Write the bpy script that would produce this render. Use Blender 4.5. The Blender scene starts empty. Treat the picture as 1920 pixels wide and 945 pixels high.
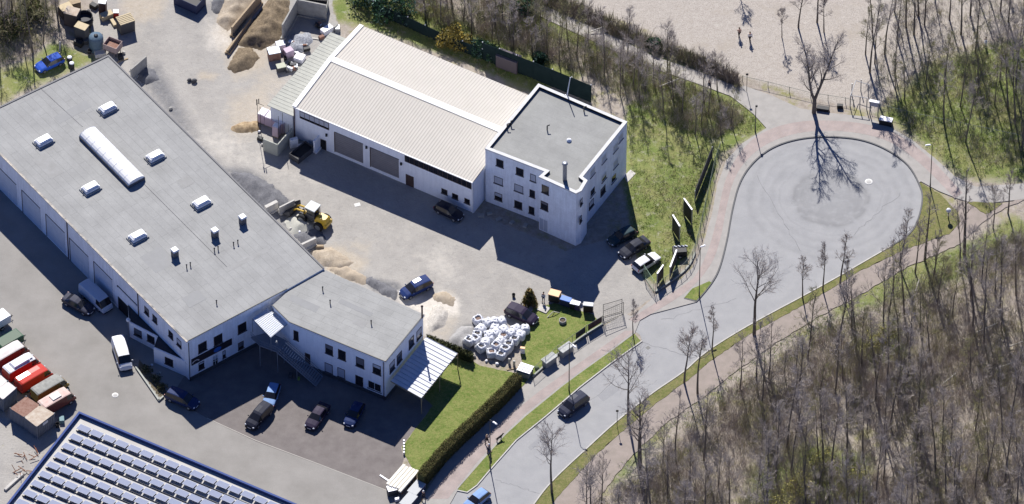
import bpy, bmesh, math, random
import numpy as np
from mathutils import Vector, Matrix, noise as mnoise
R = math.radians
scene = bpy.context.scene
COL = scene.collection

# ---------------------------------------------------------------- camera
ELEV, DIST, FPX, U0, V0 = R(47.0), 1200.0, 16800.0, 960.0, 472.5
cam_d = bpy.data.cameras.new('camera')
cam_d.sensor_width = 36.0
cam_d.lens = FPX / 1920.0 * 36.0
cam_d.clip_start = 1.0
cam_d.clip_end = 8000.0
cam = bpy.data.objects.new('camera', cam_d)
COL.objects.link(cam)
cam.location = (0, -DIST * math.cos(ELEV), DIST * math.sin(ELEV))
cam.rotation_euler = (math.pi / 2 - ELEV, 0, 0)
scene.camera = cam
# ---------------------------------------------------------------- light
SUN_EL, SUN_AZ = R(43.2), R(-8.5)          # azimuth measured from +Y towards +X
sdir = Vector((math.sin(SUN_AZ) * math.cos(SUN_EL), math.cos(SUN_AZ) * math.cos(SUN_EL), math.sin(SUN_EL)))
world = bpy.data.worlds.new('World')
scene.world = world
world.use_nodes = True
nt = world.node_tree
bgn = nt.nodes.get('Background') or nt.nodes.new('ShaderNodeBackground')
sky = nt.nodes.new('ShaderNodeTexSky')
sky.sky_type = 'NISHITA'
sky.sun_disc = False
sky.sun_elevation = SUN_EL
sky.sun_rotation = SUN_AZ
sky.air_density = 0.6
sky.altitude = 2500
sky.dust_density = 0.0
sky.ozone_density = 8.0
tint = nt.nodes.new('ShaderNodeVectorMath'); tint.operation = 'MULTIPLY'; tint.inputs[1].default_value = (0.86, 0.96, 1.22)
nt.links.new(sky.outputs[0], tint.inputs[0]); nt.links.new(tint.outputs[0], bgn.inputs[0])
bgn.inputs[1].default_value = 0.085
sun_d = bpy.data.lights.new('sun', 'SUN')
sun_d.energy = 5.0
sun_d.angle = R(0.5)
sun_d.color = (1.0, 0.965, 0.92)
sun = bpy.data.objects.new('sun', sun_d)
COL.objects.link(sun)
sun.rotation_euler = (-sdir).to_track_quat('-Z', 'Y').to_euler()
scene.view_settings.view_transform = 'Standard'
scene.view_settings.look = 'None'
scene.view_settings.gamma = 1.0
scene.view_settings.exposure = 0.58
scene.view_settings.use_curve_mapping = False
scene.cycles.max_bounces = 5
scene.cycles.diffuse_bounces = 3
scene.cycles.glossy_bounces = 2
scene.cycles.transmission_bounces = 3
scene.cycles.transparent_max_bounces = 6
scene.cycles.sample_clamp_indirect = 4.0
scene.cycles.sample_clamp_direct = 12.0

# ---------------------------------------------------------------- surveying: photo point -> place on the ground / at a height / on a wall
CX = Vector((1, 0, 0)); CU = Vector((0, math.sin(ELEV), math.cos(ELEV))); CF = Vector((0, math.cos(ELEV), -math.sin(ELEV)))
CP = Vector(cam.location)
def ray(u, v):
    return CF + CX * ((u - U0) / FPX) + CU * ((V0 - v) / FPX)
def P(u, v, z=0.0):
    d = ray(u, v); t = (z - CP.z) / d.z
    return CP + d * t
def W(u, v, A, B):
    A = Vector((A[0], A[1], 0)); B = Vector((B[0], B[1], 0))
    n = Vector((B.y - A.y, A.x - B.x, 0)).normalized()
    d = ray(u, v)
    t = (A - CP).dot(n) / d.dot(n)
    return CP + d * t
def to_px(p):
    d = Vector(p) - CP
    z = d.dot(CF)
    return U0 + FPX * d.dot(CX) / z, V0 - FPX * d.dot(CU) / z
def PL(pts, z=0.0):
    return [P(u, v, z) for u, v in pts]

# ---------------------------------------------------------------- tagging
def tag(o, label=None, cat=None, group=None, kind=None):
    if label: o['label'] = label
    if cat: o['category'] = cat
    if group: o['group'] = group
    if kind: o['kind'] = kind
    return o
def empty(name, loc, label=None, cat=None, group=None, rz=0.0):
    o = bpy.data.objects.new(name, None)
    COL.objects.link(o)
    o.location = loc; o.rotation_euler = (0, 0, rz)
    o.empty_display_size = 0.3
    return tag(o, label, cat, group)
def copy_tree(o, parent=None):
    c = o.copy(); COL.objects.link(c); c.parent = parent
    for ch in list(o.children): copy_tree(ch, c)
    return c

# ---------------------------------------------------------------- mesh builder
class MB:
    def __init__(s): s.v = []; s.f = []; s.mi = []; s.sm = []; s.mats = []
    def _m(s, m):
        if m not in s.mats: s.mats.append(m)
        return s.mats.index(m)
    def face(s, pts, m, smooth=False):
        b = len(s.v); s.v += [tuple(p) for p in pts]
        s.f.append(tuple(range(b, b + len(pts)))); s.mi.append(s._m(m)); s.sm.append(smooth)
    def add(s, verts, faces, m, smooth=False):
        b = len(s.v); s.v += [tuple(p) for p in verts]; k = s._m(m)
        for f in faces:
            s.f.append(tuple(i + b for i in f)); s.mi.append(k); s.sm.append(smooth)
    def box(s, c, size, m, rz=0.0, M=None, taper=1.0, bev=0.0):
        hx, hy, hz = size[0] / 2, size[1] / 2, size[2] / 2
        rot = M if M is not None else Matrix.Rotation(rz, 3, 'Z')
        c = Vector(c)
        if bev <= 0:
            vs = [(-hx, -hy, -hz), (hx, -hy, -hz), (hx, hy, -hz), (-hx, hy, -hz)]
            vs += [(x * taper, y * taper, hz) for x, y in ((-hx, -hy), (hx, -hy), (hx, hy), (-hx, hy))]
            fs = [(3, 2, 1, 0), (4, 5, 6, 7), (0, 1, 5, 4), (1, 2, 6, 5), (2, 3, 7, 6), (3, 0, 4, 7)]
        else:
            b = bev; vs = []; fs = []
            ring = lambda a, d: [(-a + b, -d), (a - b, -d), (a, -d + b), (a, d - b), (a - b, d), (-a + b, d), (-a, d - b), (-a, -d + b)]
            lv = [(-hz, hx - b, hy - b), (-hz + b, hx, hy), (hz - b, hx * taper, hy * taper), (hz, (hx - b) * taper, (hy - b) * taper)]
            for z, a, d in lv: vs += [(x, y, z) for x, y in ring(a, d)]
            for k in range(3):
                for i in range(8):
                    j = (i + 1) % 8; fs.append((k * 8 + i, k * 8 + j, k * 8 + 8 + j, k * 8 + 8 + i))
            fs.append(tuple(range(7, -1, -1))); fs.append(tuple(range(24, 32)))
        s.add([c + rot @ Vector(p) for p in vs], fs, m)
    def prism(s, poly, z0, z1, m, mtop=None, bottom=False):
        n = len(poly)
        z0 = z0 if isinstance(z0, (list, tuple)) else [z0] * n
        z1 = z1 if isinstance(z1, (list, tuple)) else [z1] * n
        ar = sum(poly[i][0] * poly[(i + 1) % n][1] - poly[(i + 1) % n][0] * poly[i][1] for i in range(n))
        if ar < 0: poly = poly[::-1]; z0 = z0[::-1]; z1 = z1[::-1]
        lo = [(p[0], p[1], z0[i]) for i, p in enumerate(poly)]; hi = [(p[0], p[1], z1[i]) for i, p in enumerate(poly)]
        for i in range(n):
            j = (i + 1) % n
            s.face([lo[i], lo[j], hi[j], hi[i]], m)
        s.face(hi, mtop or m)
        if bottom: s.face(lo[::-1], m)
    def tube(s, p, q, r0, r1, m, n=6, cap=True, smooth=True):
        p = Vector(p); q = Vector(q); d = (q - p)
        if d.length < 1e-6: return
        d.normalize(); a = d.orthogonal().normalized(); b = d.cross(a)
        vs = []
        for c, r in ((p, r0), (q, r1)):
            for i in range(n):
                t = 2 * math.pi * i / n
                vs.append(c + a * (math.cos(t) * r) + b * (math.sin(t) * r))
        s.add(vs, [(i, (i + 1) % n, n + (i + 1) % n, n + i) for i in range(n)], m, smooth)
        if cap:
            s.add(vs[n:], [tuple(range(n))], m); s.add(vs[:n], [tuple(range(n - 1, -1, -1))], m)
    def lathe(s, c, prof, m, n=12, smooth=True, rot=None, sx=1.0, sy=1.0):
        c = Vector(c); vs = []; fs = []
        for r, z in prof:
            for i in range(n):
                t = 2 * math.pi * i / n
                p = Vector((math.cos(t) * r * sx, math.sin(t) * r * sy, z))
                vs.append(c + (rot @ p if rot is not None else p))
        for k in range(len(prof) - 1):
            for i in range(n):
                j = (i + 1) % n; fs.append((k * n + i, k * n + j, k * n + n + j, k * n + n + i))
        s.add(vs, fs, m, smooth)
        s.add(vs[-n:], [tuple(range(n))], m); s.add(vs[:n], [tuple(range(n - 1, -1, -1))], m)
    def ball(s, c, r, m, seg=10, rings=6, sc=(1, 1, 1), rot=None):
        prof = [(math.sin(math.pi * k / rings) * r, -math.cos(math.pi * k / rings) * r) for k in range(rings + 1)]
        prof[0] = (0.001, -r); prof[-1] = (0.001, r)
        M = Matrix.Diagonal(sc); M = (rot @ M) if rot is not None else M
        s.lathe(c, prof, m, seg, True, M)
    def build(s, name, parent=None, world=False, loc=None):
        me = bpy.data.meshes.new(name)
        off = Vector(parent.location) if (world and parent is not None) else (Vector(loc) if loc is not None else None)
        if world and parent is not None and parent.parent is not None: off = off + Vector(parent.parent.location)
        vs = s.v if off is None else [(v[0] - off.x, v[1] - off.y, v[2] - off.z) for v in s.v]
        me.from_pydata(vs, [], s.f)
        for m in s.mats: me.materials.append(m)
        me.polygons.foreach_set('material_index', s.mi)
        me.polygons.foreach_set('use_smooth', s.sm)
        me.update()
        o = bpy.data.objects.new(name, me); COL.objects.link(o)
        if parent is not None: o.parent = parent
        if loc is not None: o.location = loc
        return o

# ---------------------------------------------------------------- 2-D helpers
def catmull(pts, n=6, closed=False):
    pts = [Vector((p[0], p[1])) for p in pts]; out = []; N = len(pts)
    rng = range(N) if closed else range(N - 1)
    for i in rng:
        g = (lambda k: pts[k % N]) if closed else (lambda k: pts[max(0, min(N - 1, k))])
        p0, p1, p2, p3 = g(i - 1), g(i), g(i + 1), g(i + 2)
        for k in range(n):
            t = k / n
            out.append(0.5 * ((2 * p1) + (p2 - p0) * t + (2 * p0 - 5 * p1 + 4 * p2 - p3) * t * t + (3 * p1 - p0 - 3 * p2 + p3) * t ** 3))
    if not closed: out.append(pts[-1])
    return [(p.x, p.y) for p in out]
def rough(pts, step=6.0, amp=1.5, seed=0):
    """subdivide a closed outline and roughen it"""
    rnd = random.Random(seed); out = []; n = len(pts)
    for i in range(n):
        a = pts[i]; b = pts[(i + 1) % n]; L = math.hypot(b[0] - a[0], b[1] - a[1]); k = max(1, int(L / step))
        for j in range(k):
            t = j / k; out.append((a[0] + (b[0] - a[0]) * t + rnd.uniform(-amp, amp), a[1] + (b[1] - a[1]) * t + rnd.uniform(-amp, amp)))
    return out
def offset_poly(poly, d):
    """inset (d>0) of a polygon"""
    n = len(poly); ar = sum(poly[i][0] * poly[(i + 1) % n][1] - poly[(i + 1) % n][0] * poly[i][1] for i in range(n))
    sg = 1 if ar > 0 else -1; out = []
    for i in range(n):
        p0 = Vector(poly[i - 1][:2]); p1 = Vector(poly[i][:2]); p2 = Vector(poly[(i + 1) % n][:2])
        e1 = (p1 - p0).normalized(); e2 = (p2 - p1).normalized()
        n1 = Vector((-e1.y, e1.x)) * sg; n2 = Vector((-e2.y, e2.x)) * sg
        k = (n1 + n2); dd = max(0.35, 1 + n1.dot(n2))
        q = p1 + k * (d / dd); out.append((q.x, q.y))
    return out
def resample(pts, step):
    out = [Vector(pts[0])]; 
    for a, b in zip(pts[:-1], pts[1:]):
        a = Vector(a); b = Vector(b); k = max(1, int(round((b - a).length / step)))
        for j in range(1, k + 1): out.append(a + (b - a) * (j / k))
    return out

# ---------------------------------------------------------------- materials
def lin(c):
    return tuple(c) + (1.0,)
_mc = {}
def mat(name, base, rough_=0.8, var=None, scale=1.0, amt=1.0, bump=0.0, metal=0.0, spec=0.3, grain=0.0, gscale=12.0, streak=0.0, coat=0.0, alpha=1.0, emit=None, detail=5.0):
    if name in _mc: return _mc[name]
    m = bpy.data.materials.new(name); m.use_nodes = True; nt = m.node_tree; ns = nt.nodes; lk = nt.links
    b = ns['Principled BSDF']; b.inputs['Roughness'].default_value = rough_; b.inputs['Metallic'].default_value = metal
    b.inputs['Specular IOR Level'].default_value = spec; b.inputs['Base Color'].default_value = lin(base)
    if coat: b.inputs['Coat Weight'].default_value = coat; b.inputs['Coat Roughness'].default_value = 0.05
    if alpha < 1: b.inputs['Alpha'].default_value = alpha
    if var is not None or grain or bump or streak:
        tc = ns.new('ShaderNodeTexCoord'); out = None
        if var is not None:
            n1 = ns.new('ShaderNodeTexNoise'); n1.inputs['Scale'].default_value = scale; n1.inputs['Detail'].default_value = detail; n1.inputs['Roughness'].default_value = 0.62
            lk.new(tc.outputs['Object'], n1.inputs['Vector'])
            rp = ns.new('ShaderNodeMapRange'); rp.inputs[1].default_value = 0.32; rp.inputs[2].default_value = 0.68; rp.inputs[3].default_value = 0.0; rp.inputs[4].default_value = amt
            lk.new(n1.outputs['Fac'], rp.inputs[0])
            mx = ns.new('ShaderNodeMix'); mx.data_type = 'RGBA'; mx.inputs[6].default_value = lin(base); mx.inputs[7].default_value = lin(var)
            lk.new(rp.outputs[0], mx.inputs[0]); out = mx.outputs[2]
        if grain:
            n2 = ns.new('ShaderNodeTexNoise'); n2.inputs['Scale'].default_value = gscale; n2.inputs['Detail'].default_value = 3.0
            lk.new(tc.outputs['Object'], n2.inputs['Vector'])
            r2 = ns.new('ShaderNodeMapRange'); r2.inputs[1].default_value = 0.25; r2.inputs[2].default_value = 0.75; r2.inputs[3].default_value = 1 - grain; r2.inputs[4].default_value = 1 + grain
            lk.new(n2.outputs['Fac'], r2.inputs[0])
            hs = ns.new('ShaderNodeVectorMath'); hs.operation = 'SCALE'
            if out is not None: lk.new(out, hs.inputs[0])
            else: hs.inputs[0].default_value = base
            lk.new(r2.outputs[0], hs.inputs['Scale']); out = hs.outputs[0]
        if streak:   # rain streaks and grime: noise stretched down the wall
            mp = ns.new('ShaderNodeMapping'); mp.inputs['Scale'].default_value = (1.6, 1.6, 0.16); lk.new(tc.outputs['Object'], mp.inputs[0])
            n4 = ns.new('ShaderNodeTexNoise'); n4.inputs['Scale'].default_value = 1.6; n4.inputs['Detail'].default_value = 5.0; n4.inputs['Roughness'].default_value = 0.7; lk.new(mp.outputs[0], n4.inputs['Vector'])
            r4 = ns.new('ShaderNodeMapRange'); r4.inputs[1].default_value = 0.40; r4.inputs[2].default_value = 0.72; r4.inputs[3].default_value = 1.0; r4.inputs[4].default_value = 1 - streak; lk.new(n4.outputs['Fac'], r4.inputs[0])
            h4 = ns.new('ShaderNodeVectorMath'); h4.operation = 'SCALE'; lk.new(out, h4.inputs[0]); lk.new(r4.outputs[0], h4.inputs['Scale']); out = h4.outputs[0]
        if out is not None: lk.new(out, b.inputs['Base Color'])
        if bump:
            n3 = ns.new('ShaderNodeTexNoise'); n3.inputs['Scale'].default_value = gscale; n3.inputs['Detail'].default_value = 6.0
            lk.new(tc.outputs['Object'], n3.inputs['Vector'])
            bp = ns.new('ShaderNodeBump'); bp.inputs['Strength'].default_value = 1.0; bp.inputs['Distance'].default_value = bump
            lk.new(n3.outputs['Fac'], bp.inputs['Height']); lk.new(bp.outputs[0], b.inputs['Normal'])
    _mc[name] = m
    return m
def attr_mat(name, attr='tint', rough_=0.9, mul=1.0, spec=0.1, transl=0.0):
    if name in _mc: return _mc[name]
    m = bpy.data.materials.new(name); m.use_nodes = True; ns = m.node_tree.nodes; lk = m.node_tree.links
    b = ns['Principled BSDF']; b.inputs['Roughness'].default_value = rough_; b.inputs['Specular IOR Level'].default_value = spec
    a = ns.new('ShaderNodeAttribute'); a.attribute_name = attr
    lk.new(a.outputs['Color'], b.inputs['Base Color']); _mc[name] = m
    return m

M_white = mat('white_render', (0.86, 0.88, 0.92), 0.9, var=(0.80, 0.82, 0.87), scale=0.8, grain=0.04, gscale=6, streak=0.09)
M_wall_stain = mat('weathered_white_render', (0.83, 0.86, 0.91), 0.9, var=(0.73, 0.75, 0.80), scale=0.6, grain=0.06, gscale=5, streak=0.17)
M_plinth = mat('dark_plinth', (0.06, 0.06, 0.065), 0.9, var=(0.09, 0.09, 0.09), scale=1.0)
M_glass = mat('window_glass', (0.018, 0.018, 0.022), 0.08, spec=0.6)
M_blind = mat('window_blind', (0.42, 0.44, 0.50), 0.5, spec=0.4)
M_frame_d = mat('brown_window_frame', (0.07, 0.045, 0.04), 0.6)
M_frame_w = mat('white_window_frame', (0.75, 0.75, 0.75), 0.5)
M_sill = mat('grey_sill', (0.10, 0.10, 0.11), 0.6)
M_door_b = mat('blue_grey_roller_door', (0.56, 0.60, 0.67), 0.6, var=(0.50, 0.54, 0.61), scale=1.2)
M_door_g = mat('grey_roller_door', (0.23, 0.22, 0.23), 0.6, var=(0.20, 0.19, 0.20), scale=1.2)
M_dark = mat('dark_opening', (0.012, 0.012, 0.014), 0.9)
M_metal_d = mat('dark_painted_metal', (0.03, 0.03, 0.032), 0.5)
M_galv = mat('galvanised_steel', (0.30, 0.31, 0.33), 0.5, metal=0.4, var=(0.24, 0.25, 0.27), scale=3)
M_grating = mat('steel_grating', (0.24, 0.26, 0.30), 0.6, metal=0.2)
M_pipe = mat('brown_downpipe', (0.10, 0.06, 0.055), 0.5)
M_conc = mat('concrete', (0.36, 0.35, 0.32), 0.9, var=(0.28, 0.27, 0.25), scale=1.5, grain=0.12)
M_conc_l = mat('pale_concrete', (0.52, 0.50, 0.46), 0.9, var=(0.42, 0.40, 0.37), scale=1.5, grain=0.12)
M_alu = mat('white_metal', (0.72, 0.73, 0.75), 0.45)
M_rubber = mat('tyre_rubber', (0.015, 0.015, 0.016), 0.85)
M_rim = mat('wheel_rim', (0.35, 0.36, 0.38), 0.35, metal=0.7)
M_lamp = mat('clear_headlight', (0.7, 0.72, 0.75), 0.15, spec=0.7)
M_tail = mat('red_tail_light', (0.30, 0.01, 0.012), 0.25)
M_skylight = mat('opal_skylight', (0.80, 0.80, 0.81), 0.35, spec=0.4)
M_rust = mat('rusty_sheet', (0.20, 0.10, 0.07), 0.9, var=(0.30, 0.19, 0.15), scale=2.5, grain=0.15)
M_wood = mat('weathered_timber', (0.42, 0.33, 0.22), 0.9, var=(0.30, 0.23, 0.15), scale=3, grain=0.15)
M_soil = mat('dark_soil', (0.10, 0.08, 0.06), 1.0)

def roof_mat(name, base, seam, ang, scale=1.0, w=1.0, l=6.0):
    """bitumen felt laid in strips: faint lap lines plus weathering"""
    m = bpy.data.materials.new(name); m.use_nodes = True; ns = m.node_tree.nodes; lk = m.node_tree.links
    b = ns['Principled BSDF']; b.inputs['Roughness'].default_value = 0.9; b.inputs['Specular IOR Level'].default_value = 0.2
    g = ns.new('ShaderNodeNewGeometry'); mp = ns.new('ShaderNodeMapping'); mp.inputs['Rotation'].default_value = (0, 0, -ang)
    lk.new(g.outputs['Position'], mp.inputs['Vector'])
    br = ns.new('ShaderNodeTexBrick'); br.inputs['Scale'].default_value = 1.0; br.inputs['Brick Width'].default_value = l; br.inputs['Row Height'].default_value = w
    br.inputs['Mortar Size'].default_value = 0.035; br.inputs['Mortar Smooth'].default_value = 0.6; br.inputs['Bias'].default_value = -0.2
    br.inputs['Color1'].default_value = lin(base); br.inputs['Color2'].default_value = lin([c * 0.955 for c in base]); br.inputs['Mortar'].default_value = lin(seam)
    lk.new(mp.outputs[0], br.inputs['Vector'])
    n1 = ns.new('ShaderNodeTexNoise'); n1.inputs['Scale'].default_value = 0.35; n1.inputs['Detail'].default_value = 8; n1.inputs['Roughness'].default_value = 0.65
    lk.new(mp.outputs[0], n1.inputs['Vector'])
    r1 = ns.new('ShaderNodeMapRange'); r1.inputs[1].default_value = 0.3; r1.inputs[2].default_value = 0.7; r1.inputs[3].default_value = 0.84; r1.inputs[4].default_value = 1.08
    lk.new(n1.outputs['Fac'], r1.inputs[0])
    n2 = ns.new('ShaderNodeTexNoise'); n2.inputs['Scale'].default_value = 7.0; n2.inputs['Detail'].default_value = 3
    lk.new(g.outputs['Position'], n2.inputs['Vector'])
    r2 = ns.new('ShaderNodeMapRange'); r2.inputs[1].default_value = 0.3; r2.inputs[2].default_value = 0.7; r2.inputs[3].default_value = 0.95; r2.inputs[4].default_value = 1.05
    lk.new(n2.outputs['Fac'], r2.inputs[0])
    mu = ns.new('ShaderNodeMath'); mu.operation = 'MULTIPLY'; lk.new(r1.outputs[0], mu.inputs[0]); lk.new(r2.outputs[0], mu.inputs[1])
    sc = ns.new('ShaderNodeVectorMath'); sc.operation = 'SCALE'; lk.new(br.outputs['Color'], sc.inputs[0]); lk.new(mu.outputs[0], sc.inputs['Scale'])
    lk.new(sc.outputs[0], b.inputs['Base Color'])
    return m

def struct(name, mb, **k):
    o = mb.build(name, **k); o['kind'] = 'structure'; return o
# ================================================================ GROUND (one sheet to the horizon; soil, grass, field, yard and spills are real cover colours)
def seg_dist(U, V, poly, closed=True):
    n = len(poly); best = np.full(U.shape, 1e9)
    for i in range(n if closed else n - 1):
        ax, ay = poly[i]; bx, by = poly[(i + 1) % n]
        dx, dy = bx - ax, by - ay; L = dx * dx + dy * dy + 1e-9
        t = np.clip(((U - ax) * dx + (V - ay) * dy) / L, 0, 1)
        best = np.minimum(best, np.hypot(U - ax - t * dx, V - ay - t * dy))
    return best
def inside(U, V, poly):
    r = np.zeros(U.shape, bool); n = len(poly)
    for i in range(n):
        ax, ay = poly[i]; bx, by = poly[(i + 1) % n]
        if ay == by: continue
        c = ((ay > V) != (by > V)) & (U < (bx - ax) * (V - ay) / (by - ay) + ax)
        r ^= c
    return r
def weight(U, V, poly, feather):
    d = seg_dist(U, V, poly); s = np.where(inside(U, V, poly), d, -d)
    return np.clip(0.5 + s / (2 * feather), 0, 1)

G_POLY = [  # green cover
    ([(1175, 195), (1235, 180), (1300, 215), (1345, 255), (1400, 200), (1440, 238), (1400, 262), (1350, 290), (1330, 390), (1300, 470), (1240, 535), (1205, 520), (1185, 440), (1165, 330)], 8, 1.0),
    ([(600, -60), (760, -40), (900, 60), (1100, 140), (1000, 175), (880, 120), (676, 48), (630, 40)], 10, 0.95),
    ([(1690, 170), (1740, 120), (1850, 85), (2020, 40), (2020, 350), (1920, 345), (1800, 335), (1700, 250), (1640, 215)], 16, 0.85),
    ([(1180, 105), (1300, 165), (1440, 238), (1390, 262), (1300, 240), (1200, 180), (1150, 130)], 12, 0.8),
    ([(100, 75), (190, 110), (60, 165), (-60, 220), (-60, 150), (60, 110)], 10, 0.85),
    ([(1560, 545), (1720, 480), (1820, 450), (1900, 400), (1960, 420), (1820, 520), (1700, 560), (1560, 600)], 14, 0.75),
    ([(1100, 820), (1230, 760), (1260, 800), (1180, 900), (1080, 960), (1020, 960)], 14, 0.6),
    ([(1590, 640), (1680, 590), (1700, 660), (1640, 700)], 16, 0.8),
    ([(1400, 880), (1520, 820), (1640, 850), (1640, 960), (1400, 960)], 22, 0.75),
    ([(950, -10), (1400, 165), (1440, 235), (1180, 120), (1000, 60), (900, -10)], 8, 0.8),
    ([(1040, -10), (1230, 70), (1380, 140), (1380, 160), (1200, 90), (1020, 10)], 8, 0.5),
]
F_POLY = [([(1030, -60), (1080, 5), (1210, 55), (1385, 140), (1520, 185), (1640, 210), (1690, 150), (1750, 110), (1880, 60), (1960, 20), (1960, -200), (980, -200)], 8, 1.0)]
Y_POLY = [([(240, -90), (640, -90), (622, 10), (640, 62), (560, 160), (560, 230), (900, 400), (1060, 470), (1180, 440), (1206, 525), (1228, 555), (1172, 592), (1129, 609), (1100, 590), (1040, 565), (1000, 575), (985, 610), (985, 640), (900, 670), (800, 632), (600, 560), (230, 200), (195, 105), (170, 60), (180, -90)], 3, 1.0),
          ([(-200, 740), (60, 790), (150, 770), (0, 960), (-200, 960)], 6, 0.8)]
S_POLY = [([(585, 462), (640, 462), (690, 490), (660, 530), (610, 512)], 9, 1.0), ([(770, 555), (850, 545), (862, 590), (840, 640), (800, 625)], 8, 0.55),
          ([(235, -40), (330, -40), (300, 35), (250, 45), (225, 15)], 12, 0.9), ([(415, 0), (520, -60), (500, 130), (440, 150), (400, 60)], 12, 0.9),
          ([(430, 185), (500, 150), (520, 240), (450, 262), (425, 240)], 16, 0.7), ([(372, 132), (410, 140), (398, 152), (372, 148)], 5, 0.8), ([(480, 120), (540, 150), (510, 190), (470, 180)], 14, 0.5),
          ([(650, 450), (700, 455), (690, 475), (650, 472)], 10, 0.5)]
D_POLY = [([(255, 120), (300, 120), (350, 215), (420, 315), (400, 330), (281, 175)], 14, 0.8), ([(410, 310), (470, 318), (545, 380), (600, 470), (560, 450)], 9, 1.0),
          ([(680, 520), (745, 530), (770, 560), (700, 545)], 7, 1.0), ([(320, 10), (400, 0), (410, 60), (370, 50)], 12, 0.5), ([(830, 650), (870, 610), (900, 605), (905, 640), (880, 665)], 5, 1.0),
          ([(430, 330), (480, 330), (470, 350)], 8, 0.6), ([(640, 500), (700, 520), (650, 520)], 8, 0.5)]
L_POLY = [([(745, 545), (800, 560), (830, 545), (860, 560), (860, 590), (815, 600), (800, 620), (790, 590), (750, 565)], 7, 1.0), ([(380, 30), (440, 60), (440, 100), (390, 90)], 14, 0.6),
          ([(790, 480), (840, 470), (860, 520), (820, 530)], 20, 0.4), ([(470, 290), (560, 330), (600, 340), (520, 330)], 14, 0.4), ([(300, 240), (450, 250), (470, 310), (400, 300)], 20, 0.35)]
XS, YS, STEP = (-84, 84), (-58, 62), 0.42
nx = int((XS[1] - XS[0]) / STEP) + 1; ny = int((YS[1] - YS[0]) / STEP) + 1
gx = np.linspace(XS[0], XS[1], nx); gy = np.linspace(YS[0], YS[1], ny)
GX, GY = np.meshgrid(gx, gy)
def px_np(X, Y, Z=0.0):
    dx, dy, dz = X - CP.x, Y - CP.y, Z - CP.z
    zz = dy * CF.y + dz * CF.z
    return U0 + FPX * dx / zz, V0 - FPX * (dy * CU.y + dz * CU.z) / zz
GU, GV = px_np(GX, GY)
def field(polys):
    w = np.zeros(GU.shape)
    for poly, fe, s in polys: w = np.maximum(w, weight(GU, GV, poly, fe) * s)
    return w
def low_noise(seed, n, U, V):
    r = np.random.RandomState(seed); w = np.zeros(U.shape)
    for k in range(n):
        a = r.uniform(0, 2 * np.pi); f = 2 * np.pi / r.uniform(6, 30); w += np.sin((U * np.cos(a) + V * np.sin(a)) * f + r.uniform(0, 6.28)) * r.uniform(0.5, 1)
    return w / (n * 0.5)
me = bpy.data.meshes.new('ground')
verts = np.stack([GX.ravel(), GY.ravel(), np.zeros(GX.size)], 1)
idx = np.arange(nx * ny).reshape(ny, nx)
quads = np.stack([idx[:-1, :-1].ravel(), idx[:-1, 1:].ravel(), idx[1:, 1:].ravel(), idx[1:, :-1].ravel()], 1)
BIG = 3500.0
ext = np.array([[-BIG, -BIG, 0], [BIG, -BIG, 0], [BIG, BIG, 0], [-BIG, BIG, 0]])
c = [int(idx[0, 0]), int(idx[0, -1]), int(idx[-1, -1]), int(idx[-1, 0])]; b0 = len(verts)
allv = np.vstack([verts, ext])
faces = [tuple(map(int, q)) for q in quads]
bot = [int(i) for i in idx[0]]; top = [int(i) for i in idx[-1]]; lef = [int(i) for i in idx[:, 0]]; rig = [int(i) for i in idx[:, -1]]
faces += [tuple([b0, b0 + 1] + bot[::-1]), tuple([b0 + 1, b0 + 2] + rig[::-1]), tuple([b0 + 2, b0 + 3] + top), tuple([b0 + 3, b0] + lef)]
me.from_pydata([tuple(v) for v in allv], [], faces)
A = np.zeros((len(allv), 4)); B = np.zeros((len(allv), 4))
n_ = GX.size
A[:n_, 0] = field(G_POLY).ravel(); A[:n_, 1] = field(F_POLY).ravel(); A[:n_, 2] = field(Y_POLY).ravel(); A[:, 3] = 1
B[:n_, 0] = field(S_POLY).ravel(); B[:n_, 1] = field(D_POLY).ravel(); B[:n_, 2] = field(L_POLY).ravel(); B[:, 3] = 1
for nm, arr in (('cover_a', A), ('cover_b', B)):
    at = me.color_attributes.new(nm, 'FLOAT_COLOR', 'POINT'); at.data.foreach_set('color', arr.ravel().astype(np.float32))
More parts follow.
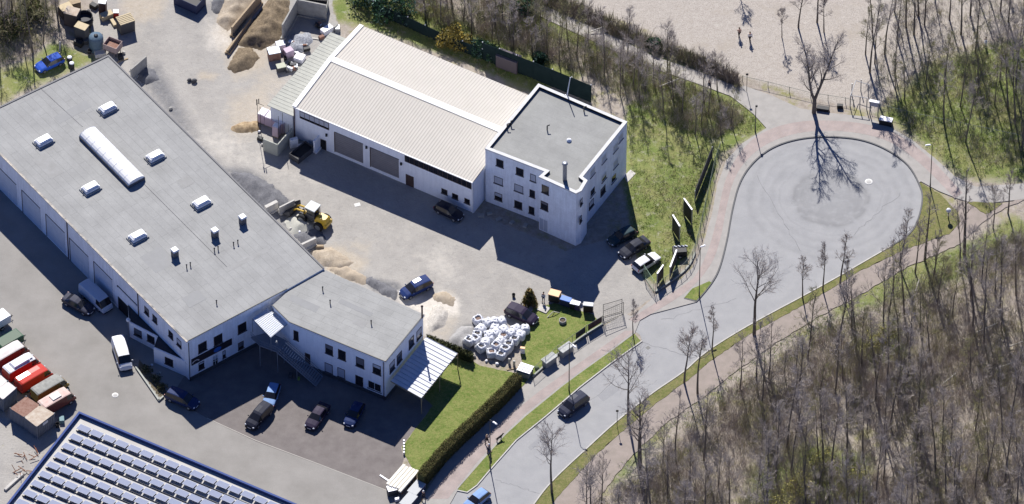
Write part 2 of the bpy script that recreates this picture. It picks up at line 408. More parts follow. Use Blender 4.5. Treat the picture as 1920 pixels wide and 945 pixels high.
def ground_mat():
    m = bpy.data.materials.new('ground_cover'); m.use_nodes = True; ns = m.node_tree.nodes; lk = m.node_tree.links
    b = ns['Principled BSDF']; b.inputs['Roughness'].default_value = 0.95; b.inputs['Specular IOR Level'].default_value = 0.1
    g = ns.new('ShaderNodeNewGeometry')
    def noise(sc, det=5, ro=0.6):
        n = ns.new('ShaderNodeTexNoise'); n.inputs['Scale'].default_value = sc; n.inputs['Detail'].default_value = det; n.inputs['Roughness'].default_value = ro
        lk.new(g.outputs['Position'], n.inputs['Vector']); return n.outputs['Fac']
    def rng(x, a, b_, c=0.0, d=1.0):
        r = ns.new('ShaderNodeMapRange'); r.inputs[1].default_value = a; r.inputs[2].default_value = b_; r.inputs[3].default_value = c; r.inputs[4].default_value = d
        lk.new(x, r.inputs[0]); return r.outputs[0]
    def mix(f, a, b_):
        x = ns.new('ShaderNodeMix'); x.data_type = 'RGBA'
        lk.new(f, x.inputs[0])
        for k, v in ((6, a), (7, b_)):
            if isinstance(v, tuple): x.inputs[k].default_value = lin(v)
            else: lk.new(v, x.inputs[k])
        return x.outputs[2]
    def thr(w, nz, soft=0.35):
        a = ns.new('ShaderNodeMath'); a.operation = 'ADD'; lk.new(w, a.inputs[0]); lk.new(nz, a.inputs[1])
        return rng(a.outputs[0], 1.0 - soft * 0.5, 1.0 + soft * 0.5)
    nA, nB, nC, nD = noise(0.25, 8, 0.7), noise(1.4, 6, 0.7), noise(6.0, 4, 0.7), noise(0.06, 3)
    litter = mix(rng(nB, 0.35, 0.65), (0.26, 0.225, 0.185), (0.37, 0.325, 0.28))
    litter = mix(rng(nA, 0.52, 0.66), litter, (0.25, 0.24, 0.10))
    litter = mix(rng(nC, 0.55, 0.75), litter, (0.42, 0.37, 0.31))
    grass = mix(rng(nB, 0.3, 0.7), (0.115, 0.165, 0.04), (0.20, 0.225, 0.075))
    grass = mix(rng(nA, 0.40, 0.65), grass, (0.245, 0.235, 0.10))
    grass = mix(rng(nC, 0.5, 0.75), grass, (0.085, 0.125, 0.03))
    fieldc = mix(rng(nB, 0.3, 0.7), (0.345, 0.31, 0.275), (0.45, 0.41, 0.365))
    fieldc = mix(rng(nC, 0.50, 0.66), fieldc, (0.235, 0.205, 0.175))
    fieldc = mix(rng(nA, 0.52, 0.66), fieldc, (0.35, 0.31, 0.265))
    yard = mix(rng(nA, 0.3, 0.7), (0.285, 0.27, 0.25), (0.38, 0.36, 0.33))
    yard = mix(rng(nB, 0.55, 0.75), yard, (0.25, 0.24, 0.225))
    yard = mix(rng(nC, 0.58, 0.8), yard, (0.42, 0.40, 0.37))
    sand = mix(rng(nB, 0.3, 0.7), (0.36, 0.31, 0.245), (0.45, 0.40, 0.33))
    dark = mix(rng(nB, 0.3, 0.7), (0.12, 0.12, 0.125), (0.20, 0.20, 0.205))
    pale = mix(rng(nB, 0.3, 0.7), (0.50, 0.46, 0.40), (0.62, 0.58, 0.52))
    sa = ns.new('ShaderNodeAttribute'); sa.attribute_name = 'cover_a'; s1 = ns.new('ShaderNodeSeparateColor'); lk.new(sa.outputs['Color'], s1.inputs[0])
    sb = ns.new('ShaderNodeAttribute'); sb.attribute_name = 'cover_b'; s2 = ns.new('ShaderNodeSeparateColor'); lk.new(sb.outputs['Color'], s2.inputs[0])
    nz = noise(0.9, 8, 0.75); nzs = rng(nz, 0.2, 0.8)
    col = mix(thr(s1.outputs[0], nzs, 0.5), litter, grass)
    col = mix(thr(s1.outputs[1], nzs, 0.4), col, fieldc)
    col = mix(thr(s1.outputs[2], nzs, 0.3), col, yard)
    col = mix(thr(s2.outputs[0], nzs, 0.8), col, sand)
    col = mix(thr(s2.outputs[1], nzs, 0.8), col, dark)
    col = mix(thr(s2.outputs[2], nzs, 0.9), col, pale)
    gr = rng(noise(14.0, 2), 0.3, 0.7, 0.86, 1.14)
    sc = ns.new('ShaderNodeVectorMath'); sc.operation = 'SCALE'; lk.new(col, sc.inputs[0]); lk.new(gr, sc.inputs['Scale'])
    lk.new(sc.outputs[0], b.inputs['Base Color'])
    bp = ns.new('ShaderNodeBump'); bp.inputs['Distance'].default_value = 0.10; bp.inputs['Strength'].default_value = 0.7
    lk.new(noise(3.0, 6, 0.7), bp.inputs['Height']); lk.new(bp.outputs[0], b.inputs['Normal'])
    return m
me.materials.append(ground_mat()); me.update()
ground = bpy.data.objects.new('ground', me); COL.objects.link(ground); ground['kind'] = 'structure'

# ---------------------------------------------------------------- road with turning circle
TC = P(1553, 372)
def road_mat():
    m = mat('road_asphalt', (0.325, 0.323, 0.323), 0.9, var=(0.28, 0.28, 0.283), scale=0.45, grain=0.08, gscale=9)
    ns = m.node_tree.nodes; lk = m.node_tree.links; b = ns['Principled BSDF']
    src = b.inputs['Base Color'].links[0].from_socket
    g = ns.new('ShaderNodeNewGeometry'); sub = ns.new('ShaderNodeVectorMath'); sub.operation = 'SUBTRACT'; sub.inputs[1].default_value = (TC.x + 0.3, TC.y, 0)
    lk.new(g.outputs['Position'], sub.inputs[0])
    ln = ns.new('ShaderNodeVectorMath'); ln.operation = 'LENGTH'; lk.new(sub.outputs[0], ln.inputs[0])
    nz = ns.new('ShaderNodeTexNoise'); nz.inputs['Scale'].default_value = 0.35; nz.inputs['Detail'].default_value = 3; lk.new(g.outputs['Position'], nz.inputs['Vector'])
    ad = ns.new('ShaderNodeMath'); ad.operation = 'MULTIPLY_ADD'; ad.inputs[1].default_value = 1.6; lk.new(nz.outputs['Fac'], ad.inputs[0]); lk.new(ln.outputs['Value'], ad.inputs[2])
    r = ns.new('ShaderNodeValToRGB'); mr = ns.new('ShaderNodeMapRange'); mr.inputs[1].default_value = 0; mr.inputs[2].default_value = 14; lk.new(ad.outputs[0], mr.inputs[0]); lk.new(mr.outputs[0], r.inputs[0])
    cr = r.color_ramp; cr.elements[0].position = 0; cr.elements[0].color = (.90,) * 3 + (1,); cr.elements[1].position = 1; cr.elements[1].color = (1,) * 3 + (1,)
    for p_, v_ in ((0.16, .88), (0.28, .84), (0.33, .80), (0.36, .85), (0.415, .74), (0.435, .88), (0.46, .97), (0.52, .99), (0.54, .92), (0.56, 1.0), (0.62, .91), (0.66, 1.0), (0.72, .92), (0.76, 1.0), (0.84, .90), (0.88, 1.0)):
        e = cr.elements.new(p_); e.color = (v_,) * 3 + (1,)
    n2 = ns.new('ShaderNodeTexNoise'); n2.inputs['Scale'].default_value = 0.8; n2.inputs['Detail'].default_value = 6; lk.new(g.outputs['Position'], n2.inputs['Vector'])
    f = ns.new('ShaderNodeMapRange'); f.inputs[1].default_value = 0.25; f.inputs[2].default_value = 0.5; lk.new(n2.outputs['Fac'], f.inputs[0])
    mxw = ns.new('ShaderNodeMix'); mxw.data_type = 'RGBA'; mxw.inputs[6].default_value = (1, 1, 1, 1); lk.new(f.outputs[0], mxw.inputs[0]); lk.new(r.outputs[0], mxw.inputs[7])
    mul = ns.new('ShaderNodeVectorMath'); mul.operation = 'MULTIPLY'; lk.new(src, mul.inputs[0]); lk.new(mxw.outputs[2], mul.inputs[1]); lk.new(mul.outputs[0], b.inputs['Base Color'])
    return m
left_kerb = [(720, 1120), (800, 985), (857, 921), (876, 924), (894, 911), (922, 878), (968, 826), (1025, 780), (1088, 726), (1145, 682), (1204, 640)]
throat = [(1200, 628), (1190, 622), (1175, 600), (1230, 560), (1283, 560)]
circle = catmull([(1306, 566), (1335, 530), (1350, 500), (1363, 450), (1374, 390), (1388, 342), (1412, 306), (1448, 278), (1495, 262), (1550, 257), (1610, 262), (1660, 280), (1702, 310), (1725, 350), (1729, 378), (1720, 415), (1704, 440), (1669, 463)], 5)
right_kerb = catmull([(1669, 463), (1617, 493), (1565, 523), (1505, 556), (1400, 613), (1325, 660), (1281, 698), (1223, 738), (1157, 790), (1106, 836), (1040, 898), (1004, 942), (960, 1010), (900, 1120)], 4)
road_px = left_kerb + throat + circle[:-1] + right_kerb
mb = MB(); mb.prism([tuple(p[:2]) for p in PL(road_px)], -0.05, 0.008, road_mat()); struct('road', mb)
M_rp = mat('repaired_asphalt', (0.255, 0.255, 0.26), 0.9, var=(0.285, 0.285, 0.29), scale=1.0, grain=0.08, gscale=9); M_crk = mat('tar_sealed_crack', (0.17, 0.17, 0.175), 0.8)
for q in ([(1120, 742), (1150, 720), (1162, 730), (1132, 753)], [(1440, 520), (1475, 502), (1483, 510), (1448, 528)], [(990, 838), (1030, 804), (1036, 809), (996, 844)]):
    mb = MB(); mb.prism([tuple(p[:2]) for p in PL(q)], 0.0, 0.012, M_rp); struct('road_repair', mb)
for k, (a, b_) in enumerate((((1200, 640), (1300, 672)), ((1240, 600), (1380, 560)), ((1050, 800), (1180, 690)), ((1420, 330), (1500, 470)), ((1600, 440), (1690, 360)), ((930, 900), (1010, 925)))):
    r = random.Random(k + 70); mb = MB(); A_, B_ = P(*a), P(*b_); n = 14; pts = [A_.lerp(B_, i / n) + Vector((r.gauss(0, .12), r.gauss(0, .12), 0)) for i in range(n + 1)]
    for p, q in zip(pts[:-1], pts[1:]):
        d = (q - p); nn = Vector((-d.y, d.x, 0)).normalized() * r.uniform(.015, .04); z = Vector((0, 0, .013)); mb.face([p - nn + z, q - nn + z, q + nn + z, p + nn + z], M_crk)
    struct('road_crack', mb)

# ---------------------------------------------------------------- driveway and parking yard left
M_drive = mat('worn_driveway_asphalt', (0.225, 0.213, 0.195), 0.9, var=(0.285, 0.27, 0.25), scale=0.22, grain=0.08, gscale=8)
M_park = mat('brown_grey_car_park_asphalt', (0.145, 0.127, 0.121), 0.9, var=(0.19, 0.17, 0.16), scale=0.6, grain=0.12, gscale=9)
drive_px = [(-300, 150), (-56, 260), (30, 350), (355, 690), (300, 745), (330, 770), (395, 788), (480, 828), (600, 872), (735, 922), (800, 950), (800, 1100), (-300, 1100), (-300, 700), (-20, 640), (40, 640), (170, 790), (120, 800), (-80, 590), (-300, 400)]
drive_px = [(-300, 60), (-56, 260), (30, 350), (355, 690), (320, 745), (395, 788), (480, 828), (600, 872), (735, 922), (800, 950), (800, 1150), (500, 1150), (150, 850), (60, 690), (-20, 600), (-300, 400)]
mb = MB(); mb.prism([tuple(p[:2]) for p in PL(drive_px)], -0.05, 0.006, M_drive); struct('driveway', mb)
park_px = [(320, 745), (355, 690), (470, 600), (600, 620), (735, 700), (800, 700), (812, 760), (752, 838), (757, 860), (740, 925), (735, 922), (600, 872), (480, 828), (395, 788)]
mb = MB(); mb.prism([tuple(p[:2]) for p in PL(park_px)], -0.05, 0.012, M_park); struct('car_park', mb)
mb = MB(); M_edge = mat('pale_kerb_line', (0.40, 0.38, 0.34), 0.9, grain=0.1)
ln = PL([(388, 784), (480, 826), (600, 871), (742, 926)])
for a, b_ in zip(ln[:-1], ln[1:]):
    d = (b_ - a); mb.box(((a.x + b_.x) / 2, (a.y + b_.y) / 2, 0.008), (d.length, 0.10, 0.022), M_edge, math.atan2(d.y, d.x))
struct('kerb_line', mb)

# ---------------------------------------------------------------- footways, verges, paths
def paver_mat():
    m = bpy.data.materials.new('reddish_pavers'); m.use_nodes = True; ns = m.node_tree.nodes; lk = m.node_tree.links
    b = ns['Principled BSDF']; b.inputs['Roughness'].default_value = 0.9
    g = ns.new('ShaderNodeNewGeometry'); br = ns.new('ShaderNodeTexBrick'); br.inputs['Scale'].default_value = 2.0
    br.inputs['Color1'].default_value = (.36, .29, .265, 1); br.inputs['Color2'].default_value = (.32, .265, .25, 1); br.inputs['Mortar'].default_value = (.28, .25, .23, 1); br.inputs['Mortar Size'].default_value = 0.02
    mp = ns.new('ShaderNodeMapping'); mp.inputs['Rotation'].default_value = (0, 0, R(-42)); lk.new(g.outputs['Position'], mp.inputs[0]); lk.new(mp.outputs[0], br.inputs['Vector'])
    n = ns.new('ShaderNodeTexNoise'); n.inputs['Scale'].default_value = 0.7; n.inputs['Detail'].default_value = 7; lk.new(g.outputs['Position'], n.inputs['Vector'])
    r = ns.new('ShaderNodeMapRange'); r.inputs[1].default_value = 0.3; r.inputs[2].default_value = 0.7; r.inputs[3].default_value = 0.88; r.inputs[4].default_value = 1.12; lk.new(n.outputs['Fac'], r.inputs[0])
    s = ns.new('ShaderNodeVectorMath'); s.operation = 'SCALE'; lk.new(br.outputs['Color'], s.inputs[0]); lk.new(r.outputs[0], s.inputs['Scale']); lk.new(s.outputs[0], b.inputs['Base Color'])
    return m
M_paver = paver_mat()
M_slab = mat('grey_slab_paving', (0.36, 0.34, 0.315), 0.9, var=(0.30, 0.285, 0.265), scale=0.8, grain=0.06)
M_path = mat('gravel_path', (0.40, 0.375, 0.345), 0.95, var=(0.34, 0.315, 0.285), scale=0.7, grain=0.08)
M_path2 = mat('pinkish_woodland_path', (0.315, 0.265, 0.235), 0.95, var=(0.255, 0.22, 0.19), scale=0.9, grain=0.12)
def grass_mat(name, c1, c2, c3):
    m = bpy.data.materials.new(name); m.use_nodes = True; ns = m.node_tree.nodes; lk = m.node_tree.links
    b = ns['Principled BSDF']; b.inputs['Roughness'].default_value = 0.95; b.inputs['Specular IOR Level'].default_value = 0.1
    g = ns.new('ShaderNodeNewGeometry'); col = None
    for sc, lo, hi, a, c_ in ((0.45, .38, .62, c1, c2), (2.2, .45, .68, None, c3), (7.0, .48, .72, None, tuple(x * .62 for x in c1)), (5.0, .60, .75, None, tuple(x * 1.5 for x in c2))):
        n = ns.new('ShaderNodeTexNoise'); n.inputs['Scale'].default_value = sc; n.inputs['Detail'].default_value = 6; n.inputs['Roughness'].default_value = .7; lk.new(g.outputs['Position'], n.inputs['Vector'])
        r = ns.new('ShaderNodeMapRange'); r.inputs[1].default_value = lo; r.inputs[2].default_value = hi; lk.new(n.outputs['Fac'], r.inputs[0])
        x = ns.new('ShaderNodeMix'); x.data_type = 'RGBA'; lk.new(r.outputs[0], x.inputs[0]); x.inputs[7].default_value = lin(c_)
        if col is None: x.inputs[6].default_value = lin(a)
        else: lk.new(col, x.inputs[6])
        col = x.outputs[2]
    lk.new(col, b.inputs['Base Color']); bp = ns.new('ShaderNodeBump'); bp.inputs['Distance'].default_value = .06; n = ns.new('ShaderNodeTexNoise'); n.inputs['Scale'].default_value = 5; n.inputs['Detail'].default_value = 6
    lk.new(g.outputs['Position'], n.inputs['Vector']); lk.new(n.outputs['Fac'], bp.inputs['Height']); lk.new(bp.outputs[0], b.inputs['Normal']); return m
M_grass = grass_mat('mown_grass', (0.115, 0.165, 0.036), (0.20, 0.23, 0.07), (0.25, 0.24, 0.09))
M_grass2 = grass_mat('verge_grass', (0.125, 0.14, 0.045), (0.19, 0.185, 0.075), (0.24, 0.205, 0.10))
def sheet(name, px, z, m, z0=-0.05):
    mb = MB(); mb.prism([tuple(p[:2]) for p in PL(px, max(0, z))], z0, z, m); return struct(name, mb)
# footway beside the left kerb (two tones) up to the yard entrance
verge_in = [(857, 918), (903, 865), (946, 817), (986, 780), (1056, 723), (1094, 695), (1150, 655), (1190, 625)]
foot_out = [(785, 960), (800, 920), (840, 860), (900, 800), (975, 728), (999, 712), (1046, 670), (1100, 632), (1129, 613), (1172, 588)]
sheet('footway', [(780, 1060), (857, 921)] + verge_in + [(1200, 600), (1172, 588)] + foot_out[::-1][1:] + [(740, 1060)], 0.10, M_slab)
in2 = [(840, 935), (895, 866), (940, 818), (980, 780), (1050, 724), (1088, 696), (1145, 655), (1190, 620)]
out2 = [(805, 935), (835, 893), (880, 845), (930, 800), (1000, 742), (1065, 695), (1110, 664), (1172, 620)]
sheet('footway_pavers', in2 + out2[::-1], 0.105, M_paver)
# verge strip
vk = [(876, 923), (894, 909), (922, 876), (968, 824), (1025, 778), (1088, 724), (1145, 681), (1203, 640)]
sheet('verge', [(858, 918)] + [(u - 1, v) for u, v in vk] + [(1190, 626)] + verge_in[::-1][1:-1], 0.12, M_grass)
# footway round the turning circle, joining the paths
inner = [(1225, 578), (1283, 556)] + [(1300, 528)]
k_in = circle
outer = [(1228, 555), (1250, 540), (1278, 522), (1300, 500), (1318, 460), (1335, 400), (1345, 345), (1362, 300), (1392, 268), (1437, 240), (1405, 205), (1372, 178), (1394, 160), (1450, 180), (1500, 203), (1560, 212), (1620, 218), (1665, 236), (1710, 262), (1755, 298), (1790, 330), (1830, 350), (1930, 343), (2050, 336), (2050, 360), (1930, 372), (1860, 380), (1815, 378), (1795, 372), (1760, 358), (1727, 340)]
sheet('circle_footway', [(1178, 600), (1228, 555)] + outer[1:] + circle[:65][::-1], 0.10, M_slab)
red_in = catmull([(1190, 606), (1283, 550), (1330, 500), (1350, 450), (1362, 390), (1376, 338), (1402, 298), (1442, 268), (1495, 250), (1550, 245), (1612, 250), (1668, 266), (1715, 298), (1750, 330), (1790, 372)], 4)
red_out = catmull([(1180, 598), (1280, 536), (1308, 510), (1330, 462), (1345, 405), (1358, 345), (1378, 300), (1410, 262), (1450, 240), (1500, 228), (1560, 226), (1620, 232), (1672, 247), (1722, 278), (1762, 315), (1805, 362)], 4)
sheet('circle_footway_pavers', red_in + red_out[::-1], 0.105, M_paver)
sheet('verge_island', [(1283, 558), (1298, 541), (1330, 527), (1334, 530), (1322, 545), (1306, 563)], 0.14, M_grass)
# paths
sheet('field_path', [(900, -40), (945, -25), (1075, 35), (1150, 68), (1225, 105), (1300, 130), (1372, 158), (1400, 165), (1450, 185), (1440, 238), (1405, 207), (1370, 180), (1295, 152), (1225, 128), (1145, 92), (1065, 55), (980, 15), (900, -15)], 0.09, M_path)
right_v_out = [(1727, 342), (1760, 362), (1796, 398), (1800, 415), (1780, 438), (1700, 466), (1617, 505), (1560, 540), (1505, 572), (1400, 630), (1330, 678), (1290, 712), (1235, 752), (1170, 806), (1120, 850), (1060, 915), (1030, 950), (1000, 1010), (930, 1120)]
rk = [(u + 1.5, v + 0.5) for u, v in (circle[-22:-1] + right_kerb)]
def rough_open(pts, step=7.0, amp=1.0, seed=0):
    r = random.Random(seed); out = [pts[0]]
    for a, b in zip(pts[:-1], pts[1:]):
        k = max(1, int(math.hypot(b[0] - a[0], b[1] - a[1]) / step))
        for j in range(1, k + 1):
            t = j / k; e = 0 if j == k and b is pts[-1] else amp
            out.append((a[0] + (b[0] - a[0]) * t + r.uniform(-e, e), a[1] + (b[1] - a[1]) * t + r.uniform(-e, e)))
    return out
sheet('verge_right', rough_open(right_v_out, 7, 1.0, 3) + rk[::-1], 0.12, M_grass2)
path_out = [(1920, 372), (1860, 402), (1830, 425), (1800, 455), (1740, 482), (1690, 505), (1610, 552), (1520, 600), (1440, 650), (1370, 700), (1310, 750), (1250, 790), (1190, 845), (1140, 905), (1100, 965), (1050, 1060), (1000, 1150)]
path_in = [(1800, 415), (1780, 438), (1700, 466), (1617, 505), (1560, 540), (1505, 572), (1400, 630), (1330, 678), (1290, 712), (1235, 752), (1170, 806), (1120, 850), (1060, 915), (1030, 950), (1000, 1010), (930, 1120)]
sheet('woodland_path', rough([(2050, 305 + 45), (2050, 390 - 20)] + [(u + 3, v) for u, v in path_out] + path_in[::-1] + [(1796, 385), (1815, 378), (1848, 400), (1882, 382), (1930, 368)], 8, 1.6, 5), 0.085, M_path2)
sheet('green_triangle', rough([(1814, 378), (1880, 381), (1849, 402)], 6, 1, 8), 0.13, M_grass2)
# lawns
sheet('lawn', rough([(799, 634), (845, 652), (900, 685), (975, 702), (990, 712), (975, 728), (900, 800), (840, 860), (790, 905), (768, 868), (757, 850), (754, 838), (812, 760), (790, 740)], 8, 0.8, 11), 0.05, M_grass)
sheet('yard_lawn', rough([(985, 610), (1000, 578), (1040, 568), (1112, 590), (1130, 608), (1100, 627), (1046, 664), (999, 706), (982, 695), (976, 660)], 8, 0.8, 12), 0.05, M_grass)
# kerbs
def kerb(name, px, w=0.16, h=0.13, m=M_conc):
    mb = MB(); pts = PL(px)
    L = [Vector((p.x, p.y, 0)) for p in pts]; off = []
    for i, p in enumerate(L):
        d = (L[min(i + 1, len(L) - 1)] - L[max(i - 1, 0)]).normalized(); n = Vector((-d.y, d.x, 0)); off.append((p + n * w / 2, p - n * w / 2))
    for i in range(len(L) - 1):
        a, b_ = off[i]; c_, d_ = off[i + 1]; Z = Vector((0, 0, h)); z0 = Vector((0, 0, -0.05))
        mb.face([b_ + Z, d_ + Z, c_ + Z, a + Z], m); mb.face([b_ + z0, d_ + z0, d_ + Z, b_ + Z], m); mb.face([a + Z, c_ + Z, c_ + z0, a + z0], m)
    return struct(name, mb)
kerb('kerb', [(857, 920), (876, 924)] + left_kerb[4:], m=M_conc_l)
kerb('circle_kerb', [(1283, 560)] + circle, w=0.2, m=mat('kerb_stone_dark', (0.13, 0.13, 0.13), 0.9, grain=0.1))
kerb('right_kerb', right_kerb, m=M_conc_l)
# ================================================================ BUILDINGS
def outward(A, B):
    n = Vector((B[1] - A[1], A[0] - B[0], 0)).normalized()
    return n if n.dot(Vector((0, -1, 0))) > 0 else -n
def wall_faces(mb, poly, z0, z1, m):
    n = len(poly)
    for i in range(n):
        a = poly[i]; b_ = poly[(i + 1) % n]
        mb.face([(a[0], a[1], z0), (b_[0], b_[1], z0), (b_[0], b_[1], z1), (a[0], a[1], z1)], m)
def panel_frame(A, B, q0, q1):
    """two photo points on the wall A-B -> centre, width, height, axis, normal"""
    a = W(q0[0], q0[1], A, B); b_ = W(q1[0], q1[1], A, B)
    ax = Vector((B[0] - A[0], B[1] - A[1], 0)).normalized(); n = outward(A, B)
    if ax.x < 0: ax = -ax
    s0, s1 = a.dot(ax), b_.dot(ax)
    w = abs(s1 - s0); h = abs(a.z - b_.z); c_ = (a + b_) / 2
    return c_, w, h, ax, n
def put(mb, c_, ax, n, w, h, d, m, dx=0.0, dz=0.0, out=0.0):
    """box on a wall: centre shifted dx along, dz up, standing from the wall surface out to d"""
    M = Matrix((ax, n, Vector((0, 0, 1)))).transposed()
    mb.box(Vector(c_) + ax * dx + Vector((0, 0, dz)) + n * (out + d / 2), (w, d, h), m, M=M)
def window(par, A, B, q0, q1, frame=M_frame_d, glass=M_glass, cols=1, rows=1, sill=True, name='window', w=None, h=None, label=None):
    c_, ww, hh, ax, n = panel_frame(A, B, q0, q1)
    ww = w or ww; hh = h or hh
    mb = MB(); t = 0.07; d = 0.05
    put(mb, c_, ax, n, t, hh, d, frame, dx=-ww / 2 + t / 2); put(mb, c_, ax, n, t, hh, d, frame, dx=ww / 2 - t / 2)
    put(mb, c_, ax, n, ww - 2 * t, t, d, frame, dz=hh / 2 - t / 2); put(mb, c_, ax, n, ww - 2 * t, t, d, frame, dz=-hh / 2 + t / 2)
    for k in range(1, cols): put(mb, c_, ax, n, 0.06, hh - 2 * t, d - 0.004, frame, dx=-ww / 2 + ww * k / cols)
    for k in range(1, rows): put(mb, c_, ax, n, ww - 2 * t, 0.06, d - 0.008, frame, dz=-hh / 2 + hh * k / rows)
    o = mb.build(name, par, world=True)
    if label: o['label'] = label
    mb = MB(); put(mb, c_, ax, n, ww - 2 * t, hh - 2 * t, 0.02, glass)
    p = mb.build('pane', o); shift(p, par)
    q_ = _wr.random()
    if glass is M_glass and q_ < 0.38:
        hb = (hh - 2 * t) * (0.25 + 0.5 * _wr.random()); mb = MB(); put(mb, c_, ax, n, ww - 2 * t, hb, 0.028, M_curt if q_ < .2 else M_blind, dz=(hh - 2 * t - hb) / 2)
        shift(mb.build('blind', o), par)
    if sill:
        mb = MB(); put(mb, c_, ax, n, ww + 0.16, 0.07, 0.14, M_sill, dz=-hh / 2 - 0.04)
        s_ = mb.build('sill', o); shift(s_, par)
    return o
_wr = random.Random(21); M_curt = mat('dim_curtain', (0.12, 0.12, 0.14), 0.6)
def shift(o, root):
    """mesh written in world coordinates, moved into the root's local space (roots are unrotated)"""
    o.data.transform(Matrix.Translation(-Vector(root.location)))
def part(par, name, mb, label=None):
    o = mb.build(name, par); shift(o, par)
    if label: o['label'] = label
    return o
def sub(root, par, name, mb, label=None):
    o = mb.build(name, par); shift(o, root)
    if label: o['label'] = label
    return o
def garage(par, A, B, q0, q1, m, name='garage_door', slats=9, seam=None, wicket=False, label=None):
    c_, w, h, ax, n = panel_frame(A, B, q0, q1); mb = MB()
    for k in range(slats):
        hk = h / slats
        put(mb, c_, ax, n, w, hk - 0.03, 0.035, m, dz=-h / 2 + (k + 0.5) * hk)
    put(mb, c_, ax, n, w, h, 0.02, seam or M_sill)
    o = part(par, name, mb, label)
    mb = MB(); put(mb, c_, ax, n, 0.12, h + 0.1, 0.07, M_frame_d, dx=-w / 2 - 0.05)
    put(mb, c_, ax, n, w + 0.1, 0.1, 0.06, M_sill, dz=h / 2 + 0.06)
    sub(par, o, 'door_frame', mb)
    if wicket:
        mb = MB(); put(mb, c_, ax, n, 0.06, 1.9, 0.05, M_frame_w, dx=0.1, dz=-h / 2 + 1.0); put(mb, c_, ax, n, 0.06, 1.9, 0.05, M_frame_w, dx=0.95, dz=-h / 2 + 1.0)
        put(mb, c_, ax, n, 0.9, 0.06, 0.05, M_frame_w, dx=0.52, dz=-h / 2 + 1.95); sub(par, o, 'wicket_door', mb)
    return o

# ---------------------------------------------------------------- long flat-roofed workshop with office head (left)
ZB = 7.9
pxB = [(-56, 229), (205, 105), (608, 503), (539, 542), (353, 640)]
B1 = [tuple(P(u, v, ZB)[:2]) for u, v in pxB]
root1 = empty('workshop_building', (B1[4][0], B1[4][1], 0), 'long white workshop building with barrel skylight and a row of garage doors', 'building')
ang1 = math.atan2(B1[4][1] - B1[0][1], B1[4][0] - B1[0][0])
M_roofA = roof_mat('grey_bitumen_roof', (0.315, 0.314, 0.304), (0.235, 0.235, 0.228), ang1, w=1.05, l=7.0)
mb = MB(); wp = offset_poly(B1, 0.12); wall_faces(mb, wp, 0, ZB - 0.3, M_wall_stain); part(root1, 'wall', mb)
mb = MB(); mb.prism(B1, ZB - 0.3, ZB, M_alu, M_roofA, bottom=True); roof1 = part(root1, 'roof', mb)
# dark eaves strip + pale weathered gutter with mossy stains on the garage side
A1, Bc, Ce = wp[0], wp[4], wp[3]
def strip(par, a, b_, z, w, h, m, name, off=0.0):
    a = Vector((a[0], a[1], 0)); b_ = Vector((b_[0], b_[1], 0)); d = b_ - a; n = outward(a, b_)
    mb = MB(); M = Matrix((d.normalized(), n, Vector((0, 0, 1)))).transposed()
    mb.box((a + b_) / 2 + n * off + Vector((0, 0, z)), (d.length, w, h), m, M=M)
    return part(par, name, mb)
M_gutter = mat('weathered_gutter', (0.17, 0.17, 0.17), 0.9, var=(0.62, 0.55, 0.45), scale=0.9, amt=0.9, grain=0.2, gscale=5)
strip(root1, B1[0], B1[4], ZB - 0.02, 0.28, 0.12, M_gutter, 'gutter', 0.16)
strip(root1, B1[4], B1[3], ZB + 0.03, 0.10, 0.12, M_metal_d, 'roof_edge', -0.08)
strip(root1, B1[0], B1[1], ZB + 0.04, 0.25, 0.10, M_sill, 'roof_edge', -0.10)
strip(root1, B1[1], B1[2], ZB + 0.04, 0.22, 0.10, M_sill, 'roof_edge', 0.08)
for i, (x0, y0, x1, y1) in enumerate([(-3, 313, 33, 394), (41.5, 357, 77.6, 438), (86.5, 402, 123, 477), (131, 447, 167.5, 526), (176.5, 491, 212, 565)]):
    garage(root1, A1, Bc, (x0, y0), (x1, y1 - 1), M_door_b, wicket=(i in (0, 3)))
garage(root1, A1, Bc, (221, 536), (257, 574), M_door_b, slats=4, label='half raised roller door')
c_, w, h, ax, n = panel_frame(A1, Bc, (221, 555), (257, 616)); mb = MB(); put(mb, c_, ax, n, w, h, 0.01, M_dark); part(root1, 'door_opening', mb)
for u, v0, v1 in ((125.7, 412, 486), (258.5, 545, 600)):
    a = W(u, v0, A1, Bc); b_ = W(u, v1, A1, Bc); n = outward(A1, Bc); mb = MB(); mb.tube(a + n * 0.08, Vector((a.x, a.y, 0.05)) + n * 0.08, 0.07, 0.07, M_pipe); part(root1, 'downpipe', mb)
for q0, q1 in (((271, 573), (279.5, 593)), ((286, 588), (295, 608)), ((315.5, 617), (325.5, 638)), ((331, 632), (341, 654))):
    window(root1, A1, Bc, q0, q1, w=1.0)
# south-east face
for q0, q1 in (((373, 641), (386, 660)), ((402, 627), (415.5, 646)), ((446.5, 605), (461, 624))): window(root1, Bc, Ce, q0, (q1[0], q1[1]), h=1.7, w=1.35)
for q0, q1 in (((372, 678), (383, 692)), ((417, 658), (423, 670)), ((446, 641), (457, 654))): window(root1, Bc, Ce, q0, q1, h=1.35)
o = window(root1, Bc, Ce, (398, 668), (409, 684), frame=M_frame_w, sill=False, name='door', h=2.2, rows=2, cols=2)
c_, w, h, ax, n = panel_frame(Bc, Ce, (358.5, 678), (434, 641)); M_sign = mat('dark_sign_board', (0.022, 0.018, 0.024), 0.5)
mid = (W(358.5, 678, Bc, Ce) + W(434, 641, Bc, Ce)) / 2
mb = MB(); put(mb, mid, ax, n, w, 1.15, 0.10, M_sign, out=0.03); sg = part(root1, 'sign_board', mb)
mb = MB(); M_bl = mat('blue_emblem', (0.02, 0.10, 0.38), 0.5); M_wl = mat('white_lettering', (0.55, 0.55, 0.6), 0.6)
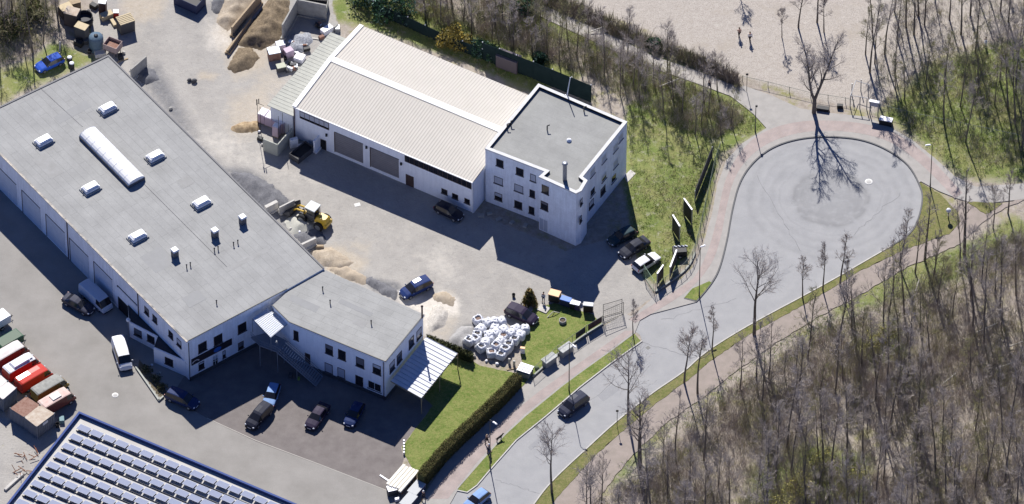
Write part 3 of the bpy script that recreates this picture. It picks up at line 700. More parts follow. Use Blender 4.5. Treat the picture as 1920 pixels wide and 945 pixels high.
for k in range(12):
    t0 = 2 * math.pi * k / 12; t1 = 2 * math.pi * (k + 1) / 12
    f = lambda t, sx, sz, cx: mid + ax * (cx + math.cos(t) * sx) + Vector((0, 0, math.sin(t) * sz)) + n * 0.135
    mb.face([f(t0, 0, 0, 0.9), f(t0, 0.62, 0.42, 0.9), f(t1, 0.62, 0.42, 0.9)], M_bl)
sub(root1, sg, 'emblem', mb)
mb = MB()
for k in range(7):
    t0 = math.pi * (0.05 + 0.9 * k / 7); t1 = math.pi * (0.05 + 0.9 * (k + 1) / 7)
    f = lambda t, r: mid + ax * (-2.6 + math.cos(t) * r) + Vector((0, 0, math.sin(t) * r * 0.7 - 0.25)) + n * 0.135
    mb.face([f(t0, 0.42), f(t0, 0.62), f(t1, 0.62), f(t1, 0.42)], M_wl)
sub(root1, sg, 'arc_mark', mb)
a = W(354, 645, Bc, Ce); mb = MB(); mb.tube(Vector((Bc[0], Bc[1], 0.05)) + Vector((0, -0.1, 0)), Vector((Bc[0], Bc[1], ZB - 0.3)) + Vector((0, -0.1, 0)), 0.06, 0.06, M_metal_d); part(root1, 'downpipe', mb)
# roof furniture
def skylight_dome(u, v, par=root1):
    c_ = P(u, v + 5, ZB); a_ = math.atan2(B1[3][1] - B1[4][1], B1[3][0] - B1[4][0]); mb = MB()
    mb.box((c_.x, c_.y, ZB + 0.26), (2.25, 1.35, 0.52), M_alu, a_, bev=0.03); mb.box((c_.x, c_.y, ZB + 0.10), (2.6, 1.7, 0.2), M_roofA, a_)
    o = part(par, 'skylight', mb)
    mb = MB(); mb.box((c_.x, c_.y, ZB + 0.66), (2.15, 1.25, 0.30), M_skylight, a_, bev=0.10, taper=0.85); sub(par, o, 'dome', mb)
    mb = MB()
    for s_ in (-1, 1):
        e = Vector((math.cos(a_), math.sin(a_), 0)); mb.box(Vector((c_.x, c_.y, ZB + 0.42)) + e * (1.2 * s_) , (0.3, 0.10, 0.08), M_metal_d, a_)
    sub(par, o, 'hinge', mb)
for u, v in ((202, 201), (82, 262), (291, 291), (170, 350), (378, 378), (258, 441)): skylight_dome(u, v)
# barrel skylight
a = P(164, 247, ZB + 0.5); b_ = P(256, 340, ZB + 0.5); d = b_ - a; L = d.length; ax = d.normalized(); nn = Vector((-ax.y, ax.x, 0)); mb = MB(); mbr = MB()
HW = 1.32; NS = 8; NL = 18
M_opal2 = mat('opal_barrel', (0.66, 0.66, 0.665), 0.5, spec=0.3)
for i in range(NL):
    for k in range(NS):
        q = []
        for ii, kk in ((i, k), (i + 1, k), (i + 1, k + 1), (i, k + 1)):
            t = math.pi * kk / NS; q.append(a + ax * (L * ii / NL) + nn * (math.cos(t) * HW) + Vector((0, 0, math.sin(t) * 0.62)))
        mb.face(q, M_opal2, True)
    t_ = L * i / NL
    if i % 2 == 0:
        pr = [a + ax * t_ + nn * (math.cos(math.pi * k / 10) * (HW + 0.02)) + Vector((0, 0, math.sin(math.pi * k / 10) * 0.64)) for k in range(11)]
        for p, q in zip(pr[:-1], pr[1:]): mbr.tube(p, q, 0.012, 0.012, M_alu, n=4, cap=False)
for e in (a, b_):
    mb.face([e + nn * (math.cos(math.pi * k / NS) * HW) + Vector((0, 0, math.sin(math.pi * k / NS) * 0.62)) for k in range(NS + 1)], M_skylight)
o = part(root1, 'barrel_skylight', mb); sub(root1, o, 'rib', mbr)
mb = MB(); mb.box((a + b_) / 2 - Vector((0, 0, 0.27)), (L + 0.1, HW * 2 + 0.1, 0.5), M_sill, math.atan2(ax.y, ax.x)); sub(root1, o, 'upstand', mb)
for u, v in ((455, 405), (403, 430), (328, 467)):
    c_ = P(u, v + 13, ZB); mb = MB(); a_ = R(37)
    mb.box((c_.x, c_.y, ZB + 0.55), (0.75, 0.75, 1.1), M_sill, a_); o = part(root1, 'roof_vent', mb)
    mb = MB(); mb.box((c_.x, c_.y, ZB + 1.22), (0.95, 0.95, 0.24), M_alu, a_, bev=0.05, taper=0.9); sub(root1, o, 'vent_cap', mb)
def vent_pipe(u, v, z, par, h=0.55):
    c_ = P(u, v + 3, z); mb = MB(); mb.tube((c_.x, c_.y, z - 0.02), (c_.x, c_.y, z + h), 0.07, 0.07, M_metal_d, 8); mb.lathe((c_.x, c_.y, z + h), [(0.12, 0), (0.11, 0.06), (0.02, 0.10)], M_metal_d, 8); return part(par, 'vent_pipe', mb)
for u, v in ((350, 499), (357, 495), (402, 468), (409, 465), (438, 457), (446, 453), (406, 566)): vent_pipe(u, v, ZB, root1)

def roof_patch(par, q, z, m, k=1):
    mb = MB(); mb.prism([tuple(P(u, v, z)[:2]) for u, v in q], z + 0.002, z + 0.006 + 0.003 * k, m); return part(par, 'roof_patch', mb)
M_patch = mat('newer_felt', (0.285, 0.285, 0.28), 0.9, var=(0.265, 0.265, 0.26), scale=1.0, grain=0.05); M_patch2 = mat('stained_felt', (0.265, 0.262, 0.25), 0.9, var=(0.31, 0.308, 0.30), scale=0.8, grain=0.06)
for k, (q, m) in enumerate((([(262, 482), (300, 462), (330, 492), (292, 512)], M_patch), ([(100, 220), (160, 188), (172, 200), (112, 232)], M_patch), ([(330, 340), (352, 328), (366, 342), (344, 354)], M_patch2), ([(430, 500), (500, 464), (506, 470), (436, 506)], M_patch2), ([(60, 300), (84, 287), (120, 323), (96, 336)], M_patch2), ([(340, 560), (372, 543), (388, 560), (356, 577)], M_patch))): roof_patch(root1, q, ZB, m, k % 3)
mb = MB(); ss = P(270, 345, ZB); se = P(425, 500, ZB); mb.tube((ss.x, ss.y, ZB), (se.x, se.y, ZB), 0.035, 0.035, M_sill, 4); part(root1, 'roof_seam', mb)
mb = MB(); ss = P(75, 165, ZB); se = P(155, 238, ZB); mb.tube((ss.x, ss.y, ZB), (se.x, se.y, ZB), 0.03, 0.03, M_sill, 4); part(root1, 'roof_seam', mb)
# ---------------------------------------------------------------- low annex with dark roof on the corner
ZX = 2.9
pxX = [(242, 604), (295, 632), (288, 652), (352, 680), (350, 640), (262, 580)]
X1 = [tuple(P(u, v, ZX)[:2]) for u, v in pxX[:4]]
inn = [W(352, 640, A1, Bc), W(262, 570, A1, Bc)]
X1 = X1[:3] + [tuple(P(351.5, 680, ZX)[:2])] + [(Bc[0] - 0.02, Bc[1] + 0.05), tuple((Vector(Bc) * 0.72 + Vector(A1) * 0.28)[:2])]
rx = empty('annex', (X1[0][0], X1[0][1], 0), 'low white annex with a dark flat roof on the corner of the workshop building', 'building')
M_droof = mat('dark_bitumen', (0.045, 0.045, 0.05), 0.85, var=(0.06, 0.06, 0.065), scale=0.8)
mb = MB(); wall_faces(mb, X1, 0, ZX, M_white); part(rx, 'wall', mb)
mb = MB(); mb.face([(p[0], p[1], ZX - 0.15) for p in X1], M_droof); part(rx, 'roof', mb)
strip(rx, X1[0], X1[1], ZX, 0.16, 0.12, M_white, 'parapet', -0.07); strip(rx, X1[2], X1[3], ZX, 0.16, 0.10, M_white, 'parapet', -0.07)
window(rx, X1[0], X1[1], (252.5, 616), (265, 632), w=1.25, h=1.3); window(rx, X1[0], X1[1], (277, 628), (289, 643), w=1.2, h=1.3)
window(rx, X1[2], X1[3], (310.5, 669), (323.5, 687), w=1.25, h=1.3)
c_ = X1[0]; mb = MB(); mb.tube((c_[0] - 0.1, c_[1] - 0.1, 0), (c_[0] - 0.1, c_[1] - 0.1, ZX + 0.3), 0.08, 0.08, M_galv); mb.ball((c_[0] - 0.1, c_[1] - 0.1, ZX + 0.55), 0.3, M_alu); part(rx, 'lamp_globe', mb)

# ---------------------------------------------------------------- office wing
ZW = 7.65
pxW = [(607, 505), (796, 590), (723, 679), (542, 604.5), (510, 573), (541, 545)]
B2 = [tuple(P(u, v, ZW)[:2]) for u, v in pxW]
root2 = empty('office_wing', (B2[2][0], B2[2][1], 0), 'white two storey office wing with a flat grey roof and outside steel stair', 'building')
ang2 = math.atan2(B2[2][1] - B2[3][1], B2[2][0] - B2[3][0])
M_roofW = roof_mat('grey_wing_roof', (0.325, 0.324, 0.31), (0.25, 0.25, 0.24), ang2, w=1.05, l=5.0)
wq = offset_poly(B2, 0.15)
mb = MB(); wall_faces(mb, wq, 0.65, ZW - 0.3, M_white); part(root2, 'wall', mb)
mb = MB(); wall_faces(mb, offset_poly(B2, 0.12), 0, 0.65, M_plinth); part(root2, 'plinth', mb)
mb = MB(); wall_faces(mb, [(p[0], p[1]) for p in (Bc, Ce, (Ce[0], Ce[1] + 0.3), (Bc[0], Bc[1] + 0.3))], 0, 0.65, M_plinth)
a = Vector((Bc[0], Bc[1], 0)); b_ = Vector((Ce[0], Ce[1], 0)); nb = outward(Bc, Ce); mb = MB()
Mx = Matrix(((b_ - a).normalized(), nb, Vector((0, 0, 1)))).transposed(); mb.box((a + b_) / 2 + nb * 0.03 + Vector((0, 0, 0.32)), ((b_ - a).length, 0.05, 0.65), M_plinth, M=Mx); part(root1, 'plinth', mb)
mb = MB(); mb.prism(B2, ZW - 0.3, ZW, M_alu, M_roofW, bottom=True); part(root2, 'roof', mb)
for i, j in ((3, 2), (4, 3), (2, 1)): strip(root2, B2[i], B2[j], ZW + 0.02, 0.10, 0.12, M_metal_d, 'roof_edge', -0.07)
Fa, Fb, Fe, Fl = wq[3], wq[2], wq[1], wq[4]
for q0, q1 in (((550.5, 619.5), (560, 638)), ((610, 645), (624.5, 666)), ((634, 655), (648.5, 675.5)), ((667.5, 669), (683, 690)), ((699, 682), (714.5, 703))):
    window(root2, Fa, Fb, q0, q1, h=1.75)
for q0, q1 in (((609, 679.5), (624, 701)), ((633, 689.5), (647, 709))): window(root2, Fa, Fb, q0, q1, glass=M_blind, h=1.75)
window(root2, Fa, Fb, (666.5, 703.5), (681, 724.5), h=1.8)
window(root2, Fa, Fb, (690, 713), (715, 735), frame=M_frame_w, cols=2, h=1.5)
window(root2, Fa, Fb, (572, 664), (582, 680), name='door', sill=False, glass=M_frame_d, h=1.9)
for q0, q1 in (((730.5, 676), (739.5, 697)), ((744, 659), (753, 682)), ((767, 631), (775, 652)), ((781, 616), (790, 635))):
    c_, w, h, ax, n = panel_frame(Fb, Fe, q0, q1); window(root2, Fb, Fe, q0, q1, w=1.25, h=1.75)
for u, v in ((605, 541), (619, 566), (696, 604)): vent_pipe(u, v, ZW, root2, 0.6)
c_ = P(791.5, 596, ZW); mb = MB(); mb.tube((c_.x, c_.y, ZW), (c_.x, c_.y, ZW + 2.2), 0.12, 0.12, M_pipe); mb.lathe((c_.x, c_.y, ZW + 2.2), [(0.18, 0), (0.18, 0.08), (0.03, 0.2)], M_pipe, 8); part(root2, 'flue', mb)
mb = MB(); mb.tube(Vector((Fb[0], Fb[1], 0.1)) + Vector((-0.25, -0.1, 0)), Vector((Fb[0], Fb[1], ZW - 0.2)) + Vector((-0.25, -0.1, 0)), 0.06, 0.06, M_pipe); part(root2, 'downpipe', mb)
for k, (q, m) in enumerate((([(548, 552), (600, 575), (592, 586), (540, 562)], M_patch), ([(668, 596), (690, 605), (682, 616), (660, 606)], M_patch2), ([(640, 560), (700, 587), (694, 594), (634, 567)], M_patch))): roof_patch(root2, q, ZW, m, k)
# canopy over the landing
ZC = 6.7
cq = [P(473, 597, ZC), P(501, 578, ZC), P(540, 606, ZC), P(507.7, 633, ZC)]
mb = MB(); M_poly = mat('translucent_sheet', (0.55, 0.57, 0.60), 0.3, spec=0.5); n = 14
for i in range(n):
    for s_ in range(2):
        t0 = (i + s_ * 0.5) / n; t1 = (i + s_ * 0.5 + 0.5) / n; z0, z1 = (0, 0.06) if s_ == 0 else (0.06, 0)
        a0 = cq[0].lerp(cq[3], t0) + Vector((0, 0, z0)); a1 = cq[0].lerp(cq[3], t1) + Vector((0, 0, z1)); b0_ = cq[1].lerp(cq[2], t0) + Vector((0, 0, z0)); b1_ = cq[1].lerp(cq[2], t1) + Vector((0, 0, z1))
        mb.face([a0, a1, b1_, b0_], M_poly)
o = part(root2, 'entrance_canopy', mb)
mb = MB()
for p, q in zip(cq, cq[1:] + cq[:1]): mb.tube(p - Vector((0, 0, 0.08)), q - Vector((0, 0, 0.08)), 0.05, 0.05, M_galv)
for p in (cq[3], cq[0], cq[2]): mb.tube(p - Vector((0, 0, 0.08)), Vector((p.x, p.y, 4.0)), 0.04, 0.04, M_galv)
sub(root2, o, 'canopy_frame', mb)
# outside stair: landing, flight, railings
rs = empty('outside_stair', P(560, 700), 'grey steel outside stair with landing and railings leading up to the canopy', 'stair')
ZL = 4.0
T0 = P(526, 651, ZL); T1 = P(599.5, 716, 0.0); dd = T1 - T0; hd = Vector((dd.x, dd.y, 0)).normalized(); sd = Vector((-hd.y, hd.x, 0)); SW = 0.95
lp = [T0 + sd * SW, T0 - sd * SW, P(487, 648, ZL), P(470, 632, ZL), P(505, 622, ZL), P(540, 640, ZL)]
mb = MB(); mb.prism([tuple(p[:2]) for p in lp], ZL - 0.12, ZL, M_grating, bottom=True); part(rs, 'landing', mb)
NT = 20; mb = MB()
for k in range(NT):
    p = T0.lerp(T1, (k + 0.5) / NT); M = Matrix((hd, sd, Vector((0, 0, 1)))).transposed(); mb.box(p, (0.26, SW * 2 - 0.1, 0.04), M_grating, M=M)
part(rs, 'treads', mb)
for s_ in (-1, 1):
    mb = MB(); mb.tube(T0 + sd * SW * s_ - Vector((0, 0, 0.1)), T1 + sd * SW * s_ + Vector((0, 0, 0.05)), 0.09, 0.09, M_grating, 4); part(rs, 'stringer', mb)
    mb = MB()
    for hh in (1.0, 0.5): mb.tube(T0 + sd * SW * s_ + Vector((0, 0, hh)), T1 + sd * SW * s_ + Vector((0, 0, hh)), 0.03, 0.03, M_galv, 5)
    for k in range(26):
        p = T0.lerp(T1, k / 25) + sd * SW * s_; mb.tube(p, p + Vector((0, 0, 1.0)), 0.015, 0.015, M_galv, 4, cap=False)
    part(rs, 'railing', mb)
mb = MB(); ring = [lp[1], lp[2], lp[3]]
for p, q in zip(ring[:-1], ring[1:]):
    for hh in (1.0, 0.5): mb.tube(p + Vector((0, 0, hh)), q + Vector((0, 0, hh)), 0.03, 0.03, M_galv, 5)
    for k in range(12):
        r_ = p.lerp(q, k / 11); mb.tube(r_, r_ + Vector((0, 0, 1.0)), 0.015, 0.015, M_galv, 4, cap=False)
part(rs, 'railing', mb)
for p in (lp[1], lp[2], lp[0], T0.lerp(T1, 0.5) - sd * SW): 
    mb = MB(); mb.tube((p.x, p.y, 0), (p.x, p.y, p.z - 0.1), 0.07, 0.07, M_galv, 6); part(rs, 'post', mb)
# carport of corrugated sheets against the end wall
ZK = 3.5
kq = [P(733, 714, ZK), P(799, 631, ZK), P(858, 662, ZK - 0.35), P(790, 746, ZK - 0.35)]
rk_ = empty('carport', (kq[3].x, kq[3].y, 0), 'white corrugated carport roof leaning against the end wall of the office wing', 'carport')
mb = MB(); n = 13; M_corr = mat('white_corrugated_sheet', (0.62, 0.63, 0.66), 0.55, var=(0.55, 0.56, 0.6), scale=1.5)
for i in range(n):
    seq = [(0, 0), (0.70, 0), (0.76, -0.09), (0.94, -0.09), (1.0, 0)]
    for (s0, z0), (s1, z1) in zip(seq[:-1], seq[1:]):
        t0 = (i + s0) / n; t1 = (i + s1) / n
        a0 = kq[0].lerp(kq[1], t0) + Vector((0, 0, z0)); a1 = kq[0].lerp(kq[1], t1) + Vector((0, 0, z1)); b0_ = kq[3].lerp(kq[2], t0) + Vector((0, 0, z0)); b1_ = kq[3].lerp(kq[2], t1) + Vector((0, 0, z1))
        mb.face([a0, b0_, b1_, a1], M_corr if z0 == z1 == 0 else mat('folded_rib', (0.55, 0.56, 0.6), 0.6))
part(rk_, 'roof', mb)
mb = MB()
for p, q in ((kq[0], kq[1]), (kq[1], kq[2]), (kq[2], kq[3]), (kq[3], kq[0])): mb.tube(p - Vector((0, 0, 0.16)), q - Vector((0, 0, 0.16)), 0.07, 0.07, M_wood, 4)
part(rk_, 'beam', mb)
for t in (0.0, 0.5, 1.0):
    p = kq[3].lerp(kq[2], t); mb = MB(); mb.tube((p.x, p.y, 0), (p.x, p.y, p.z - 0.16), 0.08, 0.08, M_wood, 4); mb.tube((p.x, p.y, 2.2), p + (kq[2] - kq[3]).normalized() * (0.8 if t < 1 else -0.8) - Vector((0, 0, 0.2)), 0.05, 0.05, M_wood, 4); part(rk_, 'post', mb)

# ---------------------------------------------------------------- hall with ribbed gable roof
ZE, ZR = 6.2, 6.98
hx = [tuple(P(u, v, ZE)[:2]) for u, v in ((552, 198), (888, 340), (992, 179), (674, 49))]
fl, fr, br_, bl = [Vector((p[0], p[1], 0)) for p in hx]
hdx = (fr - fl).normalized(); bl = fl + hdx * 0 + (bl - fl); hy = Vector((-hdx.y, hdx.x, 0)); depth = (bl - fl).dot(hy)
bl = fl + hy * depth; br_ = fr + hy * depth; fr = fr + hdx * 0; Lh = (fr - fl).length
root3 = empty('hall', fl, 'white industrial hall with an ivory ribbed gable roof and two grey roller doors', 'building')
M_ivory = mat('ivory_roof_sheet', (0.50, 0.468, 0.415), 0.7, var=(0.465, 0.435, 0.385), scale=0.5, grain=0.04)
M_rib = mat('roof_rib_sheet', (0.45, 0.42, 0.375), 0.7)
M_ridge = mat('white_ridge_flashing', (0.74, 0.73, 0.71), 0.5)
rl = fl + hy * (depth / 2 + 0.75); rr = fr + hy * (depth / 2 + 0.75)
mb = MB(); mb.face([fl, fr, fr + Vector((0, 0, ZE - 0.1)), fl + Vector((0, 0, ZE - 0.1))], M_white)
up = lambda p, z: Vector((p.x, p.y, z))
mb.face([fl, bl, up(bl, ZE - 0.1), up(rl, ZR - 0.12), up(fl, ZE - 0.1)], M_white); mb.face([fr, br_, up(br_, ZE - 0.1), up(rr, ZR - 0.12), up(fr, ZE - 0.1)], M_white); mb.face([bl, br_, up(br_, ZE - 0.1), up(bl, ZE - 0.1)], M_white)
part(root3, 'wall', mb)
mb = MB()
def slope(e0, e1, r0, r1, n=66):
    for i in range(n):
        seq = [(0, 0.035), (0.22, 0.035), (0.36, 0), (0.86, 0), (1.0, 0.035)]
        for (s0, z0), (s1, z1) in zip(seq[:-1], seq[1:]):
            t0 = (i + s0) / n; t1 = (i + s1) / n
            mb.face([up(e0.lerp(e1, t0), ZE + z0), up(e0.lerp(e1, t1), ZE + z1), up(r0.lerp(r1, t1), ZR + z1), up(r0.lerp(r1, t0), ZR + z0)], M_rib if z0 != z1 else M_ivory)
ov = hy * 0.25
slope(fl - ov, fr - ov, rl, rr); slope(bl + ov, br_ + ov, rl, rr)
roof3 = part(root3, 'roof', mb)
mb = MB()
ra = rl - hdx * 0.1; rb = rr + hdx * 0.1
for s_ in (-1, 1): mb.face([up(ra, ZR + 0.14), up(rb, ZR + 0.14), up(rb + hy * 0.5 * s_, ZR + 0.05), up(ra + hy * 0.5 * s_, ZR + 0.05)], M_ridge)
sub(root3, roof3, 'ridge_cap', mb)
mb = MB()
for e, sgn in ((fl - ov, -1), (bl + ov, 1)):
    d = up(rl, ZR) - up(e, ZE); M = Matrix((d.normalized(), hdx, d.normalized().cross(hdx))).transposed()
    mb.box((up(rl, ZR + 0.06) + up(e, ZE + 0.06)) / 2 + hdx * 0.1, (d.length, 0.62, 0.2), M_ridge, M=M)
sub(root3, roof3, 'verge_flashing', mb)
strip(root3, tuple((fl - ov)[:2]), tuple((fr - ov)[:2]), ZE - 0.02, 0.16, 0.14, M_ridge, 'gutter', 0.05)
H0, H1 = tuple(fl[:2]), tuple(fr[:2])
garage(root3, H0, H1, (628, 248), (681, 306), M_door_g, slats=10); garage(root3, H0, H1, (695, 277), (748, 334), M_door_g, slats=10)
window(root3, H0, H1, (562, 209), (617, 243), cols=6, sill=False, label='strip window under the eaves at the left end', h=1.35)
window(root3, H0, H1, (759, 294), (884, 350), cols=14, sill=False, label='long strip window under the eaves', h=1.35)
window(root3, H0, H1, (761, 327), (776, 351), name='door', sill=False, glass=M_frame_d, h=2.1)
for q0, q1 in (((828, 355), (839, 363)), ((848, 364), (859, 372)), ((871, 373), (881, 381))): window(root3, H0, H1, q0, q1, h=0.9)
window(root3, H0, H1, (601, 262), (612, 283), name='door', sill=False, glass=M_dark, h=2.2)
for u, v in ((613, 252), (688, 275), (753, 306)):
    a = W(u, v, H0, H1); mb = MB(); mb.box(a + outward(H0, H1) * 0.15, (0.3, 0.3, 0.3), M_metal_d); part(root3, 'wall_lamp', mb)
mb = MB(); a = Vector((fl.x, fl.y, 0)) + outward(H0, H1) * 0.12; mb.tube(up(a, 0.1), up(a, ZE), 0.08, 0.08, M_pipe); part(root3, 'downpipe', mb)
mb = MB(); a = Vector((fr.x, fr.y, 0)) + outward(H0, H1) * 0.12 - hdx * 0.1; mb.tube(up(a, 0.1), up(a, ZE), 0.08, 0.08, M_alu); part(root3, 'downpipe', mb)
# side wing wall between hall and office (projecting gutter end)
# lean-to on the far gable
ZT = 4.4
lt = [P(620, 60, ZT), P(501, 197, ZT), P(562, 222, ZT), P(676, 84, ZT)]
rl_ = empty('lean_to', (lt[1].x, lt[1].y, 0), 'pale green-grey flat sheet roofed lean-to on the gable end of the hall', 'shed')
M_lt = mat('pale_fibre_sheet', (0.42, 0.42, 0.37), 0.9, var=(0.36, 0.36, 0.32), scale=0.9, grain=0.05)
fe = fl + hdx * 0.0; LT = [tuple(lt[0][:2]), tuple(lt[1][:2]), tuple((P(501, 197, ZT) + hdx * ((Vector((fl.x, fl.y, 0)) - Vector((lt[1].x, lt[1].y, 0))).dot(hdx) - 0.05))[:2]), tuple((P(620, 60, ZT) + hdx * ((Vector((fl.x, fl.y, 0)) - Vector((lt[0].x, lt[0].y, 0))).dot(hdx) - 0.05))[:2])]
mb = MB(); mb.prism(LT, ZT - 0.12, ZT, M_lt, bottom=True)
a0, a1, a2, a3 = [Vector((p[0], p[1], ZT + 0.02)) for p in LT]
for k in range(1, 26): t = k / 26; mb.tube(a0.lerp(a1, t), a3.lerp(a2, t), 0.012, 0.012, M_lt, 4, cap=False)
part(rl_, 'roof', mb)
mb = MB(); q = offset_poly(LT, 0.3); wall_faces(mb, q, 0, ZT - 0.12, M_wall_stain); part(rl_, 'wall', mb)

# ---------------------------------------------------------------- three storey block
ZO = 10.3
pxO = [(1009.5, 157), (1175.5, 228), (1092, 331), (1101, 338), (1090, 357), (1080, 362), (1011, 331), (1022, 321), (910, 278)]
B3 = [tuple(P(u, v, ZO)[:2]) for u, v in pxO]
root4 = empty('office_block', (B3[5][0], B3[5][1], 0), 'white three storey block with a flat grey roof and white parapet beside the hall', 'building')
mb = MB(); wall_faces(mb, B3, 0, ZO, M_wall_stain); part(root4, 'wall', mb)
ang4 = math.atan2(B3[1][1] - B3[0][1], B3[1][0] - B3[0][0])
M_roofO = roof_mat('grey_block_roof', (0.295, 0.295, 0.28), (0.27, 0.27, 0.257), ang4, w=1.0, l=7)
ins = offset_poly(B3, 0.42)
mb = MB(); mb.face([(p[0], p[1], ZO - 0.38) for p in (ins if True else B3)], M_roofO); part(root4, 'roof', mb)
mb = MB(); n = len(B3); M_par = mat('white_parapet', (0.60, 0.60, 0.60), 0.7, var=(0.50, 0.50, 0.49), scale=1.0); outp = offset_poly(B3, -0.05)
for i in range(n):
    j = (i + 1) % n; a, b_, c_, d_ = outp[i], outp[j], ins[j], ins[i]
    mb.face([(a[0], a[1], ZO), (b_[0], b_[1], ZO), (c_[0], c_[1], ZO), (d_[0], d_[1], ZO)], M_par)
    mb.face([(d_[0], d_[1], ZO - 0.4), (c_[0], c_[1], ZO - 0.4), (c_[0], c_[1], ZO), (d_[0], d_[1], ZO)], M_metal_d)
    mb.face([(a[0], a[1], ZO - 0.25), (b_[0], b_[1], ZO - 0.25), (b_[0], b_[1], ZO), (a[0], a[1], ZO)], M_par)
part(root4, 'parapet', mb)
O0, O1 = B3[8], B3[7]; T0_, T1_ = B3[6], B3[5]; E0, E1 = B3[2], B3[1]; S0, S1 = B3[3], B3[2]
S0 = B3[4]; S1 = B3[3]
def ow(q0, q1, **k): return window(root4, O0, O1, q0, q1, **k)
cr = lambda x, y: (880 + x / 2.625, 140 + y / 2.625)
for a, b_, g in (((133, 418), (168, 452), M_glass), ((230, 457), (267, 498), M_glass), ((300, 492), (328, 524), M_blind), ((122, 500), (165, 543), M_blind), ((222, 537), (265, 583), M_blind), ((297, 567), (323, 603), M_glass), ((125, 580), (162, 620), M_glass), ((222, 620), (260, 660), M_glass), ((293, 650), (320, 684), M_glass)):
    ow(cr(*a), cr(*b_), glass=g, frame=M_frame_d if g is M_glass else M_sill, h=1.35)
for a, b_, g in (((357, 542), (391, 588), M_glass), ((352, 622), (388, 668), M_glass)): window(root4, T0_, T1_, cr(*a), cr(*b_), glass=g, h=1.5, rows=1)
window(root4, T0_, T1_, cr(345, 703), cr(386, 775), frame=M_frame_w, glass=M_blind, name='door', sill=False, cols=2, h=2.3)
for a, b_ in (((737, 292), (752, 325)), ((706, 340), (732, 375)), ((654, 392), (672, 430)), ((596, 460), (616, 498)), ((712, 420), (728, 452)), ((655, 485), (670, 520)), ((596, 560), (616, 590)), ((700, 495), (720, 522)), ((646, 552), (668, 588)), ((590, 620), (610, 652))):
    window(root4, E0, E1, cr(*a), cr(*b_), w=1.25, h=1.3, frame=M_frame_w if b_[1] < 600 and a[0] != 646 else M_frame_d, glass=M_blind if b_[1] < 500 else M_glass)
for a, b_ in (((541, 612), (560, 640)), ((538, 700), (556, 724))): window(root4, S0, S1, cr(*a), cr(*b_), w=0.7, h=1.1)
# roof furniture
c_ = P(1059, 337, ZO - 0.38); mb = MB(); mb.tube((c_.x, c_.y, ZO - 0.4), (c_.x, c_.y, ZO + 2.6), 0.3, 0.28, M_galv, 10); mb.lathe((c_.x, c_.y, ZO + 2.6), [(0.28, 0), (0.42, 0.1), (0.40, 0.25), (0.15, 0.3)], M_galv, 10); part(root4, 'flue', mb)
for u, v in ((951, 237), (958, 231), (1095, 205), (1026, 240)):
    mb = MB(); c_ = P(u, v, ZO); mb.tube((c_.x, c_.y, ZO - 0.4), (c_.x, c_.y, ZO + 0.45), 0.09, 0.09, M_metal_d, 6); mb.tube((c_.x, c_.y, ZO + 0.42), (c_.x + 0.35, c_.y + 0.1, ZO + 0.5), 0.08, 0.08, M_metal_d, 6); part(root4, 'roof_vent', mb)
c_ = P(1067, 264, ZO - 0.38); mb = MB(); mb.lathe((c_.x, c_.y, ZO - 0.38), [(0.35, 0), (0.33, 0.2), (0.05, 0.35)], M_alu, 10); part(root4, 'roof_outlet', mb)
c_ = P(1060, 178, ZO); mb = MB(); mb.tube((c_.x, c_.y, ZO - 2), (c_.x + 0.65, c_.y + 0.1, ZO + 3.3), 0.10, 0.06, M_alu, 8); mb.tube((c_.x, c_.y, ZO - 2), (c_.x, c_.y, ZO), 0.3, 0.12, M_alu, 8)
part(root4, 'mast', mb)
# entrance slab to the right of the block
sheet('entrance_slab', [(1170, 330), (1182, 318), (1192, 325), (1176, 342)], 0.06, M_conc_l)

# ---------------------------------------------------------------- building with solar roof, lower left
ZS = 6.0
sA = P(148, 771, ZS); sB = P(560, 946, ZS); sC = P(12, 945, ZS)
sx = (sB - sA).normalized(); sy = Vector((sx.y, -sx.x, 0)); 
sy2 = (sC - sA).normalized()
LX, LY = 62.0, 34.0
SP = [sA, sA + sx * LX, sA + sx * LX + sy2 * LY, sA + sy2 * LY]
root5 = empty('solar_roof_building', (sA.x, sA.y, 0), 'flat roofed building with dark blue parapet carrying rows of solar panels', 'building')
S5 = [tuple(p[:2]) for p in SP]
M_memb = mat('pale_roof_membrane', (0.50, 0.485, 0.45), 0.85, var=(0.43, 0.41, 0.385), scale=0.5, grain=0.05)
mb = MB(); wall_faces(mb, offset_poly(S5, 0.02), 0, ZS - 0.05, mat('blue_grey_cladding', (0.16, 0.19, 0.26), 0.6)); part(root5, 'wall', mb)
i5 = offset_poly(S5, 0.28); mb = MB(); mb.face([(p[0], p[1], ZS - 0.5) for p in i5], M_memb); part(root5, 'roof', mb)
mb = MB(); M_bp = mat('dark_blue_parapet', (0.035, 0.055, 0.15), 0.7, spec=0.1); M_bh = mat('blue_parapet_cap', (0.07, 0.10, 0.24), 0.9, spec=0.03)
for i in range(4):
    j = (i + 1) % 4; a, b_, c_, d_ = S5[i], S5[j], i5[j], i5[i]
    mb.face([(a[0], a[1], ZS), (b_[0], b_[1], ZS), (c_[0], c_[1], ZS), (d_[0], d_[1], ZS)], M_bh)
    mb.face([(d_[0], d_[1], ZS - 0.5), (c_[0], c_[1], ZS - 0.5), (c_[0], c_[1], ZS), (d_[0], d_[1], ZS)], M_bp)
    mb.face([(a[0], a[1], ZS - 0.6), (b_[0], b_[1], ZS - 0.6), (b_[0], b_[1], ZS), (a[0], a[1], ZS)], M_bp)
part(root5, 'parapet', mb)
M_pv = mat('solar_cells', (0.155, 0.18, 0.27), 0.5, spec=0.25, grain=0.06, gscale=4)
M_pvf = mat('panel_frame', (0.55, 0.56, 0.60), 0.4)
rowstep = (P(133.7, 788.3, ZS - 0.2) - P(148, 771, ZS - 0.2))
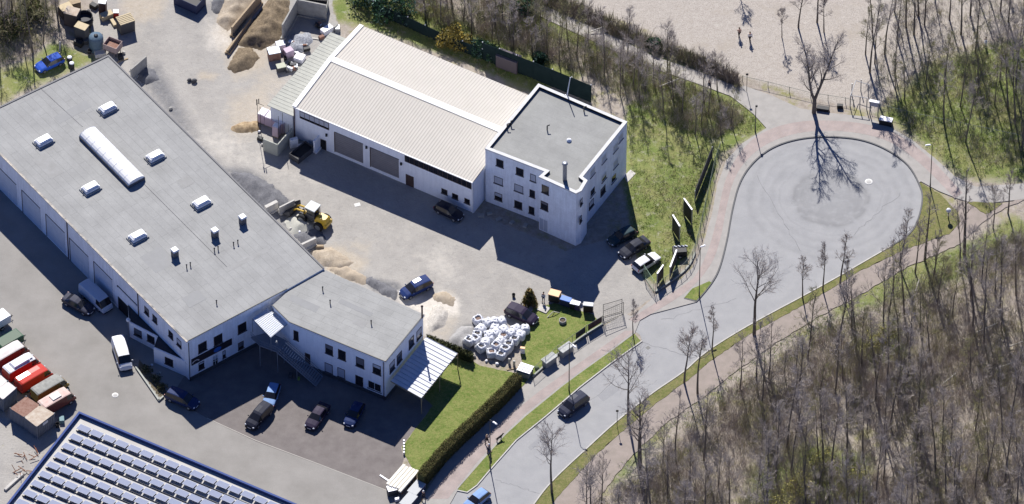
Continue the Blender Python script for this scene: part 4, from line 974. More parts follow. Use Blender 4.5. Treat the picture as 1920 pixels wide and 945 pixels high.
r0 = P(147, 799, ZS - 0.2); pit = P(170.5, 808.5, ZS - 0.2) - P(147, 799, ZS - 0.2)
upn = Vector((-sx.y, sx.x, 0)); tilt = R(11); PD = 1.14; PW = pit.length * 0.89
if upn.y < 0: upn = -upn
sdv = (upn * math.cos(tilt) - Vector((0, 0, 1)) * math.sin(tilt)); nrm = sx.cross(sdv).normalized(); nrm = nrm if nrm.z > 0 else -nrm
for r_ in range(13):
    org = r0 + rowstep * r_
    ncol = 17 - 0
    u_, v_ = to_px(org)
    rw = empty('solar_panel_row', org, 'row of tilted blue-grey solar panels, %s from the back parapet of the solar roof' % (['first', 'second', 'third', 'fourth', 'fifth', 'sixth', 'seventh', 'eighth', 'ninth', 'tenth', 'eleventh', 'twelfth', 'thirteenth'][r_]), 'solar panels', 'rows of solar panels')
    last = 0; railm = MB()
    for k in range(24):
        p = org + pit * k
        uu, vv = to_px(p)
        if vv > 985 or (p - sA).dot(sx) > LX - 2: break
        if uu < -30: continue
        last = k
        mb = MB(); M = Matrix((sx, sdv, nrm)).transposed(); c_ = p + sx * (PW / 2) + Vector((0, 0, 0.0))
        mb.box(c_, (PW, PD, 0.04), M_pvf, M=M); mb.box(c_ + nrm * 0.024, (PW - 0.06, PD - 0.06, 0.006), M_pv, M=M)
        part(rw, 'panel', mb)
    # wind deflector sheet behind the raised edge and ballast strip
    e0 = org - sdv * (PD / 2) + Vector((0, 0, 0.1)); e1 = e0 + sx * (pit.length * last + PW)
    mb = MB(); c_ = (e0 + e1) / 2; M = Matrix((sx, upn, Vector((0, 0, 1)))).transposed()
    mb.box(Vector((c_.x, c_.y, ZS - 0.42)) - upn * 0.06, ((e1 - e0).length, 0.03, 0.14), M_metal_d, M=M)
    part(rw, 'mounting_rail', mb)
# ================================================================ CARS AND VANS
def paint(name, c, rough_=0.28, metal=0.0):
    return mat(name, c, 0.6, metal=metal, spec=0.12, coat=0.35)
def loft(mb_body, mb_glass, st, body, glass, L, W):
    """st: stations (x, z_sill, z_belt, z_top, w_belt, w_top, glass_side, glass_front)"""
    rings = []
    for (x, zs, zb, zt, wb, wt, gs, gf) in st:
        h = [(wb * 0.86, zs), (wb * 0.98, zs + (zb - zs) * 0.25), (wb, zs + (zb - zs) * 0.65), (wb * 0.965, zb), (wt + (wb * 0.965 - wt) * 0.08, zt - 0.05 if zt - zb > 0.12 else zb + (zt - zb) * 0.6), (wt * 0.86, zt), (0.0, zt + 0.03)]
        rings.append([Vector((x, y, z)) for y, z in h] + [Vector((x, -y, z)) for y, z in h[::-1][1:]])
    n = len(rings[0])
    for i in range(len(rings) - 1):
        gs, gf = st[i][6], st[i][7]
        for k in range(n - 1):
            q = [rings[i][k], rings[i + 1][k], rings[i + 1][k + 1], rings[i][k + 1]]
            side = k in (3, n - 1 - 4); top = k in (4, 5, n - 1 - 5, n - 1 - 6)
            g = (side and gs) or (top and gf) or (side and gf)
            (mb_glass if g else mb_body).face(q, glass if g else body, True)
    mb_body.face(rings[0][::-1], body); mb_body.face(rings[-1], body)
def wheel(par, x, y, r=0.32, w=0.2):
    mb = MB(); M = Matrix.Rotation(math.pi / 2, 3, 'X')
    mb.lathe((x, y, r), [(r * 0.86, -w / 2), (r, -w / 2 + 0.03), (r, w / 2 - 0.03), (r * 0.86, w / 2)], M_rubber, 14, rot=M); o = mb.build('wheel', par)
    mb = MB(); s_ = 1 if y > 0 else -1
    mb.lathe((x, y + s_ * (w / 2 + 0.004), r), [(r * 0.62, -0.01), (r * 0.6, 0.012), (r * 0.15, 0.02)], M_rim, 10, rot=M); mb.build('rim', o)
CARS = {
 # stations x (rear negative, front positive), sill, belt, top, half width belt, half width top, side glass, front/rear glass (applies to the piece to the next station)
 'hatch': (4.1, [(-2.05, .35, .72, .80, .70, .62, 0, 0), (-1.98, .25, .92, 1.0, .80, .70, 0, 1), (-1.62, .2, .93, 1.42, .84, .60, 1, 0), (-0.75, .2, .92, 1.49, .86, .62, 1, 0), (0.12, .2, .90, 1.44, .86, .60, 1, 1), (0.85, .2, .90, .98, .85, .70, 0, 0), (1.55, .22, .80, .86, .82, .68, 0, 0), (1.95, .28, .64, .70, .72, .58, 0, 0), (2.05, .35, .50, .56, .62, .50, 0, 0)]),
 'sedan': (4.6, [(-2.3, .35, .78, .84, .70, .60, 0, 0), (-2.2, .25, .92, .98, .82, .68, 0, 0), (-1.65, .2, .95, 1.02, .86, .70, 0, 1), (-1.05, .2, .94, 1.40, .88, .60, 1, 0), (-0.2, .2, .92, 1.45, .89, .61, 1, 0), (0.35, .2, .90, 1.40, .89, .60, 1, 1), (1.05, .2, .90, .97, .88, .72, 0, 0), (1.8, .22, .80, .86, .85, .70, 0, 0), (2.2, .28, .66, .72, .74, .60, 0, 0), (2.3, .35, .52, .58, .64, .5, 0, 0)]),
 'mpv': (4.6, [(-2.3, .38, .85, .92, .74, .66, 0, 0), (-2.22, .28, 1.0, 1.08, .86, .76, 0, 1), (-1.95, .24, 1.0, 1.58, .90, .68, 1, 0), (-0.9, .24, 1.0, 1.70, .92, .70, 1, 0), (0.2, .24, .98, 1.66, .92, .68, 1, 0), (0.55, .24, .98, 1.55, .92, .66, 1, 1), (1.3, .24, .98, 1.06, .90, .74, 0, 0), (1.85, .26, .88, .95, .87, .72, 0, 0), (2.2, .3, .7, .76, .76, .62, 0, 0), (2.3, .38, .56, .62, .66, .54, 0, 0)]),
 'van': (5.1, [(-2.5, .4, 1.0, 1.1, .82, .80, 0, 0), (-2.46, .3, 1.12, 1.9, .90, .76, 0, 0), (-2.3, .26, 1.15, 2.0, .93, .78, 0, 0), (-0.9, .26, 1.15, 2.04, .93, .78, 1, 0), (0.3, .26, 1.15, 2.02, .93, .78, 1, 0), (1.25, .26, 1.12, 1.92, .93, .72, 1, 1), (2.0, .26, 1.10, 1.18, .92, .74, 0, 0), (2.35, .3, .86, .94, .88, .72, 0, 0), (2.5, .38, .66, .72, .80, .64, 0, 0)]),
 'boxvan': (5.2, [(-2.6, .45, 1.1, 1.2, .86, .84, 0, 0), (-2.56, .35, 1.15, 2.0, .92, .80, 0, 0), (-2.35, .3, 1.15, 2.12, .94, .82, 0, 0), (-0.5, .3, 1.15, 2.12, .94, .82, 0, 0), (1.1, .3, 1.15, 2.10, .94, .82, 1, 0), (1.8, .3, 1.12, 1.98, .94, .78, 1, 1), (2.35, .3, 1.05, 1.12, .92, .78, 0, 0), (2.6, .36, .66, .72, .86, .74, 0, 0)]),
}
def make_car(name, kind, pm, loc, ang, label, cat='car', group=None, roofm=None):
    L, st = CARS[kind]
    root = empty(name, loc, label, cat, group, ang)
    b = MB(); g = MB(); loft(b, g, st, pm, M_glass, L, 1.75)
    if roofm:   # second colour on the roof panel
        for i, f in enumerate(b.f):
            zs = [b.v[k][2] for k in f]
            if min(zs) > max(s[3] for s in st) - 0.28: b.mi[i] = b._m(roofm)
    b.build('body', root); g.build('window', root)
    hw = max(s[4] for s in st); xf = st[-1][0]; xr = st[0][0]; r = 0.31 if kind in ('hatch', 'sedan') else 0.34
    wb = L * 0.30
    for x in (-wb, wb * 1.04):
        for y in (-1, 1): wheel(root, x, y * (hw - 0.11), r)
    for s_ in (-1, 1):
        zf = st[-2][2] - 0.02; mb = MB(); mb.ball((st[-2][0] - 0.03, s_ * st[-2][4] * 0.80, zf), 0.16, M_lamp, 8, 5, (0.9, 1.0, 0.55)); mb.build('headlight', root)
        zf = st[1][2] - 0.12; mb = MB(); mb.box((st[1][0] - 0.02, s_ * st[1][4] * 0.86, zf), (0.14, 0.16, 0.28), M_tail, bev=0.03); mb.build('tail_light', root)
        k = [i for i, s in enumerate(st) if s[7] and s[0] > 0][0]; mx = st[k][0] + (st[k + 1][0] - st[k][0]) * 0.6
        mb = MB(); mb.box((mx, s_ * (hw + 0.10), st[k][2] + 0.06), (0.12, 0.2, 0.14), pm, bev=0.03); mb.build('mirror', root)
    mb = MB(); mb.box((xf + 0.005, 0, 0.42), (0.03, 0.52, 0.11), M_frame_w); mb.build('number_plate', root)
    mb = MB(); mb.box((xf - 0.02, 0, 0.26), (0.16, hw * 1.5, 0.16), M_metal_d, bev=0.04); mb.build('bumper', root)
    mb = MB(); mb.box((xr + 0.02, 0, 0.32), (0.16, hw * 1.5, 0.18), M_metal_d, bev=0.04); mb.build('bumper', root)
    return root
def heading(q0, q1, z=0.0):
    a, b_ = P(q0[0], q0[1], z), P(q1[0], q1[1], z); return math.atan2(b_.y - a.y, b_.x - a.x)
def at(u, v, z=0.0):
    p = P(u, v, 0); return Vector((p.x, p.y, z))
P_black = paint('black_car_paint', (0.014, 0.016, 0.030)); P_dkpl = paint('dark_aubergine_paint', (0.026, 0.018, 0.042)); P_navy = paint('navy_paint', (0.015, 0.03, 0.10)); P_blue = paint('bright_blue_paint', (0.02, 0.08, 0.42))
P_white = paint('white_paint', (0.70, 0.70, 0.72)); P_silver = paint('silver_paint', (0.42, 0.43, 0.46), metal=0.3); P_dgreen = paint('dark_teal_paint', (0.02, 0.045, 0.055)); P_lblue = paint('pale_blue_paint', (0.20, 0.32, 0.55)); P_bgrey = paint('blue_grey_van_paint', (0.50, 0.56, 0.64)); P_grey = paint('graphite_paint', (0.025, 0.028, 0.05))
make_car('parked_car', 'hatch', P_blue, at(93, 124), heading((118, 110), (66, 134)), 'bright blue hatchback standing on the grass behind the workshop building')
make_car('parked_car', 'mpv', paint('deep_blue_paint', (0.012, 0.03, 0.12)), at(780, 546), heading((806, 533), (752, 560)), 'dark blue estate car standing in the gravel yard beside the sand spill')
make_car('parked_car', 'mpv', P_dkpl, at(978, 596), heading((948, 583), (1008, 610)), 'dark aubergine people carrier parked beside the white bulk bags')
make_car('parked_car', 'hatch', P_dgreen, at(1166, 449), heading((1186, 440), (1146, 460)), 'dark teal hatchback furthest from the entrance gate beside the three storey block', group=None)
make_car('parked_car', 'sedan', P_black, at(1189, 470), heading((1212, 457), (1168, 484)), 'black saloon car between the teal hatchback and the white car')
make_car('parked_car', 'hatch', P_white, at(1212, 497), heading((1190, 511), (1236, 482)), 'white hatchback parked at the lawn edge by the open gate leaf')
make_car('driving_car', 'mpv', P_grey, at(1075, 765), heading((1100, 747), (1050, 784)), 'dark grey car driving down the middle of the road')
make_car('driving_car', 'hatch', P_lblue, at(893, 944), heading((912, 930), (875, 960)), 'pale blue car on the road at the tip of the verge, cut by the frame')
make_car('parked_car', 'mpv', P_black, at(486, 786), heading((498, 772), (472, 800)), 'black car parked in front with its tail in the building shadow')
make_car('parked_car', 'hatch', P_lblue, at(509, 748), heading((514, 734), (503, 765)), 'small pale blue car parked behind the black car, half in shadow')
make_car('parked_car', 'sedan', P_dkpl, at(595, 786), heading((607, 769), (583, 803)), 'dark plum saloon parked across the shadow edge of the car park')
make_car('parked_car', 'hatch', P_navy, at(664, 783), heading((674, 766), (655, 800)), 'navy hatchback parked fully in the shadow, rightmost in the car park')
make_car('parked_car', 'mpv', P_navy, at(342, 754), heading((322, 745), (366, 764)), 'navy pickup-sized car with pale windscreen beside the planted strip')
make_car('parked_car', 'sedan', P_grey, at(147, 576), heading((126, 566), (166, 588)), 'dark grey saloon in the shade edge next to the blue-grey van')
make_car('parked_van', 'boxvan', P_bgrey, at(180, 566), heading((164, 552), (198, 582)), 'blue-grey panel van parked in the shade in front of the garage doors', 'van')
make_car('parked_van', 'van', P_white, at(229, 672), heading((220, 642), (238, 697)), 'white minibus with dark windscreen standing on the driveway beside the annex', 'van')
# row of old vans and trailers at the left edge
P_red = paint('faded_red_paint', (0.50, 0.045, 0.03), 0.35); P_cream = mat('cream_roof', (0.62, 0.58, 0.55), 0.6, var=(0.5, 0.46, 0.44), scale=1.5); P_greyroof = mat('grey_dirty_roof', (0.33, 0.33, 0.30), 0.8, var=(0.22, 0.22, 0.2), scale=2)
P_ochre = paint('ochre_paint', (0.33, 0.22, 0.05), 0.5); P_brown = paint('red_brown_paint', (0.17, 0.05, 0.04), 0.5); P_pink = mat('faded_pink_roof', (0.55, 0.36, 0.31), 0.7, var=(0.62, 0.50, 0.45), scale=1.5); P_green = paint('dark_green_paint', (0.02, 0.10, 0.05), 0.5)
hv = heading((46, 727), (92, 700))
rowlab = 'old work vans parked in a row at the left edge'
def work_van(u, v, body, roof, label, kind='boxvan', rack=False, box=False):
    r_ = make_car('work_van', kind, body, at(u, v), hv, label, 'van', rowlab, roofm=roof)
    if rack:
        mb = MB()
        mb.box((-0.3, 0, 2.26), (2.6, 1.3, 0.22), roof, bev=0.05, taper=0.9); mb.box((1.2, 0, 2.2), (0.7, 1.0, 0.12), roof, bev=0.03); mb.build('roof_pod', r_)
    if box:
        mb = MB(); mb.box((-0.2, 0, 2.2), (1.4, 1.0, 0.12), M_cream2, bev=0.03); mb.build('roof_hatch', r_)
M_cream2 = mat('cream_hatch', (0.7, 0.66, 0.6), 0.6)
work_van(20, 674, P_brown, P_cream, 'work van with smooth white roof over a dark red body, next to the green trailer')
work_van(41, 697, P_red, mat('white_dirty_roof', (0.66, 0.65, 0.68), 0.6), 'work van with raised white roof pods over a red body', rack=True)
work_van(64, 718, P_red, P_red, 'bright red work van with red roof in the middle of the row')
work_van(94, 737, P_ochre, P_greyroof, 'ochre work van with dirty grey roof', box=False)
work_van(107, 762, P_brown, P_pink, 'short work van with faded pink roof and cream hatch, nearest the solar building', 'boxvan', box=True)
# green trailer
t_ = empty('trailer', at(18, 650), 'dark green box trailer with drawbar, at the head of the row of old vans', 'trailer', rz=hv)
mb = MB(); mb.box((0, 0, 1.15), (3.6, 1.8, 1.1), P_green, bev=0.06); mb.box((0, 0, 1.73), (3.3, 1.5, 0.08), mat('green_grey_tarp', (0.16, 0.2, 0.15), 0.8)); mb.build('body', t_)
mb = MB(); mb.tube((1.8, 0, .5), (2.7, 0, .45), .05, .05, M_metal_d); mb.tube((1.8, .5, .55), (2.6, 0, .45), .04, .04, M_metal_d); mb.tube((1.8, -.5, .55), (2.6, 0, .45), .04, .04, M_metal_d); mb.build('drawbar', t_)
for x in (-0.5, 0.4):
    for y in (-1, 1): wheel(t_, x, y * 0.98)
t_ = empty('trailer', at(-4, 612), 'white box trailer cut by the left frame edge above the green trailer', 'trailer', rz=hv)
mb = MB(); mb.box((0, 0, 1.2), (3.2, 1.8, 1.3), M_alu, bev=0.05); mb.build('body', t_)
for y in (-1, 1): wheel(t_, 0, y * 0.98)
mb = MB(); mb.tube((1.6, 0, .5), (2.5, 0, .45), .05, .05, M_metal_d); mb.tube((2.3, 0, .2), (2.3, 0, .8), .04, .04, M_metal_d); mb.build('drawbar', t_)

# ---------------------------------------------------------------- containers, skips, silos
def container(name, q, z, body, lidm, label, ribs=10, plate=False, group=None):
    """q: four photo points of the top"""
    c4 = [P(u, v, z) for u, v in q]; c0 = sum(c4, Vector()) / 4
    r_ = empty(name, (c0.x, c0.y, 0), label, 'container', group)
    poly = [tuple(p[:2]) for p in c4]; mb = MB(); mb.prism(poly, 0.12, z - 0.05, body)
    for i in range(4):
        a, b_ = Vector((*poly[i], 0)), Vector((*poly[(i + 1) % 4], 0)); n_ = (b_ - a).cross(Vector((0, 0, 1))).normalized()
        if n_.dot(a - Vector((c0.x, c0.y, 0))) < 0: n_ = -n_
        for k in range(1, ribs):
            p = a.lerp(b_, k / ribs) + n_ * 0.03; mb.box((p.x, p.y, z / 2), (0.10, 0.06, z - 0.35), body, math.atan2((b_ - a).y, (b_ - a).x))
    part(r_, 'body', mb)
    mb = MB(); mb.prism([tuple((Vector((c0.x, c0.y)) + (Vector(p) - Vector((c0.x, c0.y))) * 1.015)) for p in poly], z - 0.06, z, lidm, bottom=True); part(r_, 'lid', mb)
    for p in poly: mb = MB(); mb.box((p[0], p[1], z / 2 + 0.04), (0.14, 0.14, z + 0.1), body); part(r_, 'corner_post', mb)
    if plate:
        a, b_ = W(*plate[0], poly[2], poly[3]), W(*plate[1], poly[2], poly[3]); mb = MB(); cc = (a + b_) / 2; ax_ = (Vector((*poly[3], 0)) - Vector((*poly[2], 0))).normalized(); nn_ = outward(poly[2], poly[3]); put(mb, cc, ax_, nn_, 0.9, 0.45, 0.07, M_alu); part(r_, 'label_plate', mb)
    return r_
M_cblue = mat('blue_grey_container', (0.15, 0.17, 0.20), 0.7, var=(0.20, 0.21, 0.24), scale=1.5)
M_beige = mat('beige_rusty_lid', (0.52, 0.46, 0.38), 0.85, var=(0.32, 0.22, 0.15), scale=2.2, amt=0.7, grain=0.1)
c5 = lambda x, y: (x / 3.633, 570 + y / 3.633)
container('shipping_container', [c5(70, 710), c5(178, 630), c5(270, 688), c5(165, 770)], 2.4, M_cblue, M_rust, 'blue-grey container with a rusty red-brown lid beside the solar building')
container('shipping_container', [c5(167, 771), c5(272, 688), c5(370, 745), c5(250, 835)], 2.4, M_cblue, M_beige, 'blue-grey container with a rust-spotted beige lid and white plate', plate=(c5(285, 815), c5(330, 800)))
container('shipping_container', [c5(-110, 590), c5(-5, 530), c5(50, 528), c5(-50, 620)], 2.4, M_cblue, M_alu, 'grey container with pale roof cut by the left frame edge') if False else None
container('shipping_container', [c5(-60, 550), c5(0, 480), c5(50, 525), c5(-40, 600)], 2.5, M_cblue, P_cream, 'grey container with pale roof behind the row of vans, far side')
container('shipping_container', [c5(-40, 602), c5(52, 527), c5(110, 572), c5(20, 650)], 2.5, M_cblue, P_cream, 'grey container with pale roof behind the row of vans, near side')

def box_thing(name, u, v, size, m, rz, label, cat, z=0.0, top=None, bev=0.03, group=None, opened=None, partname='body', lid='lid'):
    o = empty(name, at(u, v, z), label, cat, group, rz); mb = MB()
    if opened:
        w = 0.06; sx_, sy_, sz_ = size; mb.box((0, 0, 0.05), (sx_, sy_, 0.1), m)
        for s_ in (-1, 1): mb.box((s_ * (sx_ - w) / 2, 0, sz_ / 2), (w, sy_, sz_), m); mb.box((0, s_ * (sy_ - w) / 2, sz_ / 2), (sx_ - 2 * w, w, sz_ - 0.004), m)
        mb.build(partname, o); mb = MB(); mb.box((0, 0, sz_ * 0.35), (sx_ - 2 * w - 0.01, sy_ - 2 * w - 0.01, sz_ * 0.5), opened); mb.build('contents', o)
    else:
        mb.box((0, 0, size[2] / 2), size, m, bev=bev); mb.build(partname, o)
    if top: mb = MB(); mb.box((0, 0, size[2] + 0.04), (size[0] + 0.06, size[1] + 0.06, 0.08), top, bev=0.02); mb.build(lid, o)
    return o
M_black = mat('black_plastic', (0.02, 0.02, 0.022), 0.6); M_bluebin = mat('blue_lid', (0.03, 0.14, 0.50), 0.5); M_orange = mat('orange_lid', (0.80, 0.50, 0.28), 0.6); M_pal = mat('pale_timber', (0.52, 0.43, 0.28), 0.9, grain=0.15); M_dgrey = mat('dark_grey_steel', (0.07, 0.07, 0.075), 0.7)
# pallet builder
def pallet_slats(mb, sx_, sy_, z, m, n=6):
    for k in range(n): mb.box((0, -sy_ / 2 + sy_ * (k + 0.5) / n, z), (sx_, sy_ / n * 0.62, 0.05), m)
    for x in (-1, 0, 1): mb.box((x * (sx_ / 2 - 0.08), 0, z - 0.07), (0.1, sy_, 0.09), m)
o = empty('crate_with_pallet', at(236, 55), 'tall dark crate with a slatted pallet on top at the back of the yard', 'crate', rz=R(25)); mb = MB(); mb.box((0, 0, 0.95), (2.1, 1.7, 1.9), M_dgrey, bev=0.03); mb.build('body', o); mb = MB(); pallet_slats(mb, 2.2, 1.8, 2.05, M_pal); mb.build('pallet', o)
# tank
o = empty('storage_tank', at(181, 92), 'blue-grey cylindrical tank standing behind the workshop corner', 'tank'); mb = MB(); mb.lathe((0, 0, 0), [(0.95, 0), (1.0, 0.1), (1.0, 2.3), (0.9, 2.5), (0.2, 2.62)], mat('blue_grey_tank', (0.10, 0.15, 0.20), 0.5, var=(0.07, 0.11, 0.15), scale=2), 16); mb.build('body', o)
mb = MB(); mb.lathe((0, 0, 2.6), [(0.3, 0), (0.3, 0.12), (0.05, 0.16)], M_metal_d, 10); mb.build('hatch', o)
for a_ in (0.6, 2.5): 
    mb = MB(); mb.tube((math.cos(a_) * 1.02, math.sin(a_) * 1.02, 0), (math.cos(a_) * 1.02, math.sin(a_) * 1.02, 2.4), 0.05, 0.05, M_metal_d); mb.build('band', o)
# skip with rusty load
o = box_thing('open_skip', 212, 98, (2.1, 1.7, 1.1), mat('pale_pink_skip', (0.36, 0.28, 0.26), 0.8, grain=0.1), R(-28), 'open pinkish grey skip with rusty load beside the tank', 'skip', z=0.8, opened=M_rust)
mb = MB()
for x in (-0.8, 0.8):
    for y in (-0.6, 0.6): mb.tube((x, y, 0), (x, y, -0.8), 0.06, 0.06, M_metal_d)
mb.build('stand', o)
box_thing('stacked_pallets', 136, 44, (1.9, 1.5, 2.4), mat('dark_stained_timber', (.09, .07, .06), .9, grain=.2), R(-20), 'pile of crates with pale bags on top among the trees', 'crates', top=M_beige, lid='top_sheet'); box_thing('timber_crate', 124, 28, (1.7, 1.3, 1.6), mat('dark_stained_timber', (.09, .07, .06), .9, grain=.2), R(30), 'weathered timber crate at the far top left of the stored goods', 'crate', top=M_pal)
box_thing('covered_crate', 154, 70, (1.7, 1.2, 2.2), M_dgrey, R(-28), 'dark crate with beige lid in front of the tank', 'crate', top=M_pal); box_thing('covered_crate', 141, 14, (1.4, 1.0, 1.2), M_wood, R(20), 'pale crate beside the round dark vat', 'crate', top=M_wood)
o = empty('water_vat', at(159, 46), 'round black open vat behind the covered crates', 'vat'); mb = MB(); mb.lathe((0, 0, 0), [(1.0, 0), (1.15, 0.3), (1.15, 1.7), (1.05, 1.7), (1.0, 0.4)], M_black, 18); mb.build('body', o); mb = MB(); mb.lathe((0, 0, 1.05), [(1.02, 0), (0.02, 0.01)], M_bluebin if False else M_dgrey, 14); mb.build('contents', o)
box_thing('machine_box', 193, 22, (1.0, 0.9, 2.0), mat('dark_brown_box', (0.06, 0.03, 0.03), 0.6), R(-10), 'dark brown box with white load on top at the back of the yard', 'box', top=M_alu)
box_thing('timber_stack', 200, 33, (1.7, 1.0, 0.8), M_pal, R(28), 'stack of light timber beside the dark brown box', 'timber'); box_thing('timber_stack', 210, 40, (0.5, 2.4, 0.4), M_pal, R(25), 'narrow stack of light timber boards near the pallet crate', 'timber')
box_thing('red_drum', 218, 31, (0.7, 0.7, 1.0), P_red, 0, 'red drum with white lid beside the pallet crate', 'drum', top=M_alu)
box_thing('concrete_block', 188, 104, (1.5, 0.9, 0.7), M_conc_l, R(15), 'pale concrete block against the workshop gable', 'block'); box_thing('concrete_block', 178, 88, (0.5, 0.35, 0.5), M_conc_l, R(45), 'small white block in the shade beside the tank', 'block')
for k, (u, v) in enumerate(((131, 117), (135, 128))):
    o = empty('oil_drum', at(u, v), ['black drum with white lid further from the roof edge beside the blue hatchback', 'black drum with white lid nearer the roof edge beside the blue hatchback'][k], 'drum'); mb = MB(); mb.lathe((0, 0, 0), [(0.33, 0), (0.35, 0.1), (0.35, 1.0), (0.3, 1.02)], M_black, 12); mb.build('body', o); mb = MB(); mb.lathe((0, 0, 1.0), [(0.34, 0), (0.33, 0.06), (0.02, 0.08)], M_alu, 12); mb.build('lid', o)
o = empty('timber_post', at(112, 100), 'pale upright post in the grass behind the blue hatchback', 'post'); mb = MB(); mb.tube((0, 0, 0), (0.1, 0.1, 2.2), 0.12, 0.1, M_conc_l); mb.build('post', o)
# leaning concrete retaining wall panel beside workshop
def slab_wall(name, q, zt, th, m, label, cat='wall'):
    a, b_ = P(q[0][0], q[0][1], 0), P(q[1][0], q[1][1], 0); o = empty(name, (a.x, a.y, 0), label, cat); d = b_ - a; mb = MB(); mb.box(((a.x + b_.x) / 2, (a.y + b_.y) / 2, zt / 2), (d.length, th, zt), m, math.atan2(d.y, d.x))
    part(o, 'panel', mb); mb = MB(); mb.box(((a.x + b_.x) / 2, (a.y + b_.y) / 2, 0.15), (d.length, th + 0.5, 0.3), m, math.atan2(d.y, d.x)); part(o, 'foot', mb); return o
slab_wall('retaining_wall', ((246, 152), (275, 127)), 2.3, 0.2, M_conc, 'grey concrete panel wall of the dark gravel bay beside the workshop roof edge')
slab_wall('retaining_wall', ((524, 402), (552, 388)), 1.4, 0.2, M_conc_l, 'short pale concrete bay wall beside the loader bucket')
slab_wall('retaining_wall', ((498, 402), (520, 391)), 1.5, 0.5, M_conc_l, 'thick pale concrete bay wall end between dark gravel and the loader')
slab_wall('retaining_wall', ((566, 470), (592, 458)), 1.3, 0.3, M_conc_l, 'pale concrete bay wall between black gravel and sand')
slab_wall('retaining_wall', ((592, 466), (607, 466)), 0.6, 0.3, M_wood, 'low timber baulk at the end of the concrete bay wall')
slab_wall('retaining_wall', ((435, 70), (489, 5)), 2.0, 0.25, M_wood, 'long timber faced bay wall between sand and brown soil heaps')
slab_wall('retaining_wall', ((426, 102), (470, 40)), 0.8, 0.25, M_wood, 'low timber wall along the soil heap')
slab_wall('retaining_wall', ((530, 75), (558, 25)), 3.0, 0.2, M_conc, 'concrete wall on the left of the scrap bay')
slab_wall('retaining_wall', ((556, 27), (612, 38)), 3.0, 0.2, M_conc, 'concrete wall at the rear of the scrap bay')
# dark container at the very top
box_thing('dark_skip', 356, 8, (3.8, 2.3, 1.6), mat('dark_blue_skip', (0.03, 0.04, 0.09), 0.7), R(-32), 'dark blue open skip at the top edge of the yard', 'skip', opened=M_black)
box_thing('light_trailer_bed', 590, 18, (3.6, 2.0, 1.5), M_conc_l, R(-8), 'pale open trailer bed behind the scrap bay at the top edge', 'trailer', opened=M_black)
# IBC totes and wrapped pallets beside the hall
M_wrap = mat('white_wrapped_load', (0.80, 0.79, 0.82), 0.4, grain=0.05); M_pinkw = mat('pinkish_wrapped_side', (0.46, 0.36, 0.44), 0.6)
def wrapped(u, v, size, rz, label, z=0.0, n=1):
    o = empty('wrapped_pallet', at(u, v, z), label, 'pallet', 'white wrapped pallets beside the hall', rz); mb = MB(); mb.box((0, 0, size[2] / 2 + 0.14), size, M_pinkw, bev=0.06, taper=0.96); mb.box((0, 0, size[2] + 0.12), (size[0] * 0.94, size[1] * 0.94, 0.10), M_wrap, bev=0.04, taper=0.9); mb.build('wrapped_load', o)
    mb = MB(); pallet_slats(mb, size[0], size[1], 0.13, M_wood, 5); mb.build('pallet', o); return o
az = R(-27)
wrapped(494, 226, (1.15, 1.5, 1.6), az, 'white wrapped pallet at the far left of the row on the concrete base'); wrapped(508, 232, (1.15, 1.5, 1.6), az, 'white wrapped pallet in the middle of the row on the concrete base'); wrapped(522, 239, (1.15, 1.5, 1.6), az, 'white wrapped pallet at the right end of the row nearest the tall rods')
wrapped(519, 254, (0.95, 0.95, 1.9), az, 'white topped pallet standing inside the concrete bay, front left'); wrapped(529, 247, (0.95, 0.95, 1.9), az, 'white topped pallet standing inside the concrete bay, back'); wrapped(512, 260, (0.0, 0.0, 0.0), az, 'x') if False else None
# open concrete bay
o = empty('concrete_bay', at(520, 292), 'pale green concrete panel bay open at the top in front of the lean-to', 'enclosure'); M_gconc = mat('pale_green_concrete', (0.38, 0.39, 0.35), 0.85, var=(0.33, 0.34, 0.30), scale=1)
q0, q1, q2 = P(494, 282, 0), P(521, 293, 0), P(548, 262, 0)
mb = MB(); Hb = 2.3
for a, b_ in ((q0, q1), (q1, q2)):
    d = b_ - a; mb.box(((a.x + b_.x) / 2, (a.y + b_.y) / 2, Hb / 2), (d.length, 0.15, Hb), M_gconc, math.atan2(d.y, d.x)); part(o, 'panel', mb); mb = MB()
# scaffold poles standing in the bay
for u, v, h in ((523, 262, 4.6), (531, 262, 5.3), (541, 262, 3.0), (484, 252, 6.6), (489, 248, 5.0)):
    p = P(u, v, 0); o = empty('steel_pole', (p.x, p.y, 0), {523: 'thin steel pole, left of the pair on the wrapped pallets by the hall corner', 531: 'tallest thin steel pole beside the hall corner', 541: 'shortest thin steel pole closest to the hall corner', 484: 'tall pole with dark bracket at the left end of the pallets', 489: 'pole with wire mesh piece behind the left pallets'}[u], 'pole'); mb = MB(); mb.tube((0, 0, 0), (0, 0, h), 0.04, 0.035, M_metal_d, 5); mb.build('pole', o)
    if u == 484: mb = MB(); mb.box((-0.05, 0, h - 0.3), (0.14, 0.14, 1.1), M_metal_d, bev=0.03); mb.box((0.22, 0, h - 0.1), (0.12, 0.12, 0.9), M_metal_d, bev=0.03); mb.tube((0.05, 0, h - 0.5), (0.9, 0, h - 1.0), 0.03, 0.03, M_metal_d, 4); mb.build('bracket', o)
# dark skip beside bay, with white board
o = box_thing('dark_skip', 566, 290, (3.2, 1.7, 0.9), M_dgrey, R(48), 'dark low open skip in the shade between the bay and the hall doors', 'skip', opened=M_black)
box_thing('white_board_box', 551, 275, (1.1, 0.5, 1.6), M_alu, R(20), 'white board standing at the end of the dark skip', 'board')
slab_wall('retaining_wall', ((589, 287), (603, 272)), 2.4, 0.2, M_white, 'short white side wall beside the small hall door')
